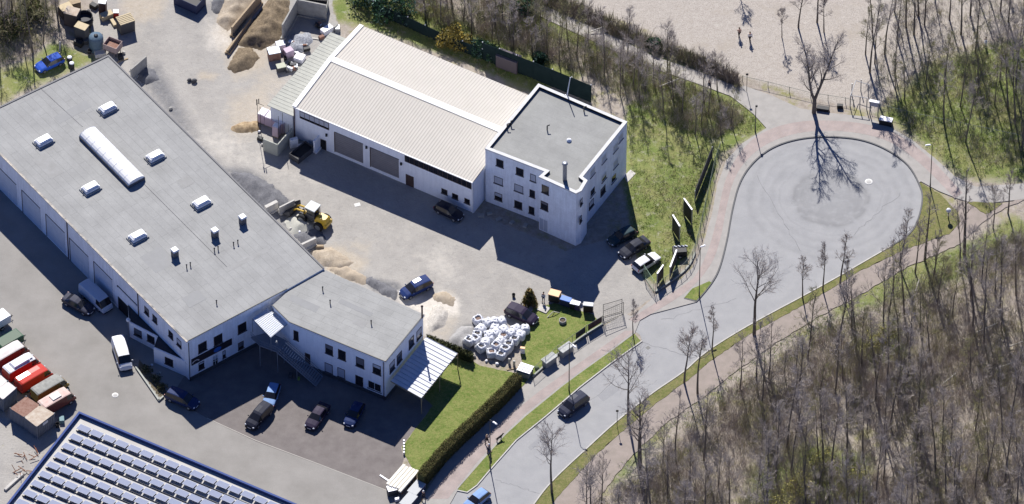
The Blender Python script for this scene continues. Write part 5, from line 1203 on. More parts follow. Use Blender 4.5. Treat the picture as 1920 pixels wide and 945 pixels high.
# small machinery near scrap bay
box_thing('mixer_machine', 514, 108, (1.6, 1.3, 1.4), M_rust, R(15), 'small rust-brown machine with white tank on top by the soil heap', 'machine', top=mat('pale_blue_top', (0.55, 0.66, 0.75), 0.4), lid='tank_top'); box_thing('white_tote', 526, 92, (1.2, 1.0, 1.2), M_wrap, R(15), 'white tote behind the rust-brown machine', 'tote')
box_thing('flat_crate', 527, 131, (1.2, 0.9, 0.8), M_dgrey, R(18), 'dark crate with pale green lid in front of the machines', 'crate', top=mat('pale_green_board', (0.45, 0.46, 0.36), 0.8))
box_thing('white_box', 562, 112, (1.3, 1.2, 0.7), M_wrap, R(-25), 'white box beside the lean-to edge', 'box'); box_thing('purple_load', 541, 104, (1.2, 1.0, 1.2), M_pinkw, R(30), 'pinkish grey wrapped load between machine and lean-to', 'load'); box_thing('white_box', 613, 60, (1.7, 0.9, 0.8), M_wrap, R(40), 'white box on the corner behind the lean-to roof', 'box')
rs_ = random.Random(5)
scrap_i = 0
for (u, v, lab) in ((548, 128, 'dark scrap drum beside the lean-to edge'), (553, 83, 'black tyre-like drum in the scrap bay'), (570, 92, 'bent scrap sheet in the scrap bay'), (600, 52, 'yellowish scrap box near the bay corner'), (546, 134, 'small dark bin at the lean-to edge')):
    o = empty('scrap_piece', at(u, v), lab, 'scrap'); mb = MB()
    for k in range(5): mb.box((rs_.uniform(-.6, .6), rs_.uniform(-.5, .5), rs_.uniform(.2, .5)), (rs_.uniform(.3, .9), rs_.uniform(.2, .6), rs_.uniform(.15, .5)), [M_dgrey, M_alu, M_galv, M_rust, M_black][k], M=Matrix.Rotation(rs_.uniform(0, 3), 3, 'Z') @ Matrix.Rotation(rs_.uniform(-.5, .5), 3, 'X'))
    mb.build('pieces', o)

# ---------------------------------------------------------------- heaps
def heap(name, outline, h, m, label, slope=0.6, seed=0, rough_=0.42, cat='heap', step=0.35):
    r = random.Random(seed); px = outline; w = PL(px); poly = [(p.x, p.y) for p in w]
    x0, x1 = min(p[0] for p in poly), max(p[0] for p in poly); y0, y1 = min(p[1] for p in poly), max(p[1] for p in poly)
    cx, cy = (x0 + x1) / 2, (y0 + y1) / 2
    xs = np.arange(x0 - 0.5, x1 + 0.5 + step, step); ys = np.arange(y0 - 0.5, y1 + 0.5 + step, step); X, Y = np.meshgrid(xs, ys)
    X = X + np.random.RandomState(seed).uniform(-.3, .3, X.shape) * step; Y = Y + np.random.RandomState(seed + 1).uniform(-.3, .3, Y.shape) * step
    d = seg_dist(X, Y, poly); ins_ = inside(X, Y, poly)
    Z = np.where(ins_, d, -d) * slope
    vs = []; ny_, nx_ = X.shape
    for j in range(ny_):
        for i in range(nx_):
            z = Z[j, i]; n1 = mnoise.noise(Vector((X[j, i] * .8, Y[j, i] * .8, seed))); n2 = mnoise.noise(Vector((X[j, i] * 2.7, Y[j, i] * 2.7, seed + 5)))
            zz = h * (1 - math.exp(-max(z, 0) / (h * 0.8))) * (1 + rough_ * n1 * 1.5) + (rough_ * 0.35 * n2 if z > 0.1 else 0)
            if z <= 0: zz = -0.15
            vs.append((X[j, i] - cx, Y[j, i] - cy, zz))
    fs = []
    for j in range(ny_ - 1):
        for i in range(nx_ - 1):
            a = j * nx_ + i
            if max(vs[a][2], vs[a + 1][2], vs[a + nx_][2], vs[a + nx_ + 1][2]) > 0: fs.append((a, a + 1, a + nx_ + 1, a + nx_))
    mb = MB(); mb.add(vs, fs, m, True); o = mb.build(name, loc=None); o.location = (cx, cy, 0); tag(o, label, cat); return o
H_dark = mat('dark_gravel', (0.105, 0.105, 0.115), 0.95, var=(0.16, 0.16, 0.17), scale=1.5, grain=0.3, gscale=8); H_grey = mat('grey_gravel', (0.26, 0.255, 0.25), 0.95, var=(0.33, 0.32, 0.31), scale=1.5, grain=0.25, gscale=8)
H_sand = mat('ochre_sand', (0.40, 0.34, 0.265), 0.95, var=(0.31, 0.255, 0.19), scale=1.6, grain=0.22, gscale=6); H_soil = mat('brown_soil', (0.115, 0.088, 0.06), 0.95, var=(0.22, 0.17, 0.11), scale=2.0, grain=0.35, gscale=5); H_pale = mat('pale_rubble', (0.50, 0.47, 0.42), 0.95, var=(0.38, 0.35, 0.31), scale=2, grain=0.25, gscale=6); H_beige = mat('pale_green_grey_gravel', (0.42, 0.41, 0.36), 0.95, grain=0.15)
heap('gravel_heap', [(428, 322), (470, 325), (510, 345), (540, 372), (545, 388), (505, 405), (495, 400), (460, 360)], 1.5, H_dark, 'dark grey gravel heap against the workshop wall left of the loader', seed=3)
heap('gravel_heap', [(532, 415), (560, 392), (600, 425), (575, 440), (545, 438)], 0.9, H_beige, 'pale grey-green gravel heap in the bay in front of the loader', seed=4)
heap('gravel_heap', [(548, 440), (575, 432), (600, 425), (615, 455), (605, 462), (575, 466)], 1.0, H_dark, 'black gravel heap below the loader between the concrete walls', seed=5)
heap('sand_heap', [(578, 470), (620, 462), (665, 492), (640, 508), (600, 498)], 0.7, H_sand, 'ochre sand heap beside the workshop corner', seed=6)
heap('sand_heap', [(608, 502), (650, 498), (690, 520), (685, 535), (650, 525)], 0.6, mat('brownish_sand', (0.40, 0.33, 0.25), .95, var=(.3, .25, .19), scale=1.5, grain=.15), 'brownish sand heap between the ochre sand and the dark grey gravel', seed=7)
heap('gravel_heap', [(680, 528), (695, 518), (730, 535), (746, 545), (744, 565), (715, 552)], 0.8, H_dark, 'dark grey gravel heap behind the office wing next to the blue estate car', seed=8)
heap('rubble_heap', [(800, 600), (812, 572), (828, 570), (842, 585), (835, 612), (805, 626)], 0.9, H_pale, 'pale rubble heap behind the flue end of the office wing', seed=9, rough_=0.5)
heap('sand_heap', [(808, 552), (835, 545), (856, 560), (850, 575), (815, 565)], 0.35, H_sand, 'low pale sand heap beside the blue estate car', seed=10)
heap('gravel_heap', [(838, 640), (862, 612), (890, 610), (884, 655), (862, 652)], 0.8, H_grey, 'grey gravel heap left of the white bulk bags', seed=11)
heap('soil_heap', [(425, 128), (445, 90), (470, 88), (488, 108), (470, 130), (440, 138)], 1.6, H_soil, 'brown soil heap at the lower end of the bays', seed=12, rough_=0.4)
heap('soil_heap', [(440, 85), (480, 30), (510, -10), (545, 0), (540, 50), (525, 75), (490, 95)], 2.6, H_soil, 'large dark brown soil heap beside the scrap bay', seed=13, rough_=0.45)
heap('sand_heap', [(405, 40), (420, -10), (470, -30), (482, 0), (450, 40), (425, 60)], 1.6, H_sand, 'orange sand heap in the top bay', seed=14)
heap('soil_heap', [(395, 20), (400, -20), (430, -20), (425, 10), (410, 30)], 1.3, H_dark, 'dark earth heap at the top edge beside the orange sand', seed=15)
heap('sand_heap', [(432, 238), (455, 228), (484, 226), (490, 246), (460, 250), (435, 248)], 0.7, mat('brown_sand', (0.42, 0.32, 0.2), .95, var=(.2, .14, .08), scale=1.6, grain=.2), 'brown sand heap left of the wrapped pallets', seed=16, rough_=0.5)
heap('scrap_heap', [(535, 90), (545, 65), (580, 60), (590, 75), (570, 100), (545, 105)], 1.0, mat('blue_grey_scrap', (0.16, 0.17, 0.20), .8, var=(.34, .35, .38), scale=3, grain=.4, gscale=5), 'blue-grey scrap heap inside the concrete scrap bay', seed=17, rough_=0.7)
heap('gravel_heap', [(240, 135), (262, 120), (290, 130), (300, 150), (272, 160)], 0.7, H_dark, 'dark gravel heap behind the concrete panel near the workshop corner', seed=18)
heap('rubble_heap', [(455, 335), (470, 330), (474, 345), (460, 350)], 0.8, H_pale, 'small pale rubble heap on the dark gravel beside the workshop edge', seed=19, rough_=0.5)

# ---------------------------------------------------------------- wheel loader
M_yel = mat('loader_yellow', (0.48, 0.31, 0.03), 0.4, coat=0.2)
ld = empty('wheel_loader', at(589, 416), 'yellow wheel loader with grey cab roof and bucket raised over the gravel bay', 'loader', rz=heading((610, 424), (556, 398)))
mb = MB(); mb.box((-1.25, 0, 1.25), (1.7, 1.4, 0.95), M_yel, bev=0.18, taper=0.85); mb.box((-1.95, 0, 0.85), (0.4, 1.5, 0.6), M_yel, bev=0.08); mb.build('engine_cover', ld)
mb = MB(); mb.box((0.1, 0, 0.8), (3.4, 0.9, 0.45), M_dgrey, bev=0.05); mb.box((0.9, 0, 1.0), (0.9, 0.7, 0.6), M_yel, bev=0.06); mb.build('chassis', ld)
mb = MB()
for x in (-0.45, 0.75):
    for y in (-0.62, 0.62): mb.tube((x, y, 1.3), (x * 0.95, y * 0.95, 2.6), 0.05, 0.05, M_dgrey)
mb.box((0.15, 0, 1.45), (1.1, 1.2, 0.35), M_dgrey, bev=0.04); cab = mb.build('cab', ld); mb = MB(); mb.box((0.15, 0, 2.66), (1.45, 1.45, 0.14), mat('grey_cab_roof', (0.45, 0.47, 0.46), 0.5), bev=0.04); mb.build('cab_roof', cab)
mb = MB(); mb.box((0.15, 0, 2.05), (1.0, 1.12, 0.95), M_glass); mb.build('cab_glass', cab)
for x in (-1.2, 1.15):
    for y in (-1, 1):
        wheel(ld, x, y * 0.85, 0.62, 0.42)
for y in (-1, 1):
    mb = MB(); mb.tube((0.8, y * 0.35, 1.5), (2.2, y * 0.35, 1.3), 0.12, 0.12, M_yel, 4); mb.tube((2.2, y * .35, 1.3), (2.7, y * .35, 0.8), 0.12, 0.1, M_yel, 4); mb.build('lift_arm', ld)
mb = MB(); prof = [(2.75, 1.25), (2.65, 0.5), (2.9, 0.25), (3.7, 0.3)]
for (x0, z0), (x1, z1) in zip(prof[:-1], prof[1:]): mb.face([(x0, -1.15, z0), (x1, -1.15, z1), (x1, 1.15, z1), (x0, 1.15, z0)], M_dgrey); mb.face([(x0 - .05, -1.15, z0 - .05), (x1, -1.15, z1 - .05), (x1, 1.15, z1 - .05), (x0 - .05, 1.15, z0 - .05)], M_dgrey)
for y in (-1.15, 1.15): mb.face([(2.75, y, 1.25), (2.65, y, .5), (2.9, y, .25), (3.7, y, .3)], M_dgrey)
mb.build('bucket', ld)
mb = MB(); mb.tube((-1.3, 0.3, 1.7), (-1.3, 0.3, 2.3), 0.06, 0.06, M_dgrey); mb.build('exhaust', ld)
for y in (-1, 1): mb = MB(); mb.box((0.8, y * 0.85, 2.1), (0.06, 0.3, 0.35), M_black, bev=.02); mb.build('mirror', ld)
ld.scale = (1.14, 1.14, 1.1)

# ---------------------------------------------------------------- bulk bags
M_bag = mat('white_woven_bag', (0.70, 0.71, 0.74), 0.8, var=(0.56, 0.57, 0.61), scale=3.0, grain=0.10)
def make_bag(seed, fill, closed=False):
    r = random.Random(seed); root = empty('bulk_bag', (0, 0, 0)); mb = MB(); n = 16
    prof = [(0.42, 0.0, 1), (0.56, 0.10, 1), (0.62, 0.40, 1), (0.60, 0.75, 1), (0.55, 0.93, 1), (0.47, 1.04, 1), (0.37, 1.05, 1), (0.33, 0.93, 1), (0.34, 0.80, 1)]; vs = []; fs = []
    if closed: prof = prof[:5] + [(0.42, 1.08, 1), (0.22, 1.12, 1), (0.03, 1.05, 1)]
    for rr_, z, _ in prof:
        for i in range(n):
            t = 2 * math.pi * i / n; sq = 1 / max(abs(math.cos(t)), abs(math.sin(t))) ** 0.75; w = rr_ * sq * (1 + r.uniform(-.10, .10)); vs.append((math.cos(t) * w, math.sin(t) * w, z + r.uniform(-.07, .07) * (z > .3)))
    for k in range(len(prof) - 1):
        for i in range(n): j = (i + 1) % n; fs.append((k * n + i, k * n + j, k * n + n + j, k * n + n + i))
    mb.add(vs, fs, M_bag, True); mb.build('bag', root)
    mb = MB() if not closed else None
    if closed: mb = MB(); mb.ball((0, 0, 1.1), .12, M_bag, 8, 5, (1.4, .8, .8)); mb.build('tied_neck', root)
    else: mb.lathe((0, 0, 0.78), [(0.40, 0), (0.25, 0.06), (0.02, 0.10)], fill, 12); mb.build('contents', root)
    for k in range(4):
        t = math.pi / 4 + k * math.pi / 2; a = Vector((math.cos(t) * 0.62, math.sin(t) * 0.62, 0.9)); b_ = Vector((math.cos(t + .5) * .5, math.sin(t + .5) * .5, 1.18)); mb = MB(); mb.box((a + b_) / 2, ((b_ - a).length, 0.10, 0.02), M_bag, M=(b_ - a).to_track_quat('X', 'Z').to_matrix()); mb.build('loop', root)
    return root
M_bf = mat('bag_fill_pale', (0.55, 0.54, 0.52), 0.95, grain=.2); M_bf2 = mat('bag_fill_dark', (0.10, 0.09, 0.085), 0.95, grain=.3); M_bf3 = mat('bag_fill_red_brown', (0.20, 0.14, 0.115), 0.95, grain=.3)
bagrows = [('back', [(215, 100), (322, 135), (400, 132), (470, 130)]), ('second', [(245, 200), (400, 190), (497, 215), (640, 205), (735, 210)]), ('third', [(205, 268), (335, 270), (410, 245), (500, 280), (580, 262), (685, 268)]), ('fourth', [(122, 335), (182, 320), (338, 305), (462, 338), (620, 330)]), ('fifth', [(290, 365), (410, 398), (555, 382)]), ('front', [(245, 412), (362, 465), (515, 438), (472, 492)])]
ordn = ['first', 'second', 'third', 'fourth', 'fifth', 'sixth']; rb_ = random.Random(9); protos_b = []
fills = {0: [2, 0, 0, 0], 1: [0, 0, 0, 0, 0], 2: [1, 0, 0, 2, 0, 0], 3: [1, 1, 0, 0, 1], 4: [0, 2, 1], 5: [1, 2, 1, 1]}
pb = [make_bag(1, M_bf, True), make_bag(2, M_bf2), make_bag(3, M_bf3)]; used = [False] * 3
for ri, (rn, L_) in enumerate(bagrows):
    for ki, (x, y) in enumerate(L_):
        p = P(860 + x / 5.905, 580 + y / 5.905, 0.85); k = fills[ri][ki]
        o = pb[k] if not used[k] else copy_tree(pb[k]); used[k] = True
        o.location = (p.x, p.y, 0.02); o.rotation_euler = (rb_.uniform(-.07, .07), rb_.uniform(-.07, .07), R(-32) + rb_.uniform(-.7, .7)); s_ = rb_.uniform(1.02, 1.16); o.scale = (s_, s_, rb_.uniform(.92, 1.12))
        tag(o, 'white bulk bag with %s, %s from left in the %s row' % (['closed top', 'dark opening', 'red-brown filling'][k], ordn[ki], rn), 'bulk bag', 'white bulk bags clustered beside the lawn')
for k in range(3):
    for o in [c for c in pb[k].children]: pass

# ---------------------------------------------------------------- yard edge: bins, shrub, boards
def bin_(u, v, w, d, h, body, lid, rz, label):
    o = empty('wheelie_bin', at(u, v), label, 'bin', None, rz); mb = MB(); mb.box((0, 0, h / 2 + .08), (w, d, h - .1), body, bev=.04, taper=1.0); mb.build('body', o); mb = MB(); mb.box((0, 0, h + 0.08), (w + .08, d + .1, .12), lid, bev=.04); mb.build('lid', o)
    for s_ in (-1, 1): mb = MB(); mb.lathe((s_ * (w / 2 - .1), d / 2 - .05, .1), [(.1, -.04), (.1, .04)], M_rubber, 8, rot=Matrix.Rotation(math.pi / 2, 3, 'Y')); mb.build('wheel', o)
    return o
bin_(1040, 563, 1.45, 1.1, 1.35, M_black, M_orange, R(-20), 'large dark bin with pale orange lid beside the shrub')
bin_(1061, 572, 1.4, 0.8, 1.15, mat('dark_navy_bin', (.02, .03, .07), .6), M_bluebin, R(-22), 'dark bin with blue lid, next to the orange lidded bin')
bin_(1074, 578, 0.6, 0.7, 1.1, M_black, M_wrap, R(-20), 'narrow black bin with white lid, between the blue bin and the last bins'); bin_(1083, 580, 0.6, 0.7, 1.1, mat('purple_bin', (.06, .04, .10), .6), M_wrap, R(-20), 'narrow purple-black bin with white lid touching the narrow black bin')
bin_(1103, 584, 1.3, 0.65, 1.35, mat('dark_brown_bin', (.03, .02, .022), .6), mat('grey_white_lid', (.6, .6, .6), .6), R(-8), 'tall dark brown bin with grey-white lid at the lawn edge')
o = empty('planter_ring', at(1055, 604), 'round concrete planter with soil standing on the small yard lawn', 'planter'); mb = MB(); mb.lathe((0, 0, 0), [(.5, 0), (.5, .45), (.4, .45), (.36, .2)], M_conc, 14); mb.build('ring', o); mb = MB(); mb.lathe((0, 0, .3), [(.42, 0), (.02, .06)], M_soil, 10); mb.build('soil', o)
box_thing('paving_slab', 1019, 580, (1.5, 1.2, 0.12), M_conc_l, R(-30), 'pale beige paving slab lying between the aubergine car and the bins', 'slab', z=0.05)
o = empty('broken_chair', at(1036, 590), 'pale broken frame lying on the lawn behind the bins', 'frame'); mb = MB(); mb.tube((-.7, -.6, .08), (.1, .1, .5), .06, .05, M_conc_l); mb.tube((.1, .1, .5), (.9, .25, .1), .06, .05, M_conc_l); mb.tube((-.1, 0, .4), (.3, .5, .1), .05, .04, M_conc_l); mb.build('frame', o)
# bags and goods at the fence
box_thing('orange_sign_box', 980, 662, (0.6, 0.35, 1.0), M_wrap, R(-10), 'small white box with orange rim beside the bulk bags', 'box', top=M_orange, lid='rim')
o = empty('board_stack', at(985, 700), 'stack of white boards on timber at the corner of the hedge and fence', 'boards', rz=R(-24)); mb = MB()
for k in range(4): mb.box((0, -.6 + k * .4, 1.0), (1.9, .27, .12), M_wrap); 
mb.build('boards', o); mb = MB(); mb.box((0, -.2, .45), (1.8, 1.4, .85), mat('grey_green_crate', (.16, .17, .15), .8), bev=.03); mb.build('crate', o)
for u, v, lab in ((955, 682, 'pale stone post lying upright at the left of the white boards'), (964, 686, 'pale stone post next to the white boards')):
    o = empty('stone_post', at(u, v), lab, 'post'); mb = MB(); mb.box((0, 0, .5), (.3, .25, 1.0), M_conc_l, R(-10), bev=.03); mb.build('post', o)
for u, v, lab in ((1061, 663, 'grey-white stone slab display table nearest the banners'), (1030, 683, 'grey-white stone slab display table nearer the white boards')):
    o = empty('display_table', at(u, v), lab, 'table', rz=heading((1003, 700), (1100, 633))); mb = MB(); mb.box((0, 0, 1.25), (2.1, 1.1, .14), mat('speckled_stone', (.50, .50, .48), .8, var=(.33, .34, .32), scale=3, grain=.2), bev=.02); mb.build('table_top', o)
    mb = MB(); mb.box((0, 0, .6), (1.8, .9, 1.15), M_conc, bev=.02); mb.build('base', o)
# ---------------------------------------------------------------- signs, boards, gates, fences
M_ban = mat('dark_banner_back', (0.028, 0.026, 0.032), 0.7); M_ban2 = mat('dark_red_banner', (0.07, 0.03, 0.04), 0.7); M_fence = mat('green_fence_wire', (0.05, 0.10, 0.065), 0.5); M_fpost = mat('grey_green_post', (0.14, 0.16, 0.14), 0.6)
def board(q0, q1, h, label, z0=0.25, capm=M_wrap, m=M_ban, name='billboard', cap=True):
    a, b_ = P(q0[0], q0[1], 0), P(q1[0], q1[1], 0); o = empty(name, a, label, 'billboard'); d = b_ - a; an = math.atan2(d.y, d.x); mid = (a + b_) / 2
    mb = MB(); mb.box((mid.x, mid.y, (h + z0) / 2), (d.length, .08, h - z0), m, an); part(o, 'panel', mb)
    if cap: mb = MB(); mb.box((mid.x, mid.y, h + .03), (d.length + .05, .2, .10), capm, an); part(o, 'top_rail', mb)
    for p in (a, b_): mb = MB(); mb.box((p.x, p.y, h / 2 - .02), (.12, .12, h - .04), M_galv, an); part(o, 'post', mb)
    return o
board((1303, 378), (1335, 296), 2.2, 'long dark screen standing on the grass beside the turning circle footway', cap=False, m=mat('dark_slatted_screen', (.04, .04, .045), .8, grain=.3), name='privacy_screen')
board((1282, 402), (1297, 423), 3.1, 'dark billboard with white top rail nearest the long screen'); board((1261, 433), (1274, 454), 3.1, 'dark billboard with white top rail in the middle of the lawn strip')
board((1256, 524), (1268, 492), 2.4, 'dark billboard with thin white edge beside the black trailer frame'); board((1232, 537), (1243, 521), 2.5, 'small dark billboard with white top rail nearest the gate')
o = empty('equipment_trailer', at(1274, 478), 'black trailer frame with white tubes on top standing on the lawn strip', 'trailer', rz=R(5)); mb = MB(); mb.box((0, 0, .75), (1.9, 1.3, .9), M_black, bev=.05); mb.build('body', o)
for x in (-.7, -.2, .3, .75): mb = MB(); mb.tube((x, .5, 1.3), (x + .35, .3, 1.25), .09, .09, M_alu); mb.build('tube', o)
for y in (-1, 1): wheel(o, 0, y * .72)
def fence(pts, h, label, name='mesh_fence', step=2.4, wire=0.22, cat='fence', m=M_fence, ext=False):
    w = [Vector((p.x, p.y, 0)) for p in PL(pts)]; o = empty(name, w[0], label, cat); mbw = MB(); posts = []
    for a, b_ in zip(w[:-1], w[1:]):
        d = b_ - a; k = max(1, int(round(d.length / step))); posts += [a.lerp(b_, j / k) for j in range(k)]
        nw = max(1, int(d.length / wire))
        for j in range(nw): p = a.lerp(b_, j / nw); mbw.tube((p.x, p.y, .05), (p.x, p.y, h), .006, .006, m, 3, cap=False)
        for zz in np.arange(.1, h + .01, .25): mbw.tube((a.x, a.y, zz), (b_.x, b_.y, zz), .007, .007, m, 3, cap=False)
        mbw.tube((a.x, a.y, h), (b_.x, b_.y, h), .025, .025, M_fpost, 4, cap=False)
    posts.append(w[-1]); part(o, 'mesh_panel', mbw)
    for p in posts: mb = MB(); mb.box((p.x, p.y, h / 2 + .05), (.07, .07, h + .1), M_fpost); part(o, 'post', mb)
    return o
F1 = [(1130, 609), (1100, 627), (1046, 665), (999, 707)]
fence(F1, 1.75, 'green wire mesh fence between the small yard lawn and the footway')
def kerbstones(px, name, label):
    w = PL(px); o = empty(name, (w[0].x, w[0].y, 0), label, 'kerb'); mb = MB()
    for a, b_ in zip(w[:-1], w[1:]): d = b_ - a; mb.box(((a.x + b_.x) / 2, (a.y + b_.y) / 2, .16), (d.length + .1, .22, .22), M_gconc, math.atan2(d.y, d.x))
    part(o, 'base', mb)
kerbstones(F1, 'fence_base', 'pale concrete fence base along the yard side footway')
F2 = catmull([(1229, 548), (1247, 536), (1275, 516), (1292, 499), (1303, 475), (1313, 435), (1322, 395), (1332, 350), (1341, 310), (1350, 285)], 2)
fence(F2, 1.7, 'green wire mesh fence curving between the office lawn and the turning circle footway', step=2.6)
kerbstones(F2[:9], 'fence_base', 'pale concrete fence base curving at the entrance corner')
for (a, b_, lab, m) in (((1129, 609), (1103, 625), 'dark red banner hung on the mesh fence next to the gate', M_ban2), ((1098, 628), (1080, 641), 'black banner hung on the mesh fence, second from the gate', M_ban)):
    A_, B_ = P(*a), P(*b_); d = B_ - A_; o = empty('banner', A_, lab, 'banner'); mb = MB(); mid = (A_ + B_) / 2 + Vector((-.03, .06, 0)); mb.box((mid.x, mid.y, 1.05), (d.length, .03, 1.2), m, math.atan2(d.y, d.x)); part(o, 'cloth', mb)
# mesh gates
def gate_leaf(a, b_, h, label, m=M_metal_d, name='gate_leaf', bars=14):
    A_, B_ = P(*a), P(*b_); o = empty(name, A_, label, 'gate'); mb = MB(); r = .035
    up_ = lambda p, z: (p.x, p.y, z)
    for z in (.12, h): mb.tube(up_(A_, z), up_(B_, z), r, r, m, 4)
    for p in (A_, B_): mb.tube(up_(p, 0), up_(p, h + .1), r * 1.5, r * 1.5, m, 4)
    part(o, 'frame', mb); mb = MB()
    for k in range(1, bars): p = A_.lerp(B_, k / bars); mb.tube(up_(p, .12), up_(p, h), .008, .008, m, 3, cap=False)
    for k in range(1, 6): z = .12 + (h - .12) * k / 6; mb.tube(up_(A_, z), up_(B_, z), .008, .008, m, 3, cap=False)
    part(o, 'mesh_panel', mb)
gate_leaf((1131, 595), (1166, 585), 2.5, 'dark framed mesh gate leaf across the end of the yard lawn')
gate_leaf((1131, 606), (1169, 590), 2.4, 'second dark mesh gate leaf folded beside the first', bars=10)
gate_leaf((1226, 547), (1207, 518), 2.2, 'open pale green gate leaf swung in beside the white hatchback', m=mat('pale_green_gate', (.22, .32, .22), .5))
# street lamps
def street_lamp(u, v, h, label, arm=0.9, arm_az=0.0, head=(0.75, 0.28, 0.14), name='street_lamp', hm=None):
    o = empty(name, at(u, v), label, 'street lamp'); mb = MB(); mb.tube((0, 0, 0), (0, 0, 1.0), .10, .09, M_lp, 8); mb.tube((0, 0, 1.0), (0, 0, h), .065, .045, M_lp, 8); mb.build('pole', o)
    e = Vector((math.cos(arm_az), math.sin(arm_az), 0)); mb = MB(); mb.tube((0, 0, h), Vector((0, 0, h + .1)) + e * arm, .04, .035, M_lp, 6); mb.build('arm', o)
    mb = MB(); mb.box(Vector((0, 0, h + .1)) + e * (arm + .2), head, hm or M_lh, arm_az, bev=.05, taper=.8); hd_ = mb.build('lamp_head', o); return o
M_lp = mat('lamp_pole_grey_brown', (.07, .065, .06), .6); M_lh = mat('lamp_head_white', (.70, .70, .72), .35)
street_lamp(1311, 556, 9.6, 'tall street lamp on the small grass island at the yard entrance', .2, .5)
street_lamp(1744, 354, 8.6, 'tall street lamp between footway and grass triangle right of the turning circle', .4, math.pi + .2)
street_lamp(1067, 733, 9.4, 'street lamp on the verge directly behind the dark grey driving car', .7, R(-45))
street_lamp(919, 877, 9.4, 'street lamp on the verge beside the two walkers', .7, R(-45))
street_lamp(1416, 246, 4.6, 'short dark lamp post at the end of the green strip by the field path', .05, 1.2, (.3, .3, .3), hm=M_metal_d)
o = empty('globe_lamp', at(1778, 410), 'low post lamp with white globe on the grass triangle', 'lamp'); mb = MB(); mb.tube((0, 0, 0), (0, 0, 1.3), .08, .07, M_lp, 8); mb.build('pole', o); mb = MB(); mb.ball((0, 0, 1.6), .36, M_lh, 12, 8); mb.build('globe', o)
for u, v, h, lab in ((1400, 172, 3.6, 'dark sign post at the junction of the field path'), (1157, 800, 3.3, 'thin marker post on the verge right of the road')):
    o = empty('sign_post', at(u, v), lab, 'sign post'); mb = MB(); mb.tube((0, 0, 0), (0, 0, h), .04, .04, M_metal_d, 6); mb.build('post', o); mb = MB(); mb.box((0, .0, h - .2), (.35, .05, .35), M_metal_d); mb.build('sign_plate', o)
# manholes
for u, v, r_, lab in ((1629, 341, .55, 'pale round manhole cover in the turning circle'), (216, 741, .45, 'pale round manhole cover in the driveway')):
    p = at(u, v, 0.010); o = empty('manhole_cover', p, lab, 'manhole cover'); mb = MB(); mb.lathe((0, 0, 0), [(r_, 0), (r_, .006), (r_ * .7, .007)], mat('pale_manhole', (.62, .61, .58), .8), 20); mb.build('ring', o); mb = MB(); mb.lathe((0, 0, .008), [(r_ * .62, 0), (r_ * .6, .004), (.02, .005)], mat('manhole_iron', (.42, .41, .39), .8), 16); mb.build('lid', o)
o = empty('drain_cover', at(670, 384, .02), 'small pale drain cover at the shadow edge of the hall', 'drain cover'); mb = MB(); mb.box((0, 0, 0), (.8, .6, .03), mat('pale_manhole', (.62, .61, .58), .8), .3); mb.build('lid', o)
# field edge fence and frames near the circle
fence([(1392, 152), (1440, 163), (1520, 183), (1585, 193), (1600, 197)], 1.0, 'low thin post and wire fence along the beige field', name='field_fence', step=3.2, wire=1.2)
fence([(1632, 204), (1700, 222), (1800, 243), (1920, 268)], 1.4, 'low green wire fence running right through the grass from the entrance frame', name='field_fence', step=3.2, wire=.3)
o = empty('entrance_frame', at(1610, 205), 'grey timber chicane of posts and rails at the field entrance', 'gate')
def prt(name, a, ha, b_=None, hb=None, r=.07, m=M_tim if 'M_tim' in globals() else M_galv):
    A_ = P(*a); mb = MB()
    if b_ is None: mb.tube((A_.x, A_.y, 0), (A_.x, A_.y, ha), r, r, m, 5)
    else: B_ = P(*b_); mb.tube((A_.x, A_.y, ha), (B_.x, B_.y, hb), r, r, m, 5)
    part(o, name, mb)
for a in ((1594, 200), (1612, 203), (1597, 178), (1614, 170), (1628, 180), (1625, 205)): prt('post', a, 2.2)
for a, b_ in (((1594, 200), (1612, 203)), ((1594, 200), (1604, 172)), ((1604, 172), (1628, 180)), ((1612, 203), (1625, 205))): prt('rail', a, 2.2, b_, 2.2, .05)
o = empty('information_board', at(1638, 215), 'pale framed information board on two posts beside the chicane', 'board')
for a in ((1631, 214), (1646, 217)): prt('post', a, 2.6, r=.08)
A_, B_ = P(1631, 214), P(1646, 217); d = B_ - A_; mb = MB(); mb.box(((A_.x + B_.x) / 2, (A_.y + B_.y) / 2, 2.1), (d.length, .06, .9), mat('grey_board_face', (.35, .36, .40), .6), math.atan2(d.y, d.x)); part(o, 'panel', mb); mb = MB(); mb.box(((A_.x + B_.x) / 2, (A_.y + B_.y) / 2, 2.65), (d.length + .3, .45, .08), M_alu, math.atan2(d.y, d.x)); part(o, 'roof', mb)
o = box_thing('white_table', 1661, 233, (1.75, .8, 1.0), M_black, R(-16), 'black box bench with bright white top at the footway edge', 'bench', top=M_wrap, lid='top')
box_thing('long_black_box', 1543, 207, (1.7, .7, .6), M_black, R(-12), 'long black box beside the big bare tree', 'bench'); box_thing('short_black_box', 1575, 202, (.8, .5, .6), M_black, R(-5), 'short black box between the long one and the chicane', 'box')  # two plain black boxes at the footway edge, use unknown
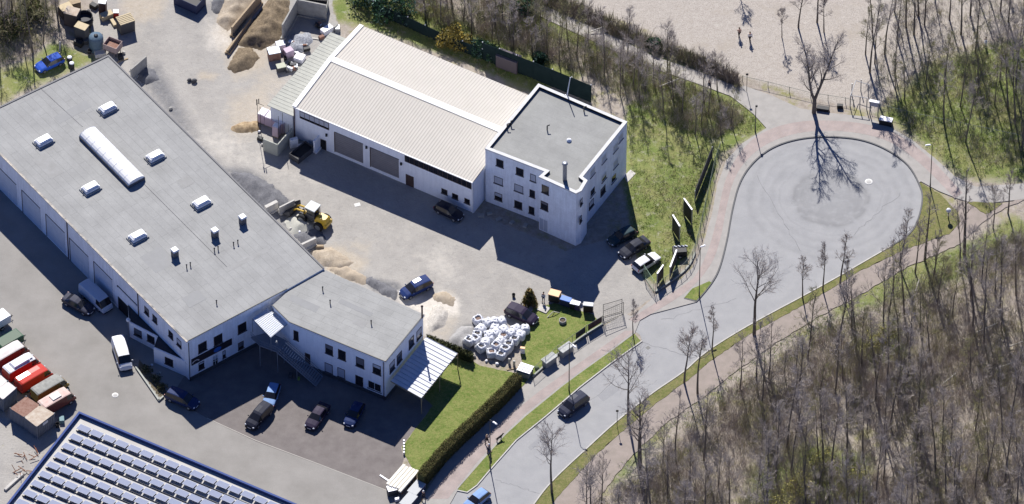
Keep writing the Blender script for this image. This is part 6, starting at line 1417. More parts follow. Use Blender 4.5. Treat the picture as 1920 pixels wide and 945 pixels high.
# dark screen fence behind the hall
def screen_fence(pts, h, label, m):
    w = PL(pts); o = empty('screen_fence', (w[0].x, w[0].y, 0), label, 'fence'); mb = MB()
    for a, b_ in zip(w[:-1], w[1:]): d = b_ - a; mb.box(((a.x + b_.x) / 2, (a.y + b_.y) / 2, h / 2), (d.length, .06, h), m, math.atan2(d.y, d.x))
    part(o, 'panel', mb)
    for p in resample([Vector((q.x, q.y, 0)) for q in w], 3.0): mb = MB(); mb.tube((p.x, p.y, 0), (p.x, p.y, h + .1), .05, .05, m, 6); po = part(o, 'post', mb); mb = MB(); mb.ball((p.x, p.y, h + .14), .09, M_alu, 8, 5); sub(o, po, 'cap', mb)
screen_fence([(905, 112), (1000, 148), (1108, 192)], 3.3, 'tall dark green screen fence with pale post caps behind the block', mat('dark_green_screen', (.010, .020, .022), .9, var=(.016, .028, .03), scale=.8, spec=.05))
screen_fence([(700, 22), (830, 82), (905, 112)], 2.0, 'lower dark green fence behind the hall', mat('dark_green_screen', (.012, .03, .028), .8))
o = box_thing('garden_shed', 954, 126, (3.2, 1.6, 2.2), mat('dark_mauve_timber', (.09, .075, .085), .8), R(-27), 'small mauve-grey shed against the dark screen fence', 'shed', top=mat('mauve_roof', (.13, .115, .13), .8), lid='roof')
# goods by the bottom lawn corner
o = empty('timber_rack', at(755, 906), 'large stack of cream boards at the bottom corner of the car park', 'boards', rz=heading((740, 900), (768, 868))); mb = MB(); M_crm = mat('cream_boards', (.74, .70, .60), .7, grain=.04)
for k in range(5): mb.box((rs_.uniform(-.15, .15), -1.0 + k * .5, 1.1), (4.3 + rs_.uniform(-.3, .3), .44, .25), M_crm, bev=.02)
mb.build('boards', o); mb = MB()
for x in (-1.6, 0, 1.6): mb.box((x, 0, .5), (.2, 2.2, 1.0), M_rust)
mb.build('bearers', o)
for u, v, lab in ((781, 923, 'grey-white slab pallet beside the cream boards, nearer the hedge'), (766, 946, 'grey-white slab pallet in front of the cream boards')):
    box_thing('slab_pallet', u, v, (2.3, 1.4, .9), mat('dark_blue_block', (.05, .06, .11), .7), heading((740, 900), (768, 868)), lab, 'pallet', top=mat('pale_grey_slab', (.48, .49, .49), .8, grain=.08), lid='slab')
box_thing('metal_clutter', 735, 925, (1.2, 1.0, 1.0), M_dgrey, .3, 'dark metal cage with white box in front of the cream boards', 'cage', top=M_wrap)
o = empty('bollard_row', at(757, 845), 'row of white short bollards along the lawn edge', 'bollards')
for k in range(5): p = P(757.5, 830 + k * 5.5); mb = MB(); mb.tube((p.x, p.y, 0), (p.x, p.y, .5), .13, .13, M_wrap, 8); part(o, 'bollard', mb)
# gutter kerb strip near the annex planted strip
kerbstones([(255, 690), (298, 752), (306, 745)], 'planting_edge', 'dark timber edging of the planted strip beside the white minibus')
# scrap at the left bottom
for u, v, lab in ((55, 862), (42, 885)) and ((55, 862, 'rusty metal frames lying beside the solar building, upper pile'), (42, 888, 'rusty metal frames beside the solar building, lower pile')):
    o = empty('rusty_frames', at(u, v), lab, 'scrap'); mb = MB()
    for k in range(9): a = Vector((rs_.uniform(-1.2, 1.2), rs_.uniform(-1, 1), rs_.uniform(.05, .5))); b_ = a + Vector((rs_.uniform(-1.2, 1.2), rs_.uniform(-1.2, 1.2), rs_.uniform(-.05, .6))); mb.tube(a, b_, .05, .05, mat('bright_rust', (.25, .10, .05), .9), 4)
    mb.build('frames', o)
o = empty('beam', at(26, 905), 'pale timber beam lying along the solar building', 'beam', rz=heading((12, 915), (40, 890))); mb = MB(); mb.box((0, 0, .15), (3.6, .4, .3), M_conc_l, bev=.03); mb.build('beam', o)
# ================================================================ TREES
M_bark = mat('dark_bark', (0.115, 0.095, 0.078), 0.95, var=(0.17, 0.145, 0.12), scale=2.0)
M_twig = mat('grey_brown_twigs', (0.35, 0.30, 0.265), 0.95, var=(0.43, 0.38, 0.345), scale=0.8)
M_twig2 = mat('olive_budding_twigs', (0.26, 0.245, 0.13), 0.95, var=(0.32, 0.29, 0.15), scale=0.8)
def gen_tree(seed, H, spread, lean=0.03, trunk_frac=0.40, nl=11, twig=M_twig, thick=1.0, fork=False, dens=1.0, tw=1.0, wobble=.022):
    r = random.Random(seed); T = MB(); C = MB()
    def bend(d, amt): return (d + Vector((r.gauss(0, amt), r.gauss(0, amt), r.gauss(0, amt)))).normalized()
    def branch(mb, p, d, L, r0, segs, upt=0.10, wob=0.10, taper=0.25, n=4, m=M_bark):
        pts = [p.copy()]; rr_ = r0
        for k in range(segs):
            d = bend(d, wob); d = (d + Vector((0, 0, upt))).normalized(); q = p + d * (L / segs); r1 = r0 * (1 - (1 - taper) * (k + 1) / segs)
            mb.tube(p, q, rr_, r1, m, n, cap=False); p = q; rr_ = r1; pts.append(q.copy())
        return pts, d
    def pt(pts, t): x = t * (len(pts) - 1); i = min(int(x), len(pts) - 2); return pts[i].lerp(pts[i + 1], x - i), (pts[i + 1] - pts[i]).normalized()
    def side(d, ang):
        a = d.orthogonal().normalized(); a.rotate(__import__('mathutils').Quaternion(d, r.uniform(0, 2 * math.pi))); return (d * math.cos(ang) + a * math.sin(ang)).normalized()
    rt = H * 0.011 * thick + 0.03
    stems = []
    d0 = Vector((r.uniform(-lean, lean), r.uniform(-lean, lean), 1)).normalized()
    if fork:
        pts, d = branch(T, Vector((0, 0, -.1)), d0, H * .18, rt * 1.5, 3, .1, .03, .8, 6)
        for s_ in (-1, 1):
            p2, _ = branch(T, pts[-1], (d + Vector((s_ * .30, r.uniform(-.1, .1), 0))).normalized(), H * .78, rt * 1.05, 9, .03, .05, .15, 5); stems.append(p2)
    else:
        p2, _ = branch(T, Vector((0, 0, -.1)), d0, H, rt * 1.25, 11, .04, wobble, .10, 6); stems.append(p2)
    for st in stems:
        k1 = int(nl * (0.7 if fork else 1))
        for i in range(k1):
            t = trunk_frac + (0.96 - trunk_frac) * (i + r.uniform(.0, .9)) / k1
            p, d = pt(st, t); L = spread * (1.15 - 0.75 * (t - trunk_frac) / (1 - trunk_frac)) * r.uniform(.7, 1.15)
            lp_, _ = branch(T, p, side(d, r.uniform(.55, .95)), L, rt * .42 * (1.15 - t * .7), 5, .13, .09, .22, 4)
            for j in range(int(6 * dens)):
                t2 = .25 + .75 * (j + r.random()) / (6 * dens); q, e = pt(lp_, t2); L2 = L * r.uniform(.30, .55) * (1.2 - .5 * t2)
                bp, _ = branch(C, q, side(e, r.uniform(.4, .9)), L2, .022 * tw, 3, .12, .12, .5, 3, twig)
                for k in range(5):
                    q2, e2 = pt(bp, .2 + .8 * (k + r.random()) / 5); L3 = L2 * r.uniform(.35, .65)
                    tp, _ = branch(C, q2, side(e2, r.uniform(.35, .9)), L3, .012 * tw, 2, .12, .14, .6, 3, twig)
                    for l in range(4):
                        q3, e3 = pt(tp, r.random()); e4 = side(e3, r.uniform(.3, .9)); L4 = L3 * r.uniform(.4, .8) + .1; a4 = e4.orthogonal().normalized() * (.009 * tw)
                        C.face([q3 + a4, q3 - a4, q3 + e4 * L4], twig)
        # leader twigs
        for j in range(int(8 * dens)):
            q, e = pt(st, r.uniform(.75, 1)); bp, _ = branch(C, q, side(e, r.uniform(.2, .7)), H * .08, .015 * tw, 2, .1, .1, .5, 3, twig)
            for l in range(8): q3, e3 = pt(bp, r.random()); e4 = side(e3, .6); a4 = e4.orthogonal().normalized() * (.009 * tw); C.face([q3 + a4, q3 - a4, q3 + e4 * r.uniform(.3, .8)], twig)
    return T, C
def mk_tree(name, T, C):
    o = empty(name, (0, 0, 0)); T.build('trunk', o); C.build('crown', o); return o
# hand-placed single trees: base pixel, height, spread, seed
singles = [
 ((1526, 212), 15.0, 3.9, 11, 'big forked bare tree at the top edge of the turning circle', dict(fork=True, thick=1.15, dens=1.4, nl=20, trunk_frac=.12, tw=1.0)),
 ((1178, 792), 12.8, 4.6, 12, 'slender bare tree with wide crown on the right verge below the driving car', dict(thick=1.0, trunk_frac=.42, tw=1.1, nl=14)),
 ((1200, 885), 15.0, 3.8, 13, 'large dark bare tree at the wood edge below the verge tree', dict(thick=1.6, dens=1.5, nl=16, trunk_frac=.3, tw=1.3)),
 ((1035, 925), 12.6, 4.0, 14, 'bare tree on the lowest part of the right verge', dict(trunk_frac=.42, tw=1.1, nl=14, thick=.9)),
 ((1283, 718), 11.0, 2.9, 15, 'narrow bare tree on the right verge left of the leaning one', dict(trunk_frac=.48, dens=1.2, tw=1.1, nl=13, thick=.8)),
 ((1308, 740), 12.0, 2.0, 16, 'thin bare tree on the woodland path edge', dict(trunk_frac=.55, thick=.8)),
 ((1414, 628), 14.5, 4.8, 17, 'spreading bare tree on the verge at the middle of the road bend', dict(thick=1.1, trunk_frac=.42, tw=1.1, nl=15)),
 ((1505, 560), 8.0, 1.8, 18, 'small bare tree on the verge, leftmost of the turning circle group', dict(thick=.7)),
 ((1543, 545), 8.5, 1.9, 19, 'small bare tree on the verge, second of the turning circle group', dict(thick=.7)),
 ((1575, 535), 10.0, 1.8, 20, 'tallest small bare tree on the verge beneath the turning circle', dict(thick=.8)),
 ((1587, 548), 7.0, 1.2, 21, 'thin sapling beside the woodland path beneath the turning circle', dict(thick=.5)),
 ((1686, 500), 12.0, 1.9, 22, 'thin tall bare tree beside the path, left of the kerb bend', dict(thick=.7)),
 ((1734, 488), 13.0, 2.3, 23, 'bare tree growing before the grass triangle on the path', dict(thick=.9, trunk_frac=.3)),
 ((1716, 512), 9.0, 1.8, 24, 'short bare tree left of the grass triangle', dict(thick=.7)),
 ((1808, 478), 15.5, 1.7, 25, 'tallest thin bare tree in front of the path fork', dict(thick=1.0, trunk_frac=.35)),
 ((1890, 400), 8.0, 1.8, 26, 'bare tree right of the small green triangle', dict(thick=.8)),
 ((1862, 428), 7.5, 2.2, 27, 'bare tree on the path bank under the small green triangle', dict(thick=.7)),
 ((1187, 628), 6.5, 1.1, 28, 'young sapling at the tip of the verge by the yard entrance', dict(thick=.6)),
 ((1335, 660), 9.5, 1.3, 29, 'thin sapling on the verge right of the narrow tree', dict(thick=.6)),
 ((1254, 138), 8.0, 1.6, 30, 'small bare tree between the field path and the beige field', dict(thick=.6)),
 ((1345, 170), 7.0, 2.3, 31, 'multi-branched small tree over the path where walkers pass', dict(thick=.7)),
 ((1545, 60), 7.0, 1.6, 32, 'bare tree standing alone in the beige field', dict(thick=.7)),
 ((1388, -4), 4.5, 2.0, 34, 'low spreading bare tree at the top edge of the beige field', dict(thick=.7, trunk_frac=.1, nl=14)),
 ((1497, 52), 9.0, 1.9, 35, 'taller bare tree at the top edge of the beige field', dict(thick=.8)),
 ((1532, 42), 10.0, 2.2, 36, 'bare tree with leaning crown at the top edge, right in the beige field', dict(thick=.8)),
 ((1466, 70), 6.0, 1.3, 33, 'small bare tree in the beige field near the walkers', dict(thick=.5)),
]
for (uv, H, sp, seed, lab, kw) in singles:
    T, C = gen_tree(seed, H, sp, **kw); o = mk_tree('bare_tree', T, C); o.location = at(*uv); tag(o, lab, 'tree')
# wood prototypes
specs = [(13, 2.6, .40, 9, M_twig), (15, 2.8, .42, 10, M_twig), (11, 2.6, .28, 9, M_twig), (14, 3.0, .35, 11, M_twig), (9, 2.3, .2, 8, M_twig2), (12, 2.7, .3, 9, M_twig2), (16, 2.8, .45, 11, M_twig), (8, 2.4, .15, 8, M_twig)]
protos = []
for i, (H, sp, tf, nl, tm) in enumerate(specs):
    T, C = gen_tree(100 + i, H, sp, trunk_frac=tf, nl=int(nl * 1.3), twig=tm, thick=.55, lean=.05, tw=0.95, dens=1.15, wobble=.018); protos.append(mk_tree('bare_tree', T, C))
proto_used = [False] * len(protos)
def scatter(poly, n, mind, seed):
    r = random.Random(seed); U_ = [p[0] for p in poly]; V_ = [p[1] for p in poly]; out = []; tries = 0
    while len(out) < n and tries < n * 60:
        tries += 1; u = r.uniform(min(U_), max(U_)); v = r.uniform(min(V_), max(V_))
        if not bool(inside(np.array([u]), np.array([v]), poly)[0]): continue
        if any((u - a) ** 2 + ((v - b_) * 1.35) ** 2 < mind ** 2 for a, b_ in out): continue
        out.append((u, v))
    return out
WOODS = [
 ([(1120, 930), (1200, 900), (1300, 780), (1420, 700), (1540, 620), (1700, 540), (1830, 470), (1960, 420), (1960, 1060), (1080, 1060)], 150, 27, 'bare tree among many in the grey-brown wood right of the road', 'bare trees in the wood right of the road', [0, 1, 2, 3, 4, 5, 6, 7], 41),
 ([(1600, 130), (1640, 60), (1700, -20), (1960, -20), (1960, 300), (1840, 300), (1740, 240), (1690, 190)], 48, 24, 'thin bare tree among many in the green corner at the top right', 'bare trees in the top right corner', [0, 1, 3, 5, 6, 5, 4], 42),
 ([(700, -30), (930, -30), (1080, 70), (1200, 120), (1340, 190), (1380, 240), (1330, 270), (1230, 230), (1110, 150), (950, 95), (780, 40)], 62, 23, 'bare tree among many in the strip between hall and field path', 'bare trees behind the hall', [0, 1, 2, 3, 5, 7], 43),
 ([(-60, -20), (110, -20), (110, 60), (60, 100), (-60, 140)], 22, 22, 'bare tree among many in the thicket at the top left', 'bare trees in the top left thicket', [2, 4, 5, 7, 0], 44),
]
for poly, n, md, lab, grp, ks, seed in WOODS:
    r = random.Random(seed)
    for (u, v) in scatter(poly, n, md, seed):
        k = r.choice(ks); o = protos[k] if not proto_used[k] else copy_tree(protos[k]); proto_used[k] = True
        o.location = at(u, v); o.rotation_euler = (0, 0, r.uniform(0, 6.28)); s_ = r.uniform(.75, 1.12) * (.80 if seed == 43 else 1.0); o.scale = (s_, s_, s_ * r.uniform(.9, 1.1)); tag(o, lab, 'tree', grp)
# ---------------------------------------------------------------- undergrowth (numpy, one uncountable mass per wood)
def brush(name, polys, n, hrange, cols, seed, blades=9, width=0.035, spread=0.7, label=None):
    r = np.random.RandomState(seed); P3 = []
    per = []
    for poly, share in polys:
        k = int(n * share); U_ = np.array([p[0] for p in poly]); V_ = np.array([p[1] for p in poly]); u = r.uniform(U_.min(), U_.max(), k * 4); v = r.uniform(V_.min(), V_.max(), k * 4)
        m_ = inside(u, v, poly); u, v = u[m_][:k], v[m_][:k]; cl = low_noise(seed, 6, u / 12, v / 9); keep = r.uniform(size=len(u)) < np.clip(.65 + .45 * cl, .15, 1); per.append((u[keep], v[keep]))
    u = np.concatenate([p[0] for p in per]); v = np.concatenate([p[1] for p in per]); K = len(u)
    dx = (u - U0) / FPX; dy = (V0 - v) / FPX
    d = np.stack([dx, CF.y + CU.y * dy, CF.z + CU.z * dy], 1); t = -CP.z / d[:, 2]; base = np.stack([CP.x + d[:, 0] * t, CP.y + d[:, 1] * t, np.zeros(K)], 1)
    ci = r.randint(0, len(cols), K); ci = np.where(low_noise(seed + 9, 5, u / 8, v / 6) > 0.25, ci % max(1, len(cols) // 2), ci)
    hgt = r.uniform(hrange[0], hrange[1], K) * (0.7 + 0.6 * r.uniform(size=K) ** 2)
    B = np.repeat(base, blades, 0); Hh = np.repeat(hgt, blades); N = len(B)
    az = r.uniform(0, 2 * np.pi, N); ti = r.uniform(0.05, 0.95, N) * spread; dirv = np.stack([np.cos(az) * np.sin(ti), np.sin(az) * np.sin(ti), np.cos(ti)], 1)
    L = Hh * r.uniform(.5, 1.1, N); az2 = r.uniform(0, 2 * np.pi, N); sd_ = np.stack([np.cos(az2), np.sin(az2), np.zeros(N)], 1) * width * r.uniform(.5, 1.3, (N, 1))
    st = B + np.stack([r.uniform(-.25, .25, N), r.uniform(-.25, .25, N), np.zeros(N)], 1) + dirv * (L * r.uniform(0, .5, N))[:, None]; en = st + dirv * L[:, None] + np.stack([r.normal(0, .15, N), r.normal(0, .15, N), r.normal(0, .08, N)], 1)
    st[:, 2] = np.maximum(st[:, 2], 0.02)
    V = np.empty((N * 3, 3)); V[0::3] = st - sd_; V[1::3] = st + sd_; V[2::3] = en
    me = bpy.data.meshes.new(name); me.vertices.add(N * 3); me.vertices.foreach_set('co', V.ravel().astype(np.float32)); me.loops.add(N * 3); me.loops.foreach_set('vertex_index', np.arange(N * 3, dtype=np.int32)); me.polygons.add(N); me.polygons.foreach_set('loop_start', np.arange(0, N * 3, 3, dtype=np.int32)); me.update(calc_edges=True)
    ca = np.array(cols)[np.repeat(ci, blades)] * r.uniform(.7, 1.3, (N, 1)); C4 = np.ones((N * 3, 4)); C4[:, :3] = np.repeat(ca, 3, 0)
    at_ = me.color_attributes.new('tint', 'FLOAT_COLOR', 'POINT'); at_.data.foreach_set('color', C4.ravel().astype(np.float32)); me.materials.append(attr_mat('undergrowth'))
    o = bpy.data.objects.new(name, me); COL.objects.link(o); return o
cg = [(.38, .325, .29), (.46, .405, .37), (.29, .245, .215), (.40, .37, .20), (.26, .26, .11), (.50, .45, .41)]
cgreen = [(.16, .22, .055), (.24, .27, .09), (.13, .18, .05), (.28, .24, .13), (.30, .26, .19)]
W1 = WOODS[0][0]
b1 = brush('undergrowth', [(W1, 1.0)], 30000, (.5, 2.4), cg, 1, 11, .017); b1['kind'] = 'stuff'
b2 = brush('undergrowth', [([(720, -60), (940, -40), (1080, 50), (1220, 120), (1350, 185), (1400, 225), (1340, 262), (1230, 225), (1110, 145), (940, 85), (780, 30)], .7), ([(-70, -30), (105, -30), (110, 60), (60, 105), (-70, 150)], .18), ([(1640, 120), (1700, 0), (1940, -20), (1940, 300), (1840, 310), (1720, 245), (1660, 200)], .25)], 17000, (.3, 1.4), cg + cgreen[:2], 2, 10, .018); b2['kind'] = 'stuff'
b3 = brush('rough_grass', [([(1690, 175), (1750, 120), (1850, 85), (1960, 60), (1960, 335), (1800, 330), (1700, 250)], .35), ([(1180, 200), (1240, 185), (1330, 255), (1325, 380), (1290, 480), (1210, 515), (1185, 420)], .25), ([(1430, 640), (1700, 510), (1790, 470), (1900, 410), (1900, 470), (1560, 640), (1300, 800), (1180, 930), (1130, 900)], .4), ([(630, -20), (760, 10), (1000, 130), (1000, 165), (880, 120), (690, 48)], .15), ([(1110, 95), (1400, 200), (1430, 240), (1390, 255), (1180, 140)], .1)], 15000, (.12, .4), cgreen, 3, 6, .03, 1.2); b3['kind'] = 'stuff'
b4 = brush('bramble_strip', [([(1010, -20), (1085, 10), (1230, 82), (1300, 105), (1380, 140), (1390, 168), (1310, 130), (1235, 100), (1140, 62), (1060, 28), (985, -5)], 1.0)], 3800, (.7, 1.9), [(.29, .25, .215), (.23, .20, .17), (.38, .34, .30), (.17, .19, .08), (.32, .30, .19)], 4, 10, .04); b4['kind'] = 'stuff'
# ---------------------------------------------------------------- hedges and bushes (leaf clumps through the volume)
def leafy(name, base_px, label, cat, cols, hfun, density, seed, size=.10, groupname=None):
    """polyline hedge: list of (u, v, halfwidth, height)"""
    r = np.random.RandomState(seed); w = [(P(u, v, 0), hw, h) for u, v, hw, h in base_px]; o = empty(name, (w[0][0].x, w[0][0].y, 0), label, cat); pos = []
    for (a, w0, h0), (b_, w1, h1) in zip(w[:-1], w[1:]):
        L = (b_ - a).length; n = int(L * density); t = r.uniform(0, 1, n); d = (b_ - a).normalized(); nn = Vector((-d.y, d.x, 0)); hw = w0 + (w1 - w0) * t; hh = h0 + (h1 - h0) * t
        face = r.randint(0, 3, n); s_ = np.where(face == 0, -1, np.where(face == 1, 1, r.uniform(-1, 1, n))); z = np.where(face == 2, 1.0, r.uniform(0.02, 1, n)) * hh
        bump_ = 1 + .03 * np.sin(t * L * 2.1 + seed) + r.normal(0, .025, n)
        pos.append(np.stack([a.x + d.x * t * L + nn.x * s_ * hw * bump_, a.y + d.y * t * L + nn.y * s_ * hw * bump_, z * bump_], 1))
    pos = np.concatenate(pos); N = len(pos); off = r.normal(0, size, (N, 3, 3)); V = (pos[:, None, :] + off).reshape(-1, 3); V[:, 2] = np.maximum(V[:, 2], .01); V -= np.array([[w[0][0].x, w[0][0].y, 0]])
    me = bpy.data.meshes.new('foliage'); me.vertices.add(N * 3); me.vertices.foreach_set('co', V.ravel().astype(np.float32)); me.loops.add(N * 3); me.loops.foreach_set('vertex_index', np.arange(N * 3, dtype=np.int32)); me.polygons.add(N); me.polygons.foreach_set('loop_start', np.arange(0, N * 3, 3, dtype=np.int32)); me.update(calc_edges=True)
    ca = np.array(cols)[r.randint(0, len(cols), N)] * r.uniform(.7, 1.3, (N, 1)); C4 = np.ones((N * 3, 4)); C4[:, :3] = np.repeat(ca, 3, 0); at_ = me.color_attributes.new('tint', 'FLOAT_COLOR', 'POINT'); at_.data.foreach_set('color', C4.ravel().astype(np.float32)); me.materials.append(attr_mat('undergrowth'))
    f = bpy.data.objects.new('foliage', me); COL.objects.link(f); f.parent = o
    mb = MB()
    for (a, w0, h0), (b_, w1, h1) in zip(w[:-1], w[1:]):
        d = b_ - a; mb.box(((a.x + b_.x) / 2, (a.y + b_.y) / 2, h0 * .45), (d.length, w0 * 1.7, h0 * .88), M_hcore, math.atan2(d.y, d.x))
    part(o, 'branches', mb); return o
M_hcore = mat('hedge_core', (.05, .055, .02), 1.0)
hc = [(.105, .095, .035), (.135, .115, .045), (.085, .085, .03), (.13, .10, .05)]
hp = [(972, 700), (940, 735), (905, 768), (887, 786), (867, 804), (850, 821), (833, 838), (811, 863), (789, 889)]
leafy('hedge', [(*[(lambda q: to_px((q.x, q.y, 0)))(P(u, v, 2.4))][0], .6, 2.4) for u, v in hp], 'tall clipped olive hedge between the lawn and the footway', 'hedge', hc, None, 1500, 5, .045)
leafy('hedge', [(*[(lambda q: to_px((q.x, q.y, 0)))(P(u, v, 1.5))][0], .35, 1.5) for u, v in ((800, 630), (845, 648), (886, 664))], 'low dark hedge at the top of the lawn beside the carport', 'hedge', [(.05, .06, .03), (.09, .09, .04)], None, 320, 6, .1)
def bush(name, u, v, R_, H, label, cat, cols, seed, n=900, size=.12, spiky=False):
    r = np.random.RandomState(seed); o = empty(name, at(u, v), label, cat); th = r.uniform(0, 2 * np.pi, n); q = r.uniform(0, 1, n) ** .4; ph = r.uniform(0, 1, n)
    lob = 1 + .25 * np.sin(th * 3 + seed) + .15 * np.sin(th * 5 + 2 * seed); z = ph * H; rad = R_ * q * np.sqrt(np.clip(1 - (ph * 1.7 - .7) ** 2 * .9, .05, 1)) * lob
    if spiky: rad = R_ * q * (1 - ph * .75) * lob
    pos = np.stack([np.cos(th) * rad, np.sin(th) * rad, z], 1); V = (pos[:, None, :] + r.normal(0, size, (n, 3, 3))).reshape(-1, 3); V[:, 2] = np.maximum(V[:, 2], .01)
    me = bpy.data.meshes.new('foliage'); me.from_pydata([tuple(x) for x in V], [], [(3 * i, 3 * i + 1, 3 * i + 2) for i in range(n)]); ca = np.array(cols)[r.randint(0, len(cols), n)] * r.uniform(.7, 1.3, (n, 1)); C4 = np.ones((n * 3, 4)); C4[:, :3] = np.repeat(ca, 3, 0)
    at_ = me.color_attributes.new('tint', 'FLOAT_COLOR', 'POINT'); at_.data.foreach_set('color', C4.ravel().astype(np.float32)); me.materials.append(attr_mat('undergrowth')); f = bpy.data.objects.new('foliage', me); COL.objects.link(f); f.parent = o
    mb = MB(); rr = random.Random(seed)
    for k in range(7): a_ = rr.uniform(0, 6.28); mb.tube((0, 0, 0), (math.cos(a_) * R_ * .5, math.sin(a_) * R_ * .5, H * .8), .04, .015, M_bark, 4, cap=False)
    mb.build('stems', o); return o
bush('shrub', 993, 569, 1.15, 2.6, 'brown-green shrub beside the aubergine car', 'shrub', [(.12, .11, .03), (.20, .14, .05), (.07, .08, .02), (.26, .18, .08)], 3, 1500, .13, True)
ye = [(.34, .25, .05), (.26, .21, .06), (.16, .14, .06)]
bush('flowering_bush', 848, 82, 2.0, 2.6, 'yellow flowering bush behind the hall', 'bush', ye, 4, 1600, .13)
bush('flowering_bush', 870, 88, 1.3, 1.9, 'smaller yellow flowering bush to the right of the bigger one', 'bush', ye, 5, 900, .12)
eg = [(.02, .055, .03), (.04, .085, .05), (.03, .07, .025), (.10, .16, .13)]
for k, (u, v, R_, H, lab) in enumerate(((900, 100, 1.4, 2.2, 'dark blue-green bush left of the shed'), (925, 108, 1.2, 2.0, 'dark evergreen bush next to the shed'), (740, 25, 3.0, 3.4, 'large dark evergreen bush behind the hall'), (690, 5, 2.4, 3.0, 'dark evergreen bush at the top edge behind the lean-to'), (985, 20, 1.6, 2.5, 'green bush beside the upper path'), (1228, 90, 1.0, 1.6, 'bright green bush at the start of the bramble strip'), (1012, 118, 1.0, 1.8, 'blue-green bush beside the screen fence top'), (20, 60, 2.5, 3.0, 'green-brown bush among the trees left of the blue hatchback'), (60, 30, 2.2, 2.6, 'grey-green bush at the upper left thicket'))):
    bush('evergreen_bush', u, v, R_, H, lab, 'bush', eg if k < 7 else [(.10, .11, .04), (.15, .13, .07)], 20 + k, int(700 * R_), .14)
for k, (u, v, lab) in enumerate(((292, 712, 'small shrub in the planted strip near the annex wall'), (302, 728, 'small shrub in the planted strip near the navy car'), (275, 695, 'small shrub at the upper end of the planted strip'))):
    bush('small_shrub', u, v, .7, .7, lab, 'shrub', [(.12, .11, .05), (.07, .08, .03), (.25, .22, .14)], 50 + k, 300, .1)
heap('planting_soil', [(262, 672), (290, 705), (316, 735), (302, 752), (280, 722), (258, 690)], .12, mat('planting_earth', (.14, .115, .075), .95, grain=.3), 'strip of bare planting soil beside the annex', seed=30, cat='soil strip')
# yellowish spring bushes in the wood
for k, (u, v, R_) in enumerate(((1500, 925, 2.6), (1545, 875, 2.0), (1600, 900, 1.8), (1460, 960, 2.2), (1640, 650, 1.6), (1660, 630, 1.4))):
    bush('budding_bush', u, v, R_, 2.2, ['broad yellow-green bush at the bottom of the wood', 'yellow-green bush above the broad one', 'yellow-green bush right of the broad one', 'yellow-green bush at the bottom frame edge', 'green bush in the small clearing of the wood', 'green bush at the top of the small clearing'][k], 'bush', [(.36, .33, .08), (.28, .28, .08), (.40, .34, .16)], 60 + k, int(500 * R_), .07)
# fallen pale logs
rl2 = random.Random(8)
logs = [(1850, 620, 'fallen pale log furthest left in the right wood clearing'), (1885, 690, 'fallen pale log below the clearing at the right'), (1905, 650, 'fallen pale log at the right frame edge'), (1720, 540, 'thin fallen birch stem beside the path'), (1600, 640, 'thin fallen stem in the wood edge'), (1780, 715, 'short pale log deep in the wood'), (1255, 160, 'thin pale stem lying in the strip by the path'), (1120, 60, 'thin pale stem lying behind the hall')]
for u, v, lab in logs:
    o = empty('fallen_log', at(u, v, .35), lab, 'log', rz=rl2.uniform(.2, 1.3)); mb = MB(); L_ = rl2.uniform(1.5, 3.2); mb.tube((-L_ / 2, 0, 0), (L_ / 2, 0, .4), .10, .06, mat('birch_bark', (.50, .47, .42), .8), 6); mb.build('log', o)

